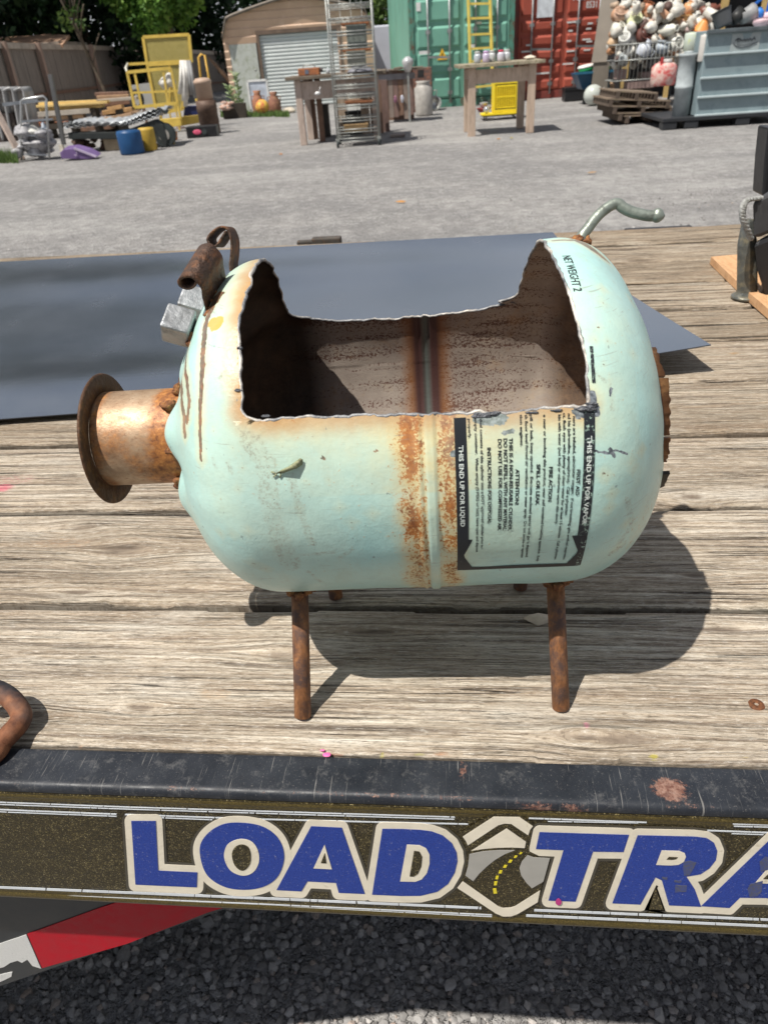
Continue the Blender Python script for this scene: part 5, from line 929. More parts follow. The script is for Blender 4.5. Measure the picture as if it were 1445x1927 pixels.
# ---- containers
def container(name, label, px0, pyb, px1, top, rot, C, corr, doorsplit, group):
    fr = Fr(px0, pyb, rot); t = fthing(name, label, 'shipping container', fr, group); W_ = 2.44; H_ = 2.6; L_ = 6.06
    b = MB(); b.box((.03, .05, .16), (W_-.03, L_, H_-.03)); b.build('body', C, t)
    b = MB()
    for x in (0, W_-.11): b.box((x, -.02, 0), (x+.11, .13, H_))
    b.box((.11, -.02, 0), (W_-.11, .12, .17)); b.box((.11, -.02, H_-.12), (W_-.11, .12, H_)); b.build('corner_frame', corr, t, bevel=.008)
    for s_ in (0, 1):
        x0 = .12+s_*(W_-.24)/2+.006; x1 = x0+(W_-.24)/2-.012; b = MB(); z = .19; zs = [.19, .62, .70, 1.13, 1.21, 1.64, 1.72, 2.15, 2.23, 2.46] if group[0] == 'g' else [.19, .42, .50, .72, .80, 1.02, 1.10, 1.32, 1.40, 1.62, 1.70, 2.46]
        V = []; F = []; b.box((x0, .0, .19), (x1, .045, 2.47))
        for k in range(0, len(zs)-1, 2):
            za, zb = zs[k], zs[k+1]; b.prism([(x0+.06, -.0, za+.02), (x1-.06, -.0, za+.02), (x1-.06, -.0, zb-.02), (x0+.06, -.0, zb-.02)], (0, .001, 0)); b.add([(x0+.05, 0, za), (x1-.05, 0, za), (x1-.08, -.036, za+.05), (x0+.08, -.036, za+.05), (x1-.08, -.036, zb-.05), (x0+.08, -.036, zb-.05), (x1-.05, 0, zb), (x0+.05, 0, zb)], [(0, 1, 2, 3), (3, 2, 4, 5), (5, 4, 6, 7), (0, 3, 5, 7), (1, 6, 4, 2)])
        d = b.build('door', C, t, bevel=.004)
        for q in (.27, .73):
            xx = x0+(x1-x0)*q; b = MB(); b.tube([(xx, -.075, .10), (xx, -.075, 2.55)], .020, 10); b.build('lock_rod', M('galvanised rod', (.36, .37, .37), .4, .6, .2, 8), d)
            for z in (.28, .75, 1.5, 2.2): b = MB(); b.box((xx-.05, -.085, z), (xx+.05, -.036, z+.07)); b.build('rod_bracket', M('galvanised rod', (.36, .37, .37)), d)
        b = MB(); xx = x0+(x1-x0)*.27; b.bar((xx, -.10, 1.05), (xx+(x1-x0)*.46, -.10, 1.02), .03, .045); b.build('door_handle', M('galvanised rod', (.36, .37, .37)), d)
        b = MB()
        for z in (.35, 1.0, 1.65, 2.25): b.box((x0-.03 if s_ == 0 else x1, -.03, z), (x0 if s_ == 0 else x1+.03, .02, z+.14))
        b.build('hinge', corr, d)
    return t, fr
GRN = M('teal green container paint', (.17, .39, .30), .5, 0, .14, 1.5, (.22, .10, .05), .24); GRN2 = M('dark teal frame', (.09, .25, .19), .55, 0, .2, 3, (.14, .07, .04), .4)
RDC = M('faded red container paint', (.38, .085, .055), .55, 0, .14, 1.5, (.45, .16, .12), .32); RDC2 = M('dark red frame', (.22, .05, .04), .6, 0, .2, 3, (.13, .06, .05), .4)
gc, gfr = container('shipping_container', 'teal green shipping container with two closed doors and a yellow warning triangle', 775, 207, 955, 0, 9, GRN, GRN2, 0, 'green container')
rc, rfr = container('shipping_container', 'faded red shipping container with white markings beside the green one', 962, 190, 1130, 0, 9, RDC, RDC2, 0, 'red container')
for o in (gc, rc): del o['group']
WHM = M('white container marking', (.72, .72, .70), .6, 0, .15, 30)
def onface(fr, t, name, px, py, w_, h_, m, y=-.045, rot=0.):
    q = fr.p(px, py, y); b = MB(); b.box((q.x-w_/2, y-.002, q.z-h_/2), (q.x+w_/2, y, q.z+h_/2)); return b.build(name, m, t)
q = gfr.p(832, 103, -.05); b = MB(); b.prism([(q.x-.12, -.048, q.z-.10), (q.x+.12, -.048, q.z-.10), (q.x, -.048, q.z+.13)], (0, .004, 0)); tr_ = b.build('warning_triangle', M('orange yellow sign', (.85, .50, .03), .5), gc)
b = MB(); b.prism([(q.x-.02, -.051, q.z-.02), (q.x+.012, -.051, q.z-.02), (q.x+.018, -.051, q.z+.06)], (0, .002, 0)); b.prism([(q.x-.012, -.051, q.z-.06), (q.x+.022, -.051, q.z-.06), (q.x+.0, -.051, q.z-.018)], (0, .002, 0)); b.build('warning_bolt', M('sign black', (.03, .03, .03), .5), tr_)
for x, y, w_, h_ in ((799, 99, .26, .07), (787, 13, .10, .16), (900, 43, .14, .05), (889, 88, .10, .10)): onface(gfr, gc, 'white_marking', x, y, w_, h_, WHM)
onface(rfr, rc, 'white_panel', 1027, 13, .42, .40, M('white notice board', (.72, .76, .80), .4), -.05)
rr2 = random.Random(4)
for x, y, w_ in ((1071, 42, .12), (1081, 41, .12), (1073, 58, .10), (1110, 44, .12), (1107, 54, .12), (1070, 77, .11), (1103, 74, .20), (1108, 78, .14), (1073, 96, .20), (1104, 94, .16), (1068, 120, .26), (990, 97, .24), (994, 85, .12), (1020, 138, .34)): onface(rfr, rc, 'white_marking', x, y, w_, .035, WHM, -.045)
def flat_text(txt, size, loc, m, parent, name='lettering', rot=None):
    me = text_mesh(txt, 1, 1, .02); xs_ = [v.co.y for v in me.vertices]; W0 = size[0]; H0 = size[1]/max(xs_)
    for v in me.vertices: x, y = v.co.x*W0, v.co.y*H0; v.co = Vector(loc)+Vector((x, 0, y))
    me.materials.clear(); me.materials.append(m); o = link(me, name, parent); return o
q = rfr.p(1102, 15, -.05); flat_text('8531', (.26, .13), (q.x, -.047, q.z), WHM, rc); q = rfr.p(1076, 1, -.05); flat_text('TGLU  574', (.62, .12), (q.x, -.047, q.z), WHM, rc)
# ---- yellow ladder leaning on the green container
fr = Fr(890, 190, 9, p=gfr.o+gfr.ey*-.4); ld = fthing('ladder', 'yellow fibreglass ladder leaning on the green container doors', 'ladder', fr); YEL = M('yellow ladder paint', (.74, .58, .13), .5, 0, .15, 8); p = fr.p
b = MB(); fL0, fL1 = p(887, 195), p(880, -20, .25); b.bar(fL0, (fL1.x, .25, fL1.z), .04, .08); b.build('side_rail', YEL, ld); b = MB(); fR0, fR1 = p(928, 190), p(921, -20, .25); b.bar(fR0, (fR1.x, .25, fR1.z), .04, .08); b.build('side_rail', YEL, ld)
for py in (-8, 6, 34, 65, 92, 116, 140, 165):
    t_ = (fL0.z-p(886, py).z)/(fL0.z-fL1.z); a = Vector(fL0).lerp(Vector((fL1.x, .25, fL1.z)), t_); c = Vector(fR0).lerp(Vector((fR1.x, .25, fR1.z)), t_); b = MB(); b.bar(a, c, .03, .045); b.build('rung', YEL, ld)
# ---- right workbench
def table(fr, x0, x1, zt, D, legw, m, mt, t, nplank=5, apron=.16, over=.12):
    for (x, y) in ((x0, .02), (x1-legw, .02), (x0+.02, D-.1), (x1-legw-.02, D-.1)): b = MB(); b.box((x, y, 0), (x+legw, y+.09, zt-.001)); b.build('leg', m, t, bevel=.006)
    b = MB(); b.box((x0+legw, .04, zt-apron-.06), (x1-legw, .075, zt-.03)); b.box((x0+.03, .1, zt-apron), (x0+.06, D-.1, zt-.03)); b.box((x1-.06, .1, zt-apron), (x1-.03, D-.1, zt-.03)); b.build('apron', m, t)
    for k in range(nplank): y0 = -.06+(D+.1)*k/nplank; b = MB(); b.box((x0-over-random.uniform(0, .04), y0, zt), (x1+over+random.uniform(-.02, .04), y0+(D+.1)/nplank-.012, zt+.045)); b.build('top_plank', mt, t, bevel=.004)
fr = Fr(889, 258, 5); wb2 = fthing('workbench', 'square timber workbench with small jars on top, yellow crate underneath', 'workbench', fr); p = fr.p
x0, x1, zt = p(881, 258).x, p(1004, 254).x, p(885, 128).z; TW = M('pale bench timber', (.52, .40, .31), .8, 0, .25, 5, (.33, .24, .17), .35, bump=.3, bscale=30, stretch=(5, 5, .8)); TT = M('grey bench boards', (.34, .29, .21), .85, 0, .35, 6, (.16, .15, .08), .4)
table(fr, x0, x1, zt, .95, .115, TW, TT, wb2)
ztop = zt+.047
def onbench(fr, px, d, dz=0.): q = fr.p(px, 112, d); return fr.o+fr.ex*q.x+fr.ey*d+Vector((0, 0, ztop+dz))
GLS = M('cloudy glass', (.55, .58, .60), .15, .1, .2, 20); 
js = [(898, .55, 'clear', 'clear glass jar at the left end of the right workbench', (.50, .54, .58)), (914, .5, 'lilac', 'lilac topped glass jar on the right workbench', (.55, .48, .62)), (925, .6, 'pale', 'pale glass jar beside the lilac topped jar', (.60, .62, .60)), (942, .5, 'red', 'red and white tin on the right workbench', (.62, .60, .66)), (953, .55, 'pale', 'silvery jar right of the red and white tin', (.58, .60, .62))]
for px, d, k, lb, c in js:
    j = thing('jar', lb, 'jar', onbench(fr, px, d), 0, 'jars on the right workbench'); b = MB(); b.lathe([(.045, 0), (.055, .02), (.055, .10), (.04, .125)], 16); b.build('jar_body', M('jar '+k+lb[:6], c, .2, .1, .25, 30), j); b = MB(); b.lathe([(.042, .125), (.042, .15), (.03, .155)], 16); b.build('lid', M('lid '+k, {'red': (.6, .05, .1), 'lilac': (.6, .4, .65)}.get(k, (.5, .5, .48)), .4), j)
st = thing('flat_stone', 'pale flat stones piled at the right end of the right workbench', 'stones', onbench(fr, 988, .5)); b = MB(); [b.blob((random.uniform(-.1, .1), random.uniform(-.08, .08), .025), (.08, .06, .025), 8, .15, k) for k in range(4)]; b.build('stone_pile', M('pale stone', (.60, .52, .42), .8), st)
# yellow crate under it
yc = fthing('plastic_crate', 'bright yellow ribbed plastic crate on a low stool under the right workbench', 'crate', Fr(915, 228, 5)); f2 = Fr(915, 228, 5); p = f2.p
YP = M('bright yellow plastic', (.86, .66, .03), .4, 0, .12, 10); zs0 = p(940, 212).z; x0, x1 = p(929, 180).x, p(973, 180).x; z1 = p(950, 146).z; b = MB()
b.box((x0, 0, zs0), (x1, .34, zs0+.02)); b.box((x0, .32, zs0), (x1, .34, z1)); b.box((x0, 0, zs0), (x0+.03, .34, z1)); b.box((x1-.02, 0, zs0), (x1, .34, z1)); b.box((x0, -.004, z1-.10), (x1, .02, z1)); b.box((x0, -.004, zs0), (x1, .02, zs0+.05)); zz0, zz1 = zs0+.08, z1-.13
nb = 9
for k in range(nb): xx = x0+.06+(x1-x0-.10)*k/(nb-1); b.box((xx-.010, -.008, zz0), (xx+.010, .012, zz1))
for k in range(3): zz_ = zz0+(zz1-zz0)*k/2; b.box((x0+.05, -.006, zz_-.012), (x1-.03, .010, zz_+.012))
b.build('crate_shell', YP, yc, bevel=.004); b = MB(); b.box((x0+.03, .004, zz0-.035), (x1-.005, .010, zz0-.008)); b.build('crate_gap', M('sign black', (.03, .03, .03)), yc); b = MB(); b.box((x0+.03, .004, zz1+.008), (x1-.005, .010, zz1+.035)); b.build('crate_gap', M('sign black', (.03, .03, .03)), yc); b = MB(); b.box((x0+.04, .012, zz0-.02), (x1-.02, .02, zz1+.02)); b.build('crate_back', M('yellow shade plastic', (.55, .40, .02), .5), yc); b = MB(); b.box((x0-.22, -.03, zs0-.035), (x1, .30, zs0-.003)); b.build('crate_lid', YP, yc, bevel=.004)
sto = fthing('low_stool', 'low dark wire stool carrying the yellow crate under the right workbench', 'stool', f2); b = MB()
for x in (x0-.15, x1+.03):
    for y in (0, .28): b = MB(); b.bar((x, y, 0), (x*.8+.1*x0, y, zs0-.05), .02); b.build('leg', M('dark wire', (.06, .055, .05), .6), sto)
b = MB(); b.box((x0-.2, -.02, zs0-.055), (x1+.02, .3, zs0-.038)); b.build('seat', M('dark wire', (.06, .055, .05)), sto)
gb = thing('glass_ball', 'small silver glass ball left of the yellow crate', 'ball', f2.o+f2.ex*(x0-.13)+f2.ey*.05+Vector((0, 0, zs0-.0))); b = MB(); b.blob((0, 0, .06), .06, 14, 0); b.build('ball_body', M('silver glass', (.5, .52, .52), .15, .5), gb)
rp_ = thing('enamel_pan', 'dark red pan with a glass bowl left of the yellow crate', 'pan', f2.o+f2.ex*(x0-.13)+f2.ey*.45+Vector((0, 0, zs0+.0))); b = MB(); b.lathe([(.10, 0), (.13, .06), (.14, .06), (.14, .07)], 20); b.build('pan_body', M('dark red enamel', (.25, .03, .03), .4), rp_); b = MB(); b.lathe([(.03, .07), (.07, .10), (.08, .16)], 16, cap=False); b.build('bowl', GLS, rp_)
# ---- left workbench with clutter
fr = Fr(575, 274, 3); wb1 = fthing('workbench', 'long dark topped timber workbench behind the wire rack', 'workbench', fr); p = fr.p
x0, x1, zt = p(566, 274).x, p(716, 262).x, p(570, 150).z; ztop = zt+.047; fb = fr
DW = M('dark bench boards', (.15, .12, .09), .85, 0, .35, 6, (.30, .22, .15), .3); table(fr, x0, x1, zt, 1.0, .105, M('pinkish grey timber', (.50, .40, .34), .8, 0, .25, 5, (.28, .20, .15), .35, stretch=(5, 5, .8)), DW, wb1, 5, .22)
b = MB(); b.box((x0+.1, .95, .0), (x0+.19, 1.02, zt)); b.build('leg', BRW, wb1); b = MB(); b.box((x0+.28, .4, .0), (x0+.37, .47, zt)); b.build('leg', BRW, wb1)
def onb(px, d, dz=0.): q = fb.p(px, 142, d); return fb.o+fb.ex*q.x+fb.ey*d+Vector((0, 0, ztop+dz))
bx_ = thing('brick_block', 'rusty orange toolbox on the left end of the dark workbench', 'toolbox', onb(583, .35), .05); b = MB(); b.box((-.17, -.1, 0), (.17, .12, .10)); b.build('box_body', M('rusty orange box', (.40, .15, .06), .7, 0, .3, 10, (.20, .10, .07), .4), bx_, bevel=.008); b = MB(); b.tube([(-.10, 0, .10), (-.08, 0, .14), (.08, 0, .14), (.10, 0, .10)], .008, 8); b.build('handle', STL, bx_)
b = MB(); b.box((-.06, -.104, .02), (.0, -.1, .08)); b.build('box_plate', M('blue grey plate', (.15, .18, .24), .5), bx_)
sc_ = thing('scrap_fittings', 'small dark metal fittings beside the rusty toolbox', 'metal scrap', onb(601, .3)); b = MB(); [b.tube([(random.uniform(-.06, .06), 0, .02+random.uniform(0, .08)), (random.uniform(-.06, .06), .08, .03+random.uniform(0, .08))], .014, 8) for _ in range(6)]; b.build('fitting_pile', M('dark fittings', (.10, .08, .08), .6, .4), sc_)
bw = thing('glass_bottle', 'small clear bottle standing on the dark workbench', 'bottle', onb(618, .3)); b = MB(); b.lathe([(.03, 0), (.03, .05), (.015, .07), (.012, .09)], 12); b.build('bottle_body', GLS, bw)
hb = thing('grey_basin', 'upturned grey basin on the dark workbench behind the wire rack', 'basin', onb(678, .2, .0)); b = MB(); b.lathe([(.21, 0), (.20, .02), (.13, .07), (.05, .085)], 24); b.build('basin_body', M('grey plastic basin', (.22, .22, .25), .5), hb)
sp_ = fthing('spoon_ornament', 'bent silver spoon hanging under the dark workbench', 'ornament', Fr(600, 274, 3)); q = Fr(600, 274, 3); b = MB(); c = q.p(598, 176, .0); b.blob((c.x, 0, c.z), (.05, .02, .03), 8, .1); b.tube([(c.x+.02, 0, c.z), (c.x+.05, 0, c.z+.09)], .008, 6); b.build('spoon_body', M('bright silver', (.6, .6, .6), .4, .3), sp_)
# second dark boards stack (right of rack)
fr = Fr(735, 232, 3); bt_ = fthing('dark_bench', 'dark board sided bench with shingles on top right of the wire rack', 'bench', fr); p = fr.p; x0, x1, zt = p(716, 240).x, p(780, 228).x, p(745, 134).z
for k in range(7): xx = x0+(x1-x0)*k/7; b = MB(); b.box((xx, 0, .06+random.uniform(0, .08)), (xx+(x1-x0)/7-.012, .03, zt)); b.build('side_board', [M('mauve brown board', (.20, .13, .11), .8, 0, .3, 5), BRW, M('grey brown board', (.24, .19, .16), .8, 0, .3, 5)][k % 3], bt_)
b = MB(); b.box((x0-.02, -.02, zt-.14), (x1+.04, .02, zt-.04)); b.build('rail_board', M('blue grey board', (.22, .21, .22), .8), bt_)
for k in range(9): b = MB(); xx = x0-.1+(x1-x0+.25)*k/9; b.box((xx, -.08, zt+random.uniform(-.01, .03)), (xx+.16, .7, zt+.03+random.uniform(0, .03)), Matrix.Rotation(random.uniform(-.2, .2), 3, 'Y')); b.build('top_shingle', DW, bt_)
b = MB(); b.box((x0, .7, 0), (x1, .74, zt)); b.build('back_board', BRW, bt_)
# metal bits
for (px, py, nm, lb, cat, c) in ((744, 187, 'hanging_tag', 'small blue red and yellow bauble hanging on the dark bench boards', 'bauble', (.35, .12, .14)), (757, 186, 'silver_bauble', 'shiny silver bauble hanging at the right side of the dark bench', 'bauble', (.7, .7, .72))):
    t = thing(nm, lb, cat, fr.o+fr.ex*fr.p(px, py).x+Vector((0, 0, fr.p(px, py).z))-fr.ey*.04); b = MB(); b.blob((0, 0, 0), (.035, .02, .06), 8, .1, int(px)); b.build('bauble_body', M(nm, c, .3, .3, .4, 40, (.2, .25, .5), .4), t)
# ---- wire rack on castors, in front
fr = Fr(668, 277, 4); rk = fthing('wire_rack', 'tall silver wire shelving rack on castors in front of the dark workbench', 'wire rack', fr); p = fr.p; x0, x1 = p(634, 277).x+.02, p(714, 276).x; Dk = .5; Hk = p(640, -40).z
for x in (x0, x1):
    for y in (0, Dk):
        b = MB(); b.tube([(x, y, .12), (x, y, Hk)], .013, 8); b.build('post', STL, rk)
        b = MB(); b.tube([(x-.018, y, .055), (x+.018, y, .055)], .055, 16); w_ = b.build('castor', M('castor rubber', (.04, .05, .05), .6), rk); b = MB(); b.box((x-.03, y-.03, .09), (x+.03, y+.03, .13)); b.build('castor_fork', STL, w_)
for py in (8, 34, 60, 86, 105, 125, 143, 162, 180, 200, 224, 245, 262):
    z = p(640, py).z; b = MB()
    for y in (0, Dk): b.tube([(x0, y, z), (x1, y, z)], .009, 6); b.tube([(x0, y, z-.04), (x1, y, z-.04)], .007, 6)
    for x in (x0, x1): b.tube([(x, 0, z), (x, Dk, z)], .006, 6)
    for k in range(1, 8): x = x0+(x1-x0)*k/8; b.tube([(x, 0, z), (x, Dk, z)], .0045, 5)
    b.build('wire_shelf', STL, rk)
for k in range(1, 4): x = x0+(x1-x0)*k/4; b = MB(); b.tube([(x, Dk, .2), (x, Dk, Hk)], .004, 5); b.build('back_wire', STL, rk)
RT = M('rusty tray', (.36, .15, .07), .7, 0, .3, 12); cl_ = [(50, RT, 'rusty tray on the upper shelf of the wire rack', 'tray', 642, 693, .03), (100, RT, 'rusty orange tray on the shelf at bench height in the wire rack', 'tray', 645, 697, .03), (198, RT, 'rusty orange tray low in the wire rack', 'tray', 650, 700, .03), (250, M('ochre box', (.45, .30, .15), .8), 'flat ochre carton on the bottom shelf of the wire rack', 'box', 648, 692, .10), (95, M('grey stacked trays', (.17, .19, .17), .6, 0, .3, 20), 'grey stacked grilles in the middle of the wire rack', 'grilles', 654, 690, .30), (238, M('black roaster', (.02, .02, .02), .5), 'black roasting tin on a low shelf of the wire rack', 'roasting tin', 645, 684, .07), (128, M('dull glass box', (.28, .28, .24), .4, 0, .2, 20), 'dull glass box on the wire rack at bench top height', 'glass box', 654, 688, .2)]
for py, m, lb, cat, xa, xb, h_ in cl_:
    a, c = p(xa, py), p(xb, py); t = thing(cat.replace(' ', '_'), lb, cat, fr.o+fr.ex*((a.x+c.x)/2)+fr.ey*.25+Vector((0, 0, a.z+.006)), fr.rot); hw = (c.x-a.x)/2; b = MB(); b.box((-hw, -.2, 0), (hw, .2, h_)); b.build(cat.split()[-1]+'_body', m, t, bevel=.01); b = MB(); b.box((-hw-.01, -.21, h_-.012), (hw+.01, .21, h_+.004)); b.build('rim', m, t)
# ---- churn, dish, cans behind
fr = Fr(798, 217, 5); ch = fthing('milk_churn', 'dented silver metal can standing in front of the green container', 'metal can', fr); p = fr.p; hh = p(800, 152).z; rr = (p(822, 190).x-p(782, 190).x)/2; b = MB(); b.lathe([(rr*.78, 0), (rr*.8, .03), (rr*.84, hh*.80), (rr*.66, hh*.86), (rr*.6, hh*.93), (rr*.7, hh)], 24, wob=.02); b.build('can_body', M('dull aluminium', (.40, .38, .35), .6, .15, .25, 10, (.25, .2, .16), .3), ch); b = MB(); b.tube([(rr*.9, 0, hh*.7), (rr*1.25, 0, hh*.72), (rr*1.1, 0, hh*.5)], .012, 8); b.build('handle', M('dull aluminium', (.42, .40, .38)), ch)
rb = fthing('rusty_crate', 'rusty brown metal box on top behind the silver can', 'metal box', Fr(797, 214, 5)); f3 = Fr(797, 214, 5, p=Fr(797, 214, 5).o+fr.ey*.6); p = f3.p; b = MB(); a, c = p(776, 150), p(812, 124); 
b.box((a.x, .6, 0), (c.x, .95, c.z-.02)); b.build('box_body', M('rusted box', (.30, .13, .08), .75, 0, .3, 8, (.12, .08, .07), .5), rb, bevel=.01); b = MB(); b.box((a.x+.12, .595, c.z-.2), (a.x+.26, .6, c.z-.06)); b.build('box_opening', M('sign black', (.03, .03, .03)), rb)
fr = Fr(818, 208, 5); ds = fthing('oval_dish', 'oval silver hub dish leaning by the green container', 'dish', fr); p = fr.p; q = p(818, 197); b = MB(); b.lathe([(.02, .0), (.10, .012), (.15, .03), (.155, .022)], 24, (q.x, 0, .15), Matrix.Rotation(math.pi/2-.25, 3, 'X')); b.build('dish_body', M('polished dish', (.55, .56, .52), .25, .6), ds)
fr = Fr(770, 222, 5); p = fr.p; pf = fthing('metal_fan', 'pleated shiny metal shade standing on the dark bench', 'lamp shade', Fr(767, 232, 3)); f3 = Fr(767, 232, 3); q = f3.p(767, 118); b = MB(); b.lathe([(.05, -.16), (.11, 0), (.10, .05), (.03, .1)], 16, (q.x, .1, q.z), wob=.12); b.build('shade_body', M('bright silver', (.7, .7, .7)), pf); b = MB(); b.box((q.x-.02, .08, 0), (q.x+.02, .12, q.z-.15)); b.build('stand', STL, pf)
# ---- left: cast pots, white frame, in front of garage
fr = Fr(505, 218, 5); p = fr.p
pots = [(489, 170, 214, .5, 'rusty milk can left of the yellow ball', (.34, .15, .09)), (519, 172, 213, .5, 'rusty brown milk can right of the yellow ball', (.26, .12, .08))]
for px, t_, bt2, k, lb, c in pots:
    f = Fr(px, bt2, 5); t = fthing('milk_can', lb, 'milk can', f, 'rusty milk cans by the garage'); hh = f.p(px, t_).z; w_ = .17; b = MB(); b.lathe([(w_*.9, 0), (w_, .04), (w_, hh*.55), (w_*.6, hh*.75), (w_*.5, hh*.85), (w_*.62, hh)], 20); b.build('can_body', M('milk can '+lb[:10], c, .7, .1, .3, 8, (.42, .25, .12), .35), t); b = MB()
    for s_ in (-1, 1): b.tube([(s_*w_*.6, 0, hh*.78), (s_*w_*1.05, 0, hh*.74), (s_*w_*.98, 0, hh*.55)], .012, 8)
    b.build('handles', M('milk can '+lb[:10], c), t)
f = Fr(497, 216, 5); t = fthing('gas_globe', 'yellow and red round float between the rusty milk cans', 'float', f); b = MB(); b.blob((0, -.1, .19), .18, 16, .01); b.build('float_body', M('yellow red float', (.72, .50, .08), .6, 0, .2, 5, (.55, .12, .06), .45), t); b = MB(); b.lathe([(.07, 0), (.07, .05)], 12, (0, -.1, 0)); b.build('foot_ring', M('rusted box', (.30, .13, .08)), t)
f = Fr(488, 213, 5); t = fthing('framed_picture', 'white framed picture leaning on the garage behind the milk cans', 'picture frame', f); a, c = f.p(471, 203, .3), f.p(503, 148, .3); b = MB(); b.box((a.x, .3, .05), (c.x, .33, c.z)); b.build('picture_panel', M('pale blue picture', (.55, .60, .68), .5), t); b = MB()
for q in (((a.x, .28, .05), (a.x+.05, .34, c.z)), ((c.x-.05, .28, .05), (c.x, .34, c.z)), ((a.x, .28, c.z-.05), (c.x, .34, c.z)), ((a.x, .28, .05), (c.x, .34, .1))): b.box(*q)
b.build('frame', M('white frame paint', (.78, .78, .76), .5), t)
f = Fr(545, 212, 5); t = fthing('flat_rock', 'pale flat rock beside the rusty milk cans', 'rock', f); b = MB(); b.blob((0, 0, .05), (.2, .12, .07), 8, .12, 3); b.build('rock_body', M('pale stone', (.60, .52, .42)), t)
f = Fr(395, 215, 5)
GRS = leaf_mat('grass blades', (.05, .09, .02), (.10, .17, .04), (.18, .26, .08))
def grass(name, label, px0, px1, py, D, n, h, kind='stuff'):
    vs = []; fs = []; tn = []
    for k in range(n):
        q = onZ(random.uniform(px0, px1), py+random.uniform(-1, 1)*D, GZ); a = random.uniform(0, 6.28); l = h*random.uniform(.5, 1.2); d = Vector((math.cos(a), math.sin(a), 0)); s_ = Vector((-d.y, d.x, 0))*.012; o = len(vs); vs += [q-s_, q+s_, q+d*l*.35+Vector((0, 0, l))]; fs.append((o, o+1, o+2)); tn += [random.random()]*3
    me = bpy.data.meshes.new(name); me.from_pydata([tuple(v) for v in vs], [], fs); me.attributes.new('tone', 'FLOAT', 'POINT').data.foreach_set('value', tn); me.materials.append(GRS); return tag(link(me, name), label, 'grass', kind=kind)
grass('grass_strip', 'strip of bright green grass in front of the garage', 416, 545, 217, 4, 1500, .11); grass('weed_patch', 'bright green weeds under the wire cart', -10, 36, 304, 4, 350, .2)
for px, py, h, lb in ((453, 210, 1.0, 'tall pale weed in front of the garage side door'), (440, 214, .7, 'spiky green weed at the garage corner')):
    f = Fr(px, py, 0); t = fthing('tall_weed', lb, 'weed', f); b = MB()
    for k in range(60): a = random.uniform(0, 6.28); z = h*random.uniform(.1, .95); d = Vector((math.cos(a), math.sin(a), .6))*random.uniform(.08, .2); b.add([(0, 0, z), Vector((0, 0, z))+d*.5+Vector((.03, .02, 0)), Vector((0, 0, z))+d, Vector((0, 0, z))+d*.5-Vector((.03, .02, 0))], [(0, 1, 2, 3)])
    o = b.build('weed_leaves', M('pale weed leaf', (.30, .38, .20), .7, 0, .4, 10), t); b = MB(); b.tube([(0, 0, 0), (.02, 0, h)], .012, 6); b.build('stem', M('weed stem', (.25, .3, .12), .7), t)
# ---- leaning plank and cut trunk near the garage corner
f = Fr(420, 190, 5); t = fthing('leaning_branch', 'brown rough branch leaning from fence to garage corner', 'branch', f); b = MB(); a = f.p(447, 172); c = f.p(393, 108); b.tube([a, a.lerp(c, .5)+Vector((0, 0, .03)), c], [.07, .08, .04], 8); b.build('branch_wood', M('peeled log', (.45, .30, .18), .8, 0, .3, 6, (.2, .13, .09), .5), t)
f = Fr(398, 252, 5); t = fthing('barrel_drum', 'dark brown drum standing right of the yellow work platform', 'drum', f); hh = f.p(398, 188).z; w_ = (f.p(416, 230).x-f.p(379, 230).x)/2
b = MB(); b.lathe([(w_*.97, 0), (w_, .03), (w_*.98, hh*.33), (w_*1.02, hh*.34), (w_*.98, hh*.66), (w_*1.02, hh*.67), (w_, hh)], 24); b.build('drum_body', M('dark brown drum steel', (.12, .075, .055), .6, .2, .35, 5, (.22, .14, .10), .35), t); b = MB()
t2 = thing('water_tank', 'tan domed tank standing on the dark brown drum', 'tank', f.o+Vector((0, 0, hh)), f.rot); h2 = f.p(396, 145).z-hh; w2 = w_*.80; b = MB(); b.lathe([(w2, 0), (w2, h2*.72), (w2*1.1, h2*.74), (w2*1.1, h2*.86), (w2*.8, h2*.97), (w2*.3, h2)], 24); b.build('tank_body', M('tan tank paint', (.45, .32, .24), .6, 0, .15, 4), t2)
f = Fr(388, 255, 5); t = fthing('yellow_hoop', 'yellow tube hoop standing behind the tan tank', 'hoop', f); a = f.p(384, 200, 1.); c = f.p(374, 108, 1.); e = f.p(386, 104, 1.); g = f.p(394, 150, 1.); b = MB(); b.tube([a, c, (c+e)/2+Vector((0, 0, .04)), e, g, Vector((g.x, 1., 0))], .022, 8); b.build('hoop_tube', M('orange yellow paint', (.70, .42, .08), .5), t)
f = Fr(380, 258, 5); t = fthing('black_toolbox', 'black plastic case with a pink badge beside the brown drum', 'case', f); a, c = f.p(355, 258), f.p(408, 234); b = MB(); b.box((a.x, -.12, 0), (c.x, .15, c.z)); o = b.build('case_body', BLK, t, bevel=.02); b = MB(); b.blob(((a.x*.6+c.x*.4)-.02, -.125, c.z*.5), (.085, .008, .045), 8, 0); b.build('badge', M('pink badge', (.75, .12, .22), .5), t); b = MB(); b.tube([(a.x*.4+c.x*.6, -.14, c.z*.5), (a.x*.4+c.x*.6, -.10, c.z*.5)], .05, 14); b.build('wheel', M('castor rubber', (.04, .05, .05)), t)
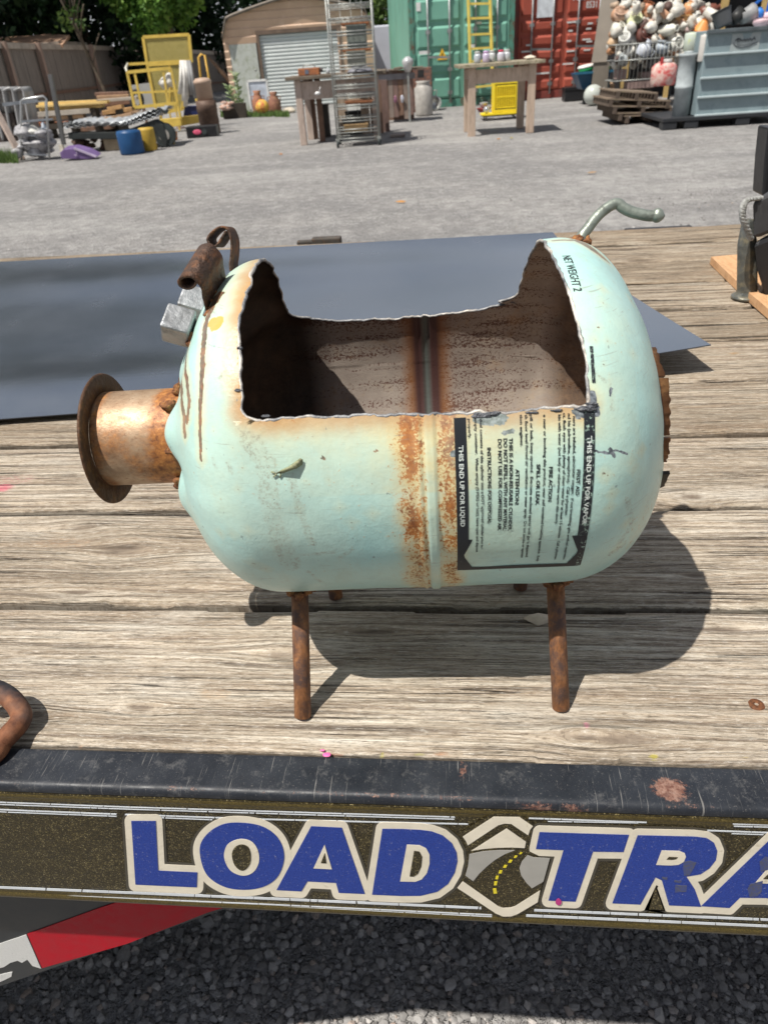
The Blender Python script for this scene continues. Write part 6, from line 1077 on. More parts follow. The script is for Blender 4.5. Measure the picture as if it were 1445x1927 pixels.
# ---- yellow work platform
f = Fr(330, 250, 5); t = fthing('work_platform', 'yellow steel lift platform cage with tall mesh back', 'work platform', f); p = f.p; YS = M('yellow steel paint', (.66, .47, .10), .5, 0, .2, 6, (.45, .30, .10), .2)
MESH = M('yellow expanded mesh', (.50, .42, .14), .6, 0, .15, 60)
a, c, e, g = p(270, 70, .9), p(356, 65, .9), p(361, 117, .9), p(278, 122, .9)
b = MB(); [b.bar(u_, v_, .06) for u_, v_ in ((a, c), (c, e), (e, g), (g, a))]; lo = p(296, 215, .9); lo2 = p(345, 205, .9); b.bar(g, lo, .06); b.bar(g.lerp(e, .5), lo.lerp(lo2, .5), .04); b.bar(p(352, 118, .9), lo2, .06); b.bar(lo, lo2, .06); b.build('back_frame', YS, t)
b = MB()
def meshpanel(A, B_, C_, D_, n, m_):
    for k in range(n+1): b.bar(A.lerp(B_, k/n), D_.lerp(C_, k/n), .016)
    for k in range(m_+1): b.bar(A.lerp(D_, k/m_), B_.lerp(C_, k/m_), .016)
meshpanel(a, c, e, g, 34, 22); meshpanel(g, p(355, 118, .9), lo2, lo, 26, 34); b.build('mesh_panel', MESH, t)
A = {k: p(*v) for k, v in dict(tl=(240, 136), tr=(322, 128), ml=(244, 176), bl=(254, 202), br=(335, 194), tl2=(242, 121), tr2=(358, 115), m1=(300, 172)).items()}
def rail(u_, v_, w_=.045, name='rail'): b = MB(); b.bar(u_, v_, w_); b.build(name, YS, t)
rail(A['tl'], A['tr'], .06); rail(A['bl'], A['br'], .06); rail(A['tl'], A['bl'], .05); rail(A['tr'], A['br'], .05); rail(p(254, 137), p(267, 200)); rail(p(308, 134), p(317, 196), .04); rail(p(246, 175), p(352, 170), .04)
rail(p(241, 121, .35), p(358, 114, .35), .05); b = MB(); b.tube([A['tl'], p(237, 128, .15), p(241, 120, .35)], .025, 8); b.build('rail', M('white pipe', (.6, .58, .5), .5), t); rail(p(334, 195), p(341, 224), .05); rail(p(304, 205, .2), p(303, 225, .2), .05); rail(p(369, 186, .5), p(378, 215, .4), .04)
b = MB(); b.prism([p(301, 224), p(341, 221), p(342, 237), p(318, 240), p(304, 236)], (0, .10, 0)); b.build('base_beam', YS, t, bevel=.01); b = MB(); b.prism([p(342, 220, .3), p(376, 216, .3), p(377, 231, .3), p(343, 237, .3)], (0, .12, 0)); b.build('base_beam', YS, t, bevel=.01)
b = MB(); b.tube([p(318, 240), Vector((p(322, 262).x, 0, 0))], .09, 14); b.build('post_leg', YS, t); b = MB(); b.tube([p(365, 240, .3), Vector((p(365, 240, .3).x, .3, 0))], .03, 10); b.build('post_leg', M('dark under steel2', (.05, .04, .03), .7), t); b = MB(); b.prism([p(345, 222, .6), p(372, 220, .6), p(372, 200, .6), p(348, 200, .6)], (0, .25, 0)); b.build('control_box', M('dark blue box', (.02, .03, .12), .5), t)
t = fthing('hanging_hoses', 'bundle of white and grey hoses hung over the yellow platform rail', 'hoses', f); 
for k, (xa, xb, yb, c) in enumerate(((343, 346, 190, 'w'), (347, 350, 196, 'w'), (350, 352, 185, 'w'), (353, 362, 178, 'g'), (357, 368, 184, 'g'), (341, 339, 176, 'w'), (345, 349, 200, 'w'))):
    b = MB(); b.tube([p(xa, 114, -.05), p((xa+xb)/2+1, 150, -.1-.01*k), p(xb, yb, -.08)], [.03, .035, .045], 8); b.build('hose', M('white hose', (.66, .64, .60), .6) if c == 'w' else M('grey hose', (.28, .28, .28), .6), t)
for (x, y, lb) in ((309, 157, 'left of two white bags behind the yellow cage bars'), (321, 152, 'right of two white bags behind the yellow cage bars')): q = fthing('white_bag', lb, 'bag', f); c = p(x, y, .5); b = MB(); b.blob((c.x, .5, c.z), (.12, .1, .12), 8, .12, int(x)); b.build('bag_body', M('white plastic bag', (.66, .65, .60), .6), q); b = MB(); b.bar((c.x, .5, 0), (c.x, .5, c.z-.1), .03); b.build('stand', YS, q)
# ---- blue and yellow drums, trailer fender with metal sheets
def drum(px, bot, top, px0, px1, name, label, cat, m, prof=None, d=0.):
    f = Fr(px, bot, 5); t = fthing(name, label, cat, f); hh = f.p(px, top).z; w_ = (f.p(px1, bot).x-f.p(px0, bot).x)/2; b = MB(); b.lathe([(w_*.94, 0), (w_, .02), (w_*1., hh*.9), (w_*.93, hh), (w_*.85, hh)] if prof is None else [(r*w_, z*hh) for r, z in prof], 24); b.build(name.split('_')[-1]+'_body', m, t); b = MB(); b.lathe([(w_*.88, hh*.985), (w_*.88, hh*1.01), (w_*.3, hh*1.02)], 20); b.build('lid', m, t); return t
drum(251, 289, 245, 229, 274, 'blue_drum', 'blue plastic half drum under the corrugated sheets', 'drum', M('blue plastic', (.015, .075, .20), .45, 0, .25, 4)); drum(283, 283, 240, 268, 297, 'yellow_drum', 'dirty yellow metal can between the blue drum and the black fender', 'can', M('dirty yellow', (.50, .33, .05), .55, 0, .25, 6, (.3, .18, .05), .3)); 
q = drum(321, 271, 238, 312, 330, 'yellow_cylinder', 'yellow upright cylinder in front of the work platform', 'cylinder', YS); f = Fr(330, 264, 5); t = fthing('clay_pot', 'small orange clay pot beside the yellow upright cylinder', 'pot', f); b = MB(); b.lathe([(.04, 0), (.06, .02), (.07, .14), (.08, .15)], 14); b.build('pot_body', M('orange clay', (.55, .22, .08), .7), t)
f = Fr(200, 285, 5); p = f.p; t = fthing('metal_frame_cart', 'low black frame carrying crumpled corrugated metal sheets', 'cart', f)
BK = M('black frame paint', (.03, .035, .035), .6, 0, .3, 8)
b = MB(); b.prism([p(128, 250, -.02), p(230, 248, -.02), p(290, 225, -.02), p(308, 235, -.02), p(316, 262, -.02), p(312, 282, -.02), p(303, 262, -.02), p(288, 244, -.02), p(232, 262, -.02), p(130, 262, -.02)], (0, .25, 0)); b.build('side_frame', BK, t, bevel=.01); b = MB(); b.tube([(p(312, 270).x, .0, .2), (p(312, 270).x, .16, .2)], .19, 24); w_ = b.build('wheel', M('castor rubber', (.04, .05, .05)), t); b = MB(); b.tube([(p(312, 270).x, -.01, .2), (p(312, 270).x, .01, .2)], .10, 16); b.build('rim', M('dull aluminium', (.42, .40, .38)), w_)
b = MB(); b.box((p(130, 270).x, .2, 0), (p(145, 270).x, .3, p(130, 258).z)); b.box((p(215, 270).x, .2, 0), (p(222, 270).x, .3, p(220, 258).z)); b.build('leg', BK, t)
t = fthing('corrugated_sheet', 'crumpled pale corrugated metal sheets lying on the black frame', 'metal sheet', f); top = [p(122, 246), p(165, 240), p(235, 238), p(262, 230), p(300, 218)]; b = MB()
for s_ in range(3):
    vs = []; m = 8; n = 70
    for i in range(n):
        u_ = i/(n-1)*(len(top)-1); k = min(int(u_), len(top)-2); q = top[k].lerp(top[k+1], u_-k)
        for j in range(m): vs.append((q.x+.02*s_, -.05+j*.14, q.z+.035*s_+.03+.014*math.sin(i*1.5+j*.6)+.03*math.sin(j*1.3+i*.08+s_)))
    b.add(vs, [(i*m+j, (i+1)*m+j, (i+1)*m+j+1, i*m+j+1) for i in range(n-1) for j in range(m-1)], True)
o = b.build('sheet_stack', M('pale galvanised sheet', (.46, .48, .50), .4, .3, .25, 4, (.25, .27, .28), .4), t); o.modifiers.new('thickness', 'SOLIDIFY').thickness = .004
t = fthing('brown_plank', 'brown plank lying across the corrugated sheets', 'plank', f); b = MB(); b.bar(p(157, 230, .4), p(250, 214, .4), .14, .04); b.bar(p(220, 220, .5), p(262, 208, .5), .16, .04); b.build('plank_wood', M('warm plank', (.42, .27, .16), .8, 0, .25, 5), t)
t = fthing('scrap_bundle', 'dark rusty scrap lying under the black frame', 'scrap', f); b = MB()
for k in range(14): b.blob((p(random.uniform(120, 225), 270).x, random.uniform(.05, .5), random.uniform(.04, .2)), (random.uniform(.06, .16), .08, random.uniform(.03, .07)), 7, .15, k)
b.build('scrap_pile', M('rusted brown scrap', (.13, .08, .06), .8, 0, .5, 8, (.34, .14, .07), .3), t)
f = Fr(213, 283, 5); t = fthing('cardboard_box', 'small tan cardboard box in the shade under the black frame', 'box', f); b = MB(); b.box((-.12, -.05, 0), (.14, .15, .2)); b.build('box_body', M('cardboard', (.36, .29, .2), .8), t, bevel=.005); b = MB(); b.box((-.1, -.052, .14), (.1, .1, .205)); b.build('flap', M('cardboard', (.36, .29, .2)), t)
# lumber pile
f = Fr(150, 262, 5); p = f.p
for k, (xa, ya, xb, yb, m, h_, lb) in enumerate(((72, 200, 205, 192, 'y', .05, 'pale yellow board on top of the timber pile'), (76, 195, 210, 189, 'y', .05, 'pale yellow board second from the top of the timber pile'), (78, 206, 195, 199, 'y', .06, 'yellow board at the front of the timber pile'), (75, 215, 172, 208, 'g', .1, 'grey square post in the timber pile'), (92, 223, 160, 218, 'b', .08, 'brown beam low in the timber pile'), (95, 236, 150, 232, 'r', .09, 'reddish beam at the bottom of the timber pile'), (205, 205, 232, 200, 'o', .08, 'short orange log end beside the yellow boards'), (185, 190, 260, 184, 'g', .06, 'grey pipe above the right end of the timber pile'))):
    t = fthing('timber_board', lb, 'timber', f); b = MB(); b.bar(p(xa, ya, .7+.06*(k % 3)), p(xb, yb, .7+.06*(k % 3)), .2, h_); mm = {'y': M('yellow pine', (.66, .47, .18), .7, 0, .2, 5, (.45, .33, .2), .3), 'g': M('grey timber', (.42, .37, .31), .8, 0, .2, 5), 'b': M('warm plank', (.42, .27, .16)), 'r': M('red brown timber', (.30, .12, .06), .8), 'o': M('orange log', (.55, .32, .14), .8)}[m]; o = b.build('board_wood', mm, t, bevel=.006)
t = fthing('timber_trestle', 'dark trestle holding up the timber pile', 'trestle', f); b = MB(); [b.box((p(x, 230, .8).x-.05, .65, 0), (p(x, 230, .8).x+.05, .95, .55)) for x in (95, 140, 185, 230)]; b.box((p(85, 230, .8).x, .6, .2), (p(245, 230, .8).x, 1.0, .3)); b.build('trestle_frame', M('dark under steel2', (.05, .04, .03)), t)
# purple shell, pole with white foot
f = Fr(150, 301, 5); p = f.p; t = fthing('purple_sled', 'purple plastic sled lying by the black frame', 'sled', f); b = MB(); b.prism([p(116, 299), p(113, 288), p(120, 281), p(140, 279), p(165, 286), p(183, 296), p(170, 300)], (0, .28, .03)); b.build('sled_shell', M('purple plastic', (.16, .10, .24), .5, 0, .2, 5), t, bevel=.01); b = MB(); b.bar(p(140, 279, -.01), p(182, 295, -.01), .03); b.build('sled_rim', M('pale lilac rim', (.45, .38, .5), .5), t)
b = MB(); q = p(141, 290, -.02); b.tube([(q.x+.03, -.006, q.z+.05), (q.x+.04, -.012, q.z-.0), (q.x+.02, -.012, q.z-.03), (q.x-.01, -.012, q.z-.01)], .006, 6); b.build('sled_letter', M('pale lilac rim', (.45, .38, .5)), t)
f = Fr(119, 285, 5); p = f.p; t = fthing('steel_post', 'dark steel post leaning upright left of the black frame', 'post', f); b = MB(); b.bar(p(121, 272), p(95, 140), .07, .07); b.build('post_bar', M('post grey', (.13, .13, .13), .5, .2, .4, 2), t); b = MB(); b.box((p(116, 285).x, -.05, 0), (p(123, 285).x, .02, p(119, 272).z)); b.build('post_foot', M('cream foot', (.65, .60, .50), .6), t)
# wire cart with bags
f = Fr(62, 303, 5); p = f.p; t = fthing('wire_cart', 'silver tube frame cart holding grey plastic bags', 'cart', f); TUB = M('bright tube', (.45, .46, .46), .3, .6)
b = MB(); b.tube([Vector((p(42, 305).x, 0, .02)), p(40, 190), p(45, 187), p(82, 181), p(88, 186), Vector((p(95, 303).x, 0, .02))], .018, 8); b.build('front_loop', TUB, t); b = MB(); b.tube([Vector((p(45, 300, .4).x, .4, .02)), p(42, 195, .4), p(86, 190, .4), Vector((p(95, 300, .4).x, .4, .02))], .016, 8); b.build('rear_loop', TUB, t); b = MB(); b.bar(p(6, 197, .1), p(72, 189, .1), .03, .05); b.bar(p(40, 229), p(100, 224), .03); b.bar(p(45, 290), p(93, 292), .02); b.bar(p(42, 255), p(92, 255), .02); b.build('cross_bar', M('blue grey tube', (.25, .27, .30), .4, .4), t)
t = fthing('plastic_bags', 'heap of crumpled grey and white plastic bags inside the wire cart', 'bags', f); b = MB()
for k in range(26): x = random.uniform(40, 92); y = random.uniform(245, 292); c = p(x, y, .2); b.blob((c.x, .2+random.uniform(-.15, .15), max(.08, c.z)), (random.uniform(.08, .16), .12, random.uniform(.05, .1)), 8, .18, k+50)
b.build('bag_heap', M('crumpled plastic', (.42, .41, .42), .35, 0, .35, 10, (.2, .2, .21), .4), t)
q = fthing('white_bag', 'white crumpled bag on top of the heap in the wire cart', 'bag', f); c = p(63, 246, .1); b = MB(); b.blob((c.x, .1, c.z), (.15, .1, .06), 8, .2, 3); b.build('bag_body', M('white plastic bag', (.66, .65, .60)), q); b = MB(); b.blob((c.x+.2, .1, c.z+.02), (.06, .05, .07), 7, .2, 4); b.build('bag_corner', M('pale blue bag', (.5, .55, .62), .4), q)
f = Fr(18, 268, 5); p = f.p
for k, (x, lb) in enumerate(((-22, 'leftmost grey curved seat back of the stacked row'), (-4, 'second grey curved seat back, at the left picture edge'), (14, 'third grey curved seat back of the stacked row'), (34, 'grey curved seat back nearest the wire cart'))):
    t = fthing('seat_shell', lb, 'seat', f, 'curved grey seats'); b = MB(); pts = [p(x, 168, .5), p(x+12, 163, .5), p(x+20, 170, .5), p(x+24, 190, .5), p(x+30, 225, .5), p(x+38, 262, .5)]; vs = []
    for q in smooth2(pts, 5): vs += [Vector((q.x, .25, max(.02, q.z))), Vector((q.x, .75, max(.02, q.z)))]
    n = len(vs)//2; b.add(vs, [(2*i, 2*i+1, 2*i+3, 2*i+2) for i in range(n-1)], True); o = b.build('seat_back', M('grey seat plastic', (.34, .34, .34), .35, .1, .3, 4), t); o.modifiers.new('thickness', 'SOLIDIFY').thickness = .04
t = fthing('leaning_board', 'brown board leaning on the grey seats beside the wire cart', 'board', Fr(30, 302, 5)); p = Fr(30, 302, 5).p; b = MB(); b.bar(p(43, 300), p(-8, 205, .2), .10, .05); b.build('board_wood', M('pinkish grey timber', (.50, .40, .34)), t)
t = fthing('dark_cabinet', 'dark cabinet in shade under the grey seats at the left edge', 'cabinet', f); p = f.p; b = MB(); b.box((p(-60, 260).x, .3, 0), (p(26, 260).x, .9, p(0, 215).z)); b.build('cabinet_body', M('dark brown cabinet', (.06, .045, .04), .7), t); b = MB(); b.box((p(-60, 260).x, .28, p(0, 240).z), (p(26, 260).x, .3, p(0, 234).z)); b.build('cabinet_rail', M('dark under steel2', (.05, .04, .03)), t)
# ---- right side: mound of floats and pots on pallets, shelves, bins
f = Fr(1145, 195, 5); p = f.p; t = fthing('tall_board', 'tall grey brown board leaning on the red container', 'board', f); b = MB(); a, c = p(1120, 122, .0), p(1152, -30, .5); d_ = p(1140, 112, .0); b.prism([p(1113, 118, 0), p(1141, 116, 0), Vector((p(1166, -30, .6).x, .6, p(1166, -30, .6).z)), Vector((p(1136, -30, .6).x, .6, p(1136, -30, .6).z))], (0, .04, 0)); b.build('panel_board', M('grey brown panel', (.23, .20, .165), .75, 0, .12, 3), t)
b = MB(); b.box((p(1112, 190).x, .02, 0), (p(1140, 190).x, .1, p(1125, 117).z)); b.build('panel_foot', M('grey brown panel', (.23, .20, .165)), t)
f = Fr(1115, 196, 5); p = f.p; t = fthing('blue_tub', 'dark blue plastic wheelbarrow tub by the red container', 'tub', f); z0, z1 = p(1110, 168).z, p(1110, 137).z; xa, xb = p(1087, 160).x, p(1143, 160).x
b = MB(); R4 = [(xa+.10, 0, z0), (xb-.08, 0, z0), (xb-.08, .5, z0), (xa+.10, .5, z0)]; R5 = [(xa-.05, -.08, z1), (xb+.03, -.08, z1), (xb+.03, .6, z1), (xa-.05, .6, z1)]; b.add(R4+R5, [(0, 1, 2, 3), (0, 4, 5, 1), (1, 5, 6, 2), (2, 6, 7, 3), (3, 7, 4, 0), (4, 5, 6, 7)]); b.build('tub_shell', M('dark blue plastic', (.01, .06, .13), .4, 0, .15, 5), t, bevel=.02); b = MB(); b.box((xa-.10, -.12, z1-.012), (xb+.08, -.07, z1+.03)); b.build('rim', M('blue rim', (.03, .13, .22), .4), t); b = MB(); b.bar((xa+.2, .2, 0), (xa+.2, .2, z0), .05); b.bar((xb-.2, .2, 0), (xb-.2, .2, z0), .05); b.build('legs', BK, t)
for px, lb, tl in ((1103, 'left green and white bucket in the dark blue tub', -.15), (1132, 'right green and white bucket in the dark blue tub', .05)):
    q = p(px, 132, .1); t = thing('green_bucket', lb, 'bucket', f.o+f.ex*q.x+f.ey*.1+Vector((0, 0, z1+.002)), f.rot, 'green buckets in the tub'); Rm = Matrix.Rotation(tl, 3, 'Y'); b = MB(); b.lathe([(.13, 0), (.165, .10)], 20, (0, 0, 0), Rm); b.build('bucket_body', M('green plastic', (.02, .30, .09), .45), t); b = MB(); b.lathe([(.175, .10), (.175, .12), (.15, .145), (.1, .15)], 20, (0, 0, 0), Rm); b.build('lid', M('white plastic lid', (.75, .75, .70), .5), t)
f = Fr(1083, 190, 5); t = fthing('black_crate', 'black plastic crate on the gravel below the blue tub', 'crate', f); p = f.p; a, c = p(1062, 190), p(1100, 163); b = MB(); b.box((a.x, 0, 0), (c.x, .35, c.z)); b.build('crate_shell', BLK, t, bevel=.015); b = MB(); b.box((a.x-.01, -.012, c.z-.05), (c.x+.01, .36, c.z+.004)); b.build('rim', BLK, t)
f = Fr(1114, 199, 5); t = fthing('white_globe', 'frosted white glass globe lying on the gravel beside the pallets', 'globe', f); b = MB(); r_ = (f.p(1132, 185).x-f.p(1097, 185).x)/2; b.blob((0, 0, r_), r_, 18, .004); b.build('globe_glass', M('frosted globe', (.50, .53, .49), .35, 0, .12, 4), t); b = MB(); b.tube([(r_*.8, 0, r_*1.2), (r_*1.2, 0, r_*1.35)], r_*.35, 14); b.build('globe_neck', M('dull aluminium', (.42, .40, .38)), t)
f = Fr(1140, 190, 5); t = fthing('lamp_base', 'tan knotted wooden lamp base beside the white globe', 'lamp base', f); b = MB(); [b.blob((random.uniform(-.04, .12), 0, .30+random.uniform(-.05, .05)), (.08, .08, .06), 7, .2, k) for k in range(4)]; b.bar((.04, 0, 0), (.04, 0, .28), .06); b.build('base_body', M('tan wood base', (.55, .38, .25), .7), t)
# pallets
f = Fr(1205, 232, 5); pallets = []
PW = M('mossy pallet wood', (.25, .19, .14), .85, 0, .35, 5, (.27, .26, .10), .3)
for k, (xa, xb, pb, lb) in enumerate(((1172, 1272, 232, 'bottom grey pallet of the leaning stack'), (1160, 1270, 218, 'second pallet from the bottom of the leaning stack'), (1150, 1268, 204, 'third pallet from the bottom of the leaning stack'), (1142, 1262, 190, 'splintered upper pallet of the leaning stack'), (1155, 1240, 176, 'mossy green topmost pallet of the leaning stack'))):
    a, c = f.p(xa, pb), f.p(xb, pb); z = max(.06, f.p(1205, pb).z+.0); t = thing('wooden_pallet', lb, 'pallet', f.o+f.ex*a.x+Vector((0, 0, z)), f.rot, 'pallets under the pot mound'); W_ = c.x-a.x; til = -.03-.02*k; Rm = Matrix.Rotation(til*-1, 3, 'Y')
    for j in range(6): b = MB(); b.box((0, j*.17, .05), (W_+random.uniform(-.08, .05), j*.17+.12, .07), Rm, (0, 0, 0)); b.build('deck_slat', PW, t)
    for j in range(3): b = MB(); b.box((.03+j*(W_-.1)/2, 0, -.045), (.09+j*(W_-.1)/2, 1.0, .045), Rm, (0, 0, 0)); b.build('bearer', M('dark pallet wood', (.12, .09, .07), .85), t)
# grey bulk bin on black pallet
f = Fr(1268, 243, 3); t = fthing('bulk_bin', 'large grey ribbed plastic bulk bin with a pale logo panel', 'bulk bin', f); p = f.p; GB = M('blue grey bin plastic', (.235, .30, .32), .5, 0, .12, 3, (.17, .23, .25), .35); GBL = M('pale bin rib', (.42, .49, .50), .5, 0, .1, 6)
xa, xb = p(1322, 150, 0).x, p(1520, 140, 0).x; xc = p(1272, 180).x; z0 = .15; z1 = p(1345, 57).z
zl = [p(1330, 214).z, p(1332, 180).z, p(1335, 144).z, p(1338, 100).z]
b = MB(); b.box((xa-.03, .0, z0), (xb, .5, z1)); b.build('bin_wall', GB, t, bevel=.01)
for z in zl[:]: b = MB(); b.box((xa-.05, -.05, z-.03), (xb, .0, z)); b.build('bin_rib', GBL, t, bevel=.008)
b = MB(); b.box((xa-.05, -.05, z1-.04), (xb, .0, z1+.01)); b.build('bin_rim', M('dark grey rim', (.10, .12, .13), .5), t, bevel=.008)
b = MB(); b.box((xa-.20, .3, .16), (xa-.035, .32, p(1315, 108).z)); b.build('bin_gap', M('sign black', (.03, .03, .03)), t)
lp0, lp1 = p(1372, 97, -.0), p(1432, 60, -.0); b = MB(); b.box((lp0.x, -.004, lp0.z), (lp1.x, .0, lp1.z)); lg2 = b.build('logo_panel', M('pale logo panel', (.34, .38, .38), .5, 0, .1, 10), t)
b = MB(); cx, cz = (lp0.x+lp1.x)/2, (lp0.z*.5+lp1.z*.5); sc2 = (lp1.x-lp0.x)
def sq(pts, r_): b.tube([(cx+x*sc2, -.008, cz+y*sc2) for x, y in pts], r_, 6)
sq([(-.36, .05), (-.30, .12), (-.28, .0), (-.26, .12), (-.2, .10), (-.22, .03), (-.16, .06), (-.1, .03), (-.06, .08), (-.02, .02), (.04, .08), (.08, .02), (.14, .09), (.20, .02), (.28, .12), (.32, .04)], .008); sq([(-.42, -.02), (-.3, -.12), (-.1, -.17), (.15, -.14), (.4, -.03)], .006); sq([(-.3, -.06), (.0, -.09), (.32, -.05)], .003); b.build('logo_script', M('dark grey print', (.07, .08, .09), .5), lg2)
b = MB(); b.prism([(cx-.08*sc2*2, -.006, lp1.z), (cx+.10*sc2*2, -.006, lp1.z), (cx+.05*sc2*2, -.006, cz+.1*sc2), (cx-.04*sc2*2, -.006, cz+.1*sc2)], (0, .002, 0)); b.build('logo_block', M('blue grey bin plastic', (.235, .30, .32)), lg2)
t = fthing('plastic_pallet', 'black plastic pallet under the grey bulk bin', 'pallet', f); b = MB(); b.box((xc-.16, -.06, .10), (xb, 1.15, .148)); b.build('pallet_deck', M('black pallet plastic', (.03, .032, .036), .5, 0, .2, 6), t, bevel=.006)
for x in (xc-.15, xc+.16, xa+.55, xa+1.3): b = MB(); b.box((x, -.05, 0), (x+.2, .15, .099)); b.build('pallet_foot', M('black pallet plastic', (.03, .032, .036)), t, bevel=.01)
# tall things between pallets and bin
def can(px, bot, top, xa, xb, name, label, cat, m, z=None, prof=None, d=0., handle=False):
    f = Fr(px, bot, 4); z0 = 0.
    t = fthing(name, label, cat, f); a, c = f.p(xa, (bot+top)/2, d), f.p(xb, (bot+top)/2, d); h1 = f.p(px, top, d).z; zz0 = f.p(px, z, d).z if z else 0.; w_ = (c.x-a.x)/2; cx = (a.x+c.x)/2; H = h1-zz0
    b = MB(); b.lathe([(r*w_, zz0+q*H) for r, q in (prof or [(.96, 0), (1, .02), (1, .93), (.9, 1)])], 22, (cx, d+w_, 0)); b.build(name.split('_')[-1]+'_body', m, t); b = MB(); b.lathe([(w_*.55, zz0+H*.99), (w_*.55, zz0+H*1.03), (w_*.3, zz0+H*1.035)], 16, (cx, d+w_, 0)); b.build('cap', m, t)
    return t
can(1290, 239, 101, 1275, 1306, 'grey_drum', 'upright pale grey drum left of the bulk bin', 'drum', M('pale grey drum wall', (.38, .42, .43)), 221, [(1, 0), (1, .45), (1.06, .46), (1.06, .5), (1, .51), (1, .95), (1.08, .96), (1.08, 1)], -.04)
can(1318, 239, 66, 1309, 1328, 'white_pipe', 'upright white plastic pipe leaning beside the bulk bin', 'pipe', M('white pipe plastic', (.60, .57, .53), .5, 0, .12, 8), 116, None, .0)
t = can(1250, 212, 118, 1229, 1275, 'gas_cylinder', 'short red and white gas cylinder standing on the pallets', 'gas cylinder', M('red white cylinder', (.66, .50, .44), .55, 0, .12, 3, (.50, .06, .06), .45), 162, [(.9, 0), (1, .08), (1, .8), (.75, .96), (.4, 1)], .25); q = fthing('label_rolls', 'small printed white tin on the red and white gas cylinder', 'tin', Fr(1258, 212, 4)); c = Fr(1258, 212, 4).p(1259, 117, .35); b = MB(); b.lathe([(.07, c.z-.04), (.07, c.z+.05)], 16, (c.x, .45, 0)); b.build('tin_body', M('printed tin', (.6, .58, .55), .5, 0, .5, 60, (.12, .12, .12), .4), q); b = MB(); b.bar((c.x-.12, .4, c.z-.05), (c.x-.12, .4, c.z+.08), .04); b.build('tin_spout', M('red paint', (.5, .05, .05), .5), q)
can(1295, 205, 62, 1284, 1312, 'striped_jar', 'glass jar with yellow green stripe above the grey drum', 'jar', M('green stripe jar', (.50, .56, .48), .4, 0, .15, 3, (.55, .62, .06), .35), 97, None, .5)
# mound
f = Fr(1200, 205, 4); p = f.p
t = fthing('mesh_cage', 'wire mesh cage holding bottles and pots above the pallets', 'cage', f); b = MB(); a, c = p(1158, 140, .0), p(1278, 90, .0); xa, xb = p(1156, 120, 0).x, p(1276, 120, 0).x; z0, z1, z2 = p(1200, 150, 0).z, p(1200, 112, 0).z, p(1200, 82, 0).z
for z in (z0, z1, z2): b.tube([(xa, 0, z), (xb, 0, z)], .010, 6); b.tube([(xa, .6, z), (xb, .6, z)], .010, 6)
for k in range(17): x = xa+(xb-xa)*k/16; b.tube([(x, 0, z0), (x, 0, z2)], .0055, 5)
for x in (xa, xb, (xa+xb)/2): b.tube([(x, 0, z0), (x, .6, z0)], .01, 6); b.tube([(x, 0, z2), (x, .6, z2)], .01, 6)
b.build('cage_wire', STL, t); b = MB(); b.box((xa, 0, z1-.015), (xb, .6, z1)); b.build('cage_shelf', M('dark shelf', (.06, .06, .06), .6), t)
for x in (xa, xb): b = MB(); b.bar((x, .3, 0), (x, .3, z0), .04); b.build('cage_leg', BK, t)
t = fthing('brown_cartons', 'mauve brown cartons stacked behind the gas cylinder', 'cartons', f); b = MB()
for (x0_, x1_, ya, yb, d) in ((1180, 1232, 168, 150, .1), (1205, 1235, 150, 134, .2), (1160, 1180, 150, 130, .15)): a, c = p(x0_, ya, d), p(x1_, yb, d); b.box((a.x, d, a.z), (c.x, d+.3, c.z))
b.build('carton_stack', M('mauve carton', (.28, .20, .18), .8, 0, .2, 5), t, bevel=.006); b = MB(); b.box((p(1162, 190).x, .3, 0), (p(1232, 190).x, .6, p(1200, 168).z)); b.build('carton_base', M('dark under steel2', (.05, .04, .03)), t)
WP = lambda k, c=(.66, .64, .57): M('glazed pot %d' % k, c, .4, 0, .12, 4, tuple(v*.72 for v in c), .3)
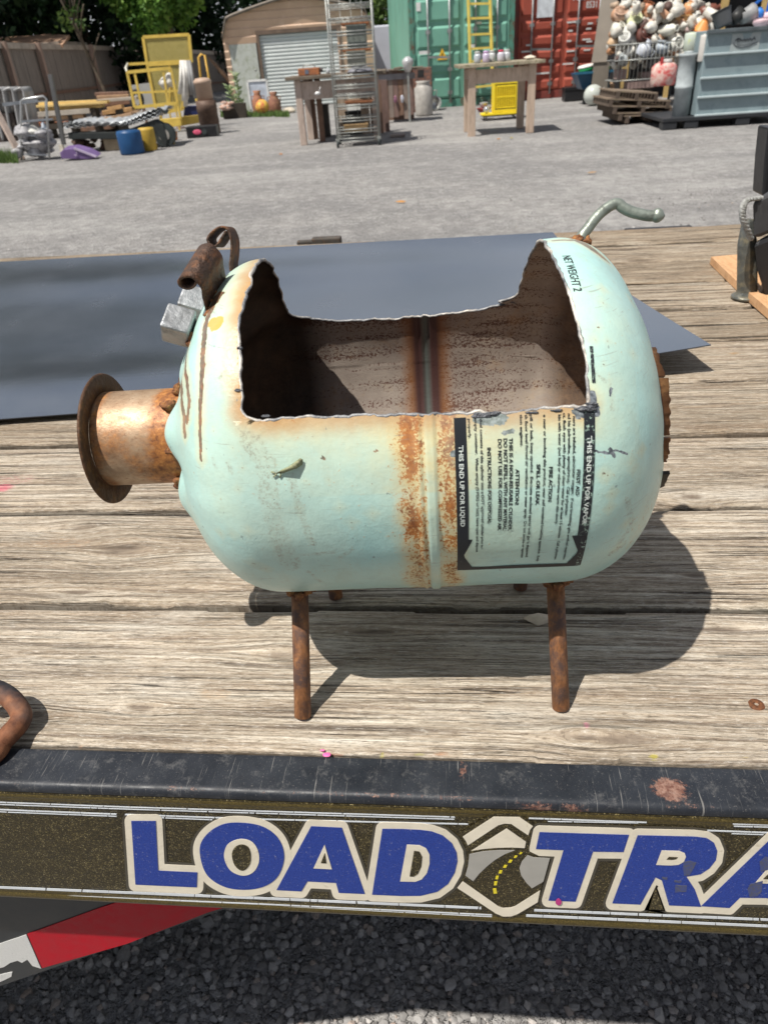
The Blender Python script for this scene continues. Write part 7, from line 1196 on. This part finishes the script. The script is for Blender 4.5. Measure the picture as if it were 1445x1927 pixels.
items = [(1195, 10, 8, 7, .9, 'mug', 'small white mug at the top left of the pot mound', (.70, .68, .62), 0), (1217, 16, 12, 11, .9, 'pot', 'round orange brown glazed pot at the top left of the mound', (.45, .17, .08), 0), (1238, 24, 16, 14, .9, 'jug', 'large white jug behind the orange brown pot', (.68, .66, .60), 1), (1253, 33, 10, 10, .75, 'pot', 'white pot with its round mouth facing the yard', (.70, .69, .62), 1),
 (1167, 29, 14, 11, .9, 'pot', 'tan pot at the left edge of the mound above the white ball', (.52, .34, .24), 0), (1191, 41, 14, 14, .8, 'float', 'white float with a bright yellow face', (.66, .68, .42), 0), (1163, 55, 14, 13, .8, 'jar', 'white jar at the left edge of the mound', (.66, .64, .56), 1), (1182, 60, 12, 12, .7, 'pot', 'white pot right of the left edge jar', (.68, .67, .62), 0), (1205, 50, 10, 9, .75, 'pot', 'small cream pot below the yellow faced float', (.62, .58, .50), 0),
 (1209, 68, 15, 13, .6, 'wedge', 'dark brown wedge shaped pot above the wire cage', (.12, .045, .035), 0), (1251, 58, 25, 13, .65, 'jug', 'long white jug lying on its side in the middle of the mound', (.70, .69, .61), 2), (1226, 46, 11, 9, .75, 'pot', 'tan pink pot above the long white jug', (.52, .36, .28), 0), (1295, 18, 13, 11, .9, 'pot', 'terracotta domed pot near the top of the mound', (.60, .32, .16), 0), (1333, 20, 18, 13, .9, 'urn', 'dark brown urn lying tilted at the mound top right', (.17, .06, .04), 2),
 (1281, 35, 14, 6, .8, 'planter', 'flat orange wooden planter box in the mound', (.60, .34, .14), 3), (1304, 35, 10, 10, .8, 'mug', 'white mug right of the orange planter box', (.68, .67, .63), 0), (1322, 48, 15, 12, .6, 'cone', 'orange cone shade at the right side of the mound', (.75, .30, .09), 4), (1318, 66, 8, 8, .55, 'pot', 'orange clay pot below the orange cone shade', (.62, .30, .14), 0), (1298, 54, 9, 12, .7, 'vase', 'pale pink vase left of the orange cone shade', (.64, .50, .48), 1),
 (1154, 79, 10, 12, .7, 'jug', 'tan clay jug low at the left edge of the mound', (.56, .38, .23), 1), (1148, 96, 7, 8, .7, 'pot', 'brown pot under the tan clay jug', (.40, .20, .10), 0), (1213, 92, 14, 16, .3, 'jug', 'bluish white plastic jug inside the wire cage', (.55, .58, .64), 1), (1246, 90, 14, 11, .3, 'bowl', 'pale glass bowl with a blue base in the wire cage', (.40, .45, .50), 0), (1270, 84, 12, 12, .35, 'jar', 'white jar with dark writing at the right end of the wire cage', (.66, .66, .60), 0), (1232, 75, 10, 8, .5, 'pot', 'cream pot under the long white jug', (.58, .55, .48), 0), (1175, 74, 12, 9, .6, 'pot', 'white upturned pot at the left above the cage', (.66, .66, .62), 0),
 (1172, 112, 9, 13, .3, 'bottle', 'clear bottle at the left end of the cage', (.45, .48, .48), 1), (1222, 118, 7, 9, .3, 'can', 'dark grey can on the lower cage shelf', (.10, .10, .11), 0), (1268, 12, 9, 8, 1.0, 'pot', 'grey white pot behind the mound top', (.48, .47, .44), 0), (1280, 47, 8, 8, .8, 'pot', 'cream pot under the orange planter box', (.60, .56, .48), 0), (1330, 36, 9, 8, .8, 'pot', 'small red brown pot under the tilted urn', (.32, .12, .07), 0)]
rB = random.Random(3)
for k, (x, y, rx, ry, d, nm, lb, c, sh_) in enumerate(items):
    q = p(x, y, d); rx *= .98; ry *= .98; s_ = (p(x+rx, y, d)-q).x; t_ = abs((p(x, y-ry, d)-q).z); t = thing('ceramic_'+nm if nm in ('pot', 'mug', 'jug', 'jar', 'urn', 'vase', 'bowl') else 'yard_'+nm, lb, nm, f.o+f.ex*q.x+f.ey*d+Vector((0, 0, q.z)), f.rot); m = WP(k, c); b = MB()
    ang = {0: 0, 1: rB.uniform(-.5, .5), 2: 1.35, 3: .05, 4: .2}[sh_]; ang += 0 if sh_ in (2, 3, 4) else rB.uniform(-1.1, 1.1); Rm = Matrix.Rotation(ang, 3, 'Y')@Matrix.Rotation(rB.uniform(-.2, 1.1), 3, 'X')
    if sh_ == 3: b.box((-s_, -.12, -t_), (s_, .12, t_), Matrix.Rotation(.05, 3, 'Y')); b.build('planter_body', m, t, bevel=.01); b = MB(); b.box((-s_-.02, -.14, t_-.02), (s_+.02, .14, t_+.01)); b.build('rim', m, t); continue
    R1 = max(s_, t_) if sh_ == 2 else s_; H1 = (s_ if sh_ == 2 else t_)
    if sh_ == 2: R1 = t_
    pf = {0: [(.6, -1), (.64, -.92), (.9, -.3), (1, .2), (.86, .6), (.70, .72), (.78, 1)], 1: [(.75, -1), (.8, -.95), (1, -.2), (.97, .2), (.6, .55), (.36, .7), (.40, 1)], 2: [(.6, -1), (.95, -.75), (1, .2), (.8, .7), (.4, .85), (.45, 1)], 4: [(1.1, -1), (.95, -.7), (.45, .7), (.3, 1)]}[sh_]
    b.lathe([(r*R1, z*H1) for r, z in pf], 20, (0, 0, 0), Rm, wob=.02); b.build(nm+'_body', m, t)
    b = MB(); rm = R1*pf[-1][0]; b.lathe([(rm, H1), (rm*1.15, H1*1.02), (rm*1.2, H1*1.12), (rm*.95, H1*1.12), (rm*.85, H1*.6)], 18, (0, 0, 0), Rm); b.build('rim', m, t)
    if nm in ('mug', 'jug'): b = MB(); b.tube([Rm@Vector((R1*.85, 0, H1*.5)), Rm@Vector((R1*1.4, 0, H1*.35)), Rm@Vector((R1*1.35, 0, -H1*.3)), Rm@Vector((R1*.9, 0, -H1*.4))], R1*.11, 8); b.build('handle', m, t)
t = fthing('pot_mound_core', 'heap of shadowed pots and rubble filling the mound', 'rubble', f); b = MB()
prs = ([(.6, -1), (1, -.2), (.95, .4), (.6, .8), (.7, 1)], [(.8, -1), (1, .8), (1.1, 1)], [(.5, -1), (1, 0), (.4, .7), (.4, 1)])
for k in range(230):
    x = rB.uniform(1150, 1335); y = rB.uniform(6, 122); d = rB.uniform(.55, 1.25); q = p(x, y, d); r_ = rB.uniform(.05, .11); b.mi = rB.choice((0, 0, 0, 0, 0, 0, 0, 1, 2, 3)); Rm = Matrix.Rotation(rB.uniform(0, 6.2), 3, 'Y')@Matrix.Rotation(rB.uniform(0, 6.2), 3, 'X'); b.lathe([(r*r_, z*r_*1.1) for r, z in rB.choice(prs)], 12, (q.x, d, q.z), Rm)
o = b.build('pot_mound_core', [M('mixed white pots', (.62, .60, .54), .5, 0, .3, 3, (.42, .38, .32), .4), M('mixed clay pots', (.50, .28, .17), .6, 0, .3, 3), M('mixed dark pots', (.10, .06, .05), .6, 0, .3, 3), M('mixed tan pots', (.48, .36, .26), .6, 0, .3, 3)], None); o.location = f.o; o.rotation_euler = (0, 0, f.rot); bpy.data.objects.remove(t); tag(o, 'heap of half hidden pots and rubble behind the front row of the mound', 'rubble', kind='stuff')
# things on the bulk bin
f = Fr(1268, 243, 3); p = f.p
def pot2(x, y, rx, ry, d, nm, name, lb, c, ang, prof, rough=.5):
    q = p(x, y, d); s_ = (p(x+rx, y, d)-q).x; t_ = abs((p(x, y-ry, d)-q).z); t = thing(name, lb, nm, f.o+f.ex*q.x+f.ey*d+Vector((0, 0, q.z)), f.rot); Rm = Matrix.Rotation(ang, 3, 'Y')@Matrix.Rotation(-.2, 3, 'X'); b = MB(); b.lathe([(r*s_, z*t_) for r, z in prof], 24, (0, 0, 0), Rm); b.build(name.split('_')[-1]+'_body', M(lb[:14], c, rough, 0, .2, 6), t)
    b = MB(); b.lathe([(prof[-1][0]*s_*1.0, t_*1.0), (prof[-1][0]*s_*1.08, t_*1.0), (prof[-1][0]*s_*1.08, t_*1.08), (prof[-1][0]*s_, t_*1.08)], 24, (0, 0, 0), Rm); b.build('rim', M(lb[:14], c), t); return t
rib = [(.8, -1)]+[(.82+.02*k+(.03 if k % 2 else 0), -.9+.2*k) for k in range(10)]+[(1.02, 1)]
pot2(1359, 35, 17, 16, .2, 'bucket', 'ribbed_bucket', 'dark grey ribbed bucket on the bulk bin', (.075, .08, .085), -.35, rib); pot2(1405, 28, 14, 15, .3, 'bucket', 'steel_bucket', 'dark bucket with a pale grey lid lying on the bulk bin', (.28, .28, .28), 1.2, [(.8, -1), (1, .8), (1, 1)]); pot2(1385, 32, 12, 13, .3, 'bucket', 'black_bucket', 'black bucket between the ribbed bucket and the grey lid', (.03, .03, .03), .9, [(.8, -1), (1, 1)])
pot2(1428, 24, 8, 9, .3, 'bottle', 'blue_bottle', 'bright blue bottle on the bulk bin', (.03, .20, .62), .1, [(.9, -1), (1, .4), (.5, .8), (.5, 1)]); pot2(1432, 44, 16, 7, .15, 'bowl', 'pink_bowl', 'pale pink bowl at the right end of the bulk bin', (.72, .52, .56), 0, [(.6, -1), (1, .3), (.9, 1)]); pot2(1441, 32, 8, 8, .3, 'jar', 'pink_jar', 'small pale pink jar above the pink bowl', (.70, .52, .58), 0, [(.8, -1), (1, .4), (.7, 1)])
q = p(1420, 12, .8); t = thing('blue_crate', 'blue folding crate behind the bottle at the top right', 'crate', f.o+f.ex*q.x+f.ey*.8+Vector((0, 0, q.z)), f.rot); b = MB()
for a, c in (((-.18, 0, -.1), (.18, 0, -.1)), ((-.18, 0, -.1), (.12, 0, .12)), ((.18, 0, -.1), (.20, 0, .14)), ((.12, 0, .12), (.34, 0, .14)), ((-.18, .3, -.1), (.18, .3, -.1)), ((.12, .3, .12), (.34, .3, .14)), ((.18, 0, .0), (.36, 0, .0))): b.bar(a, c, .03)
b.build('crate_frame', M('bright blue crate', (.02, .14, .55), .5), t); b = MB(); b.box((-.2, .0, -.13), (.36, .35, -.105)); b.build('crate_floor', M('bright blue crate', (.02, .14, .55)), t)
# storage shelf behind the mound
f = Fr(1300, 190, 4); f = Fr(0, 0, 4, p=f.o); p = f.p; t = fthing('storage_shelf', 'tall shelf with yellow timber posts and dark back behind the mound', 'shelf', f); PY2 = M('yellow timber post', (.50, .35, .14), .7, 0, .2, 4)
for x in (1188, 1276, 1308, 1363, 1440): q = p(x, 20, 1.2); b = MB(); b.box((q.x-.06, 1.2, 0), (q.x+.06, 1.32, 2.7)); b.build('shelf_post', PY2, t)
b = MB(); b.box((p(1130, 20, 2.2).x, 2.2, 0), (p(1600, 20, 2.2).x, 2.26, 3.2)); b.build('back_panel', M('dark shed wall', (.035, .033, .035), .8, 0, .3, 3), t)
b = MB(); b.box((p(1180, 20, 1.2).x, 1.22, 1.25), (p(1500, 20, 1.2).x, 2.1, 1.29)); b.build('shelf_board', M('dark shelf', (.06, .06, .06)), t)
b = MB(); b.box((p(1140, 20, 1.2).x, 1.0, 2.70), (p(1600, 20, 1.2).x, 2.3, 2.78)); b.build('shelf_roof', M('dark shelf', (.06, .06, .06)), t)
# small litter on the gravel
for k, (x, y, c, lb) in enumerate(((1112, 328, (.30, .20, .12), 'brown dry leaf on the gravel right of centre'), (937, 264, (.45, .22, .08), 'orange dry leaf in front of the right workbench'), (530, 292, (.35, .16, .06), 'rust brown leaf on the gravel left of the wire rack'), (755, 383, (.5, .25, .08), 'small orange leaf on the gravel behind the steel sheet'), (962, 262, (.5, .4, .08), 'tiny yellow leaf in front of the right workbench'))):
    q = G(x, y); t = thing('dry_leaf', lb, 'leaf', q+Vector((0, 0, .012)), k*1.1, 'leaves on the gravel'); b = MB(); b.add([(-.05, 0, .006), (-.02, .024, .0), (.03, .02, .004), (.06, 0, .012), (.03, -.022, .004), (-.02, -.02, .002), (0, 0, .018)], [(i, (i+1) % 6, 6) for i in range(6)]); b.build('leaf_blade', M('leaf colour %d' % k, c, .8), t)

# ---- more of the scrap along the fence
f = Fr(250, 250, 5); p = f.p
def lump_thing(name, label, cat, pts, m, r, seed):
    t = fthing(name, label, cat, f); rr = random.Random(seed)
    for (x, y, d) in pts: c = p(x, y, d); b = MB(); b.blob((c.x, d, c.z), (r*rr.uniform(.7, 1.5), r, r*rr.uniform(.5, .9)), 8, .2, int(x)); b.build('piece', m, t)
    b = MB(); c = p(pts[0][0], pts[0][1], pts[0][2]); b.box((c.x-.1, c.y, 0), (c.x+.5, c.y+.2, c.z)); b.build('support', M('dark under steel2', (.05, .04, .03)), t); return t
t = fthing('tyre', 'black tyre hanging behind the yellow cage bars', 'tyre', f); c = p(258, 188, .8); b = MB(); b.tube([(c.x+.12*math.cos(a), .8+.04*math.sin(a), c.z+.17*math.sin(a)) for a in np.linspace(0, 2*math.pi, 24, endpoint=False)], .055, 10, closed=True); b.build('tyre_ring', M('tyre rubber', (.025, .025, .027)), t)
t = fthing('grey_hoarding', 'pale grey sheet panel standing behind the yellow cage', 'panel', f); b = MB(); b.prism([p(248, 160, 1.1), p(285, 155, 1.1), p(290, 200, 1.1), p(254, 203, 1.1)], (0, .03, 0)); b.build('panel_sheet', M('pale grey panel', (.42, .42, .40), .6, 0, .12, 3), t); b = MB(); b.bar(p(270, 200, 1.12), Vector((p(270, 200, 1.12).x, 1.12, 0)), .06); b.build('prop', BRW, t)
for k, (xa, ya, xb, yb, d, mm, lb) in enumerate(((182, 178, 244, 176, 1.3, BRW, 'dark brown board on the shaded stack left of the cage'), (186, 184, 246, 181, 1.2, M('warm plank', (.42, .27, .16)), 'tan board under the dark brown board left of the cage'), (190, 196, 248, 191, 1.1, BRW, 'brown beam end beside the yellow cage'), (196, 212, 252, 205, .9, M('orange log', (.55, .32, .14)), 'orange brown beam leading into the cage corner'), (60, 222, 118, 219, 1.0, GREYW, 'grey board end behind the wire cart'), (66, 234, 128, 232, .9, M('red brown timber', (.30, .12, .06)), 'reddish board end behind the wire cart'), (150, 244, 214, 238, .8, BRW, 'short brown board under the timber pile'), (178, 226, 232, 219, .9, M('pale galvanised sheet', (.46, .48, .50)), 'bent pale metal strip below the timber pile'))):
    t = fthing('scrap_board', lb, 'board', f); b = MB(); b.bar(p(xa, ya, d), p(xb, yb, d), .25, .09); b.build('board_wood', mm, t, bevel=.01)
lump_thing('scrap_heap', 'dark rusty machine parts heaped under the brown boards left of the cage', 'scrap', [(195, 222, 1.0), (206, 218, 1.1), (218, 214, 1.0), (228, 222, .9), (238, 212, 1.1), (240, 226, .9), (212, 228, .8)], M('rusted brown scrap', (.13, .08, .06)), .13, 5)
lump_thing('rubble_pile', 'pinkish rubble pile below the yellow platform beam', 'rubble', [(338, 246, .1), (346, 243, .15), (353, 247, .1), (343, 252, 0.), (350, 254, .0), (334, 254, .05)], M('mauve carton', (.28, .20, .18)), .09, 8)
lump_thing('litter_pile', 'small white and rust litter pile at the garage corner behind the drum', 'litter', [(424, 196, 2.4), (431, 198, 2.4), (438, 197, 2.5), (428, 203, 2.3), (420, 202, 2.3)], M('white rust litter', (.50, .44, .40), .7, 0, .4, 12, (.42, .16, .07), .45), .1, 9)
for k, (px, py, lb) in enumerate(((8, 118, 'broad pale streak of light paint at the left end of the fence'), )):
    pass

# ---- odds and ends behind the wire rack
f = Fr(690, 262, 4); p = f.p
for k, (xa, xb, ya, yb, d, mm, lb) in enumerate(((681, 691, 150, 238, .75, OLDW, 'pale upright timber post behind the wire rack'), (700, 716, 158, 258, .85, BRW, 'brown upright board at the right edge of the wire rack'), (640, 648, 160, 250, .9, OLDW, 'pale narrow upright behind the left side of the wire rack'), (718, 728, 150, 240, 1.1, M('mauve brown board', (.20, .13, .11)), 'mauve board between the wire rack and the dark bench'))):
    t = fthing('timber_post', lb, 'post', f); a, c = p(xa, yb, d), p(xb, ya, d); b = MB(); b.box((a.x, d, 0), (c.x, d+.06, c.z), jit=.008); b.build('post_wood', mm, t)
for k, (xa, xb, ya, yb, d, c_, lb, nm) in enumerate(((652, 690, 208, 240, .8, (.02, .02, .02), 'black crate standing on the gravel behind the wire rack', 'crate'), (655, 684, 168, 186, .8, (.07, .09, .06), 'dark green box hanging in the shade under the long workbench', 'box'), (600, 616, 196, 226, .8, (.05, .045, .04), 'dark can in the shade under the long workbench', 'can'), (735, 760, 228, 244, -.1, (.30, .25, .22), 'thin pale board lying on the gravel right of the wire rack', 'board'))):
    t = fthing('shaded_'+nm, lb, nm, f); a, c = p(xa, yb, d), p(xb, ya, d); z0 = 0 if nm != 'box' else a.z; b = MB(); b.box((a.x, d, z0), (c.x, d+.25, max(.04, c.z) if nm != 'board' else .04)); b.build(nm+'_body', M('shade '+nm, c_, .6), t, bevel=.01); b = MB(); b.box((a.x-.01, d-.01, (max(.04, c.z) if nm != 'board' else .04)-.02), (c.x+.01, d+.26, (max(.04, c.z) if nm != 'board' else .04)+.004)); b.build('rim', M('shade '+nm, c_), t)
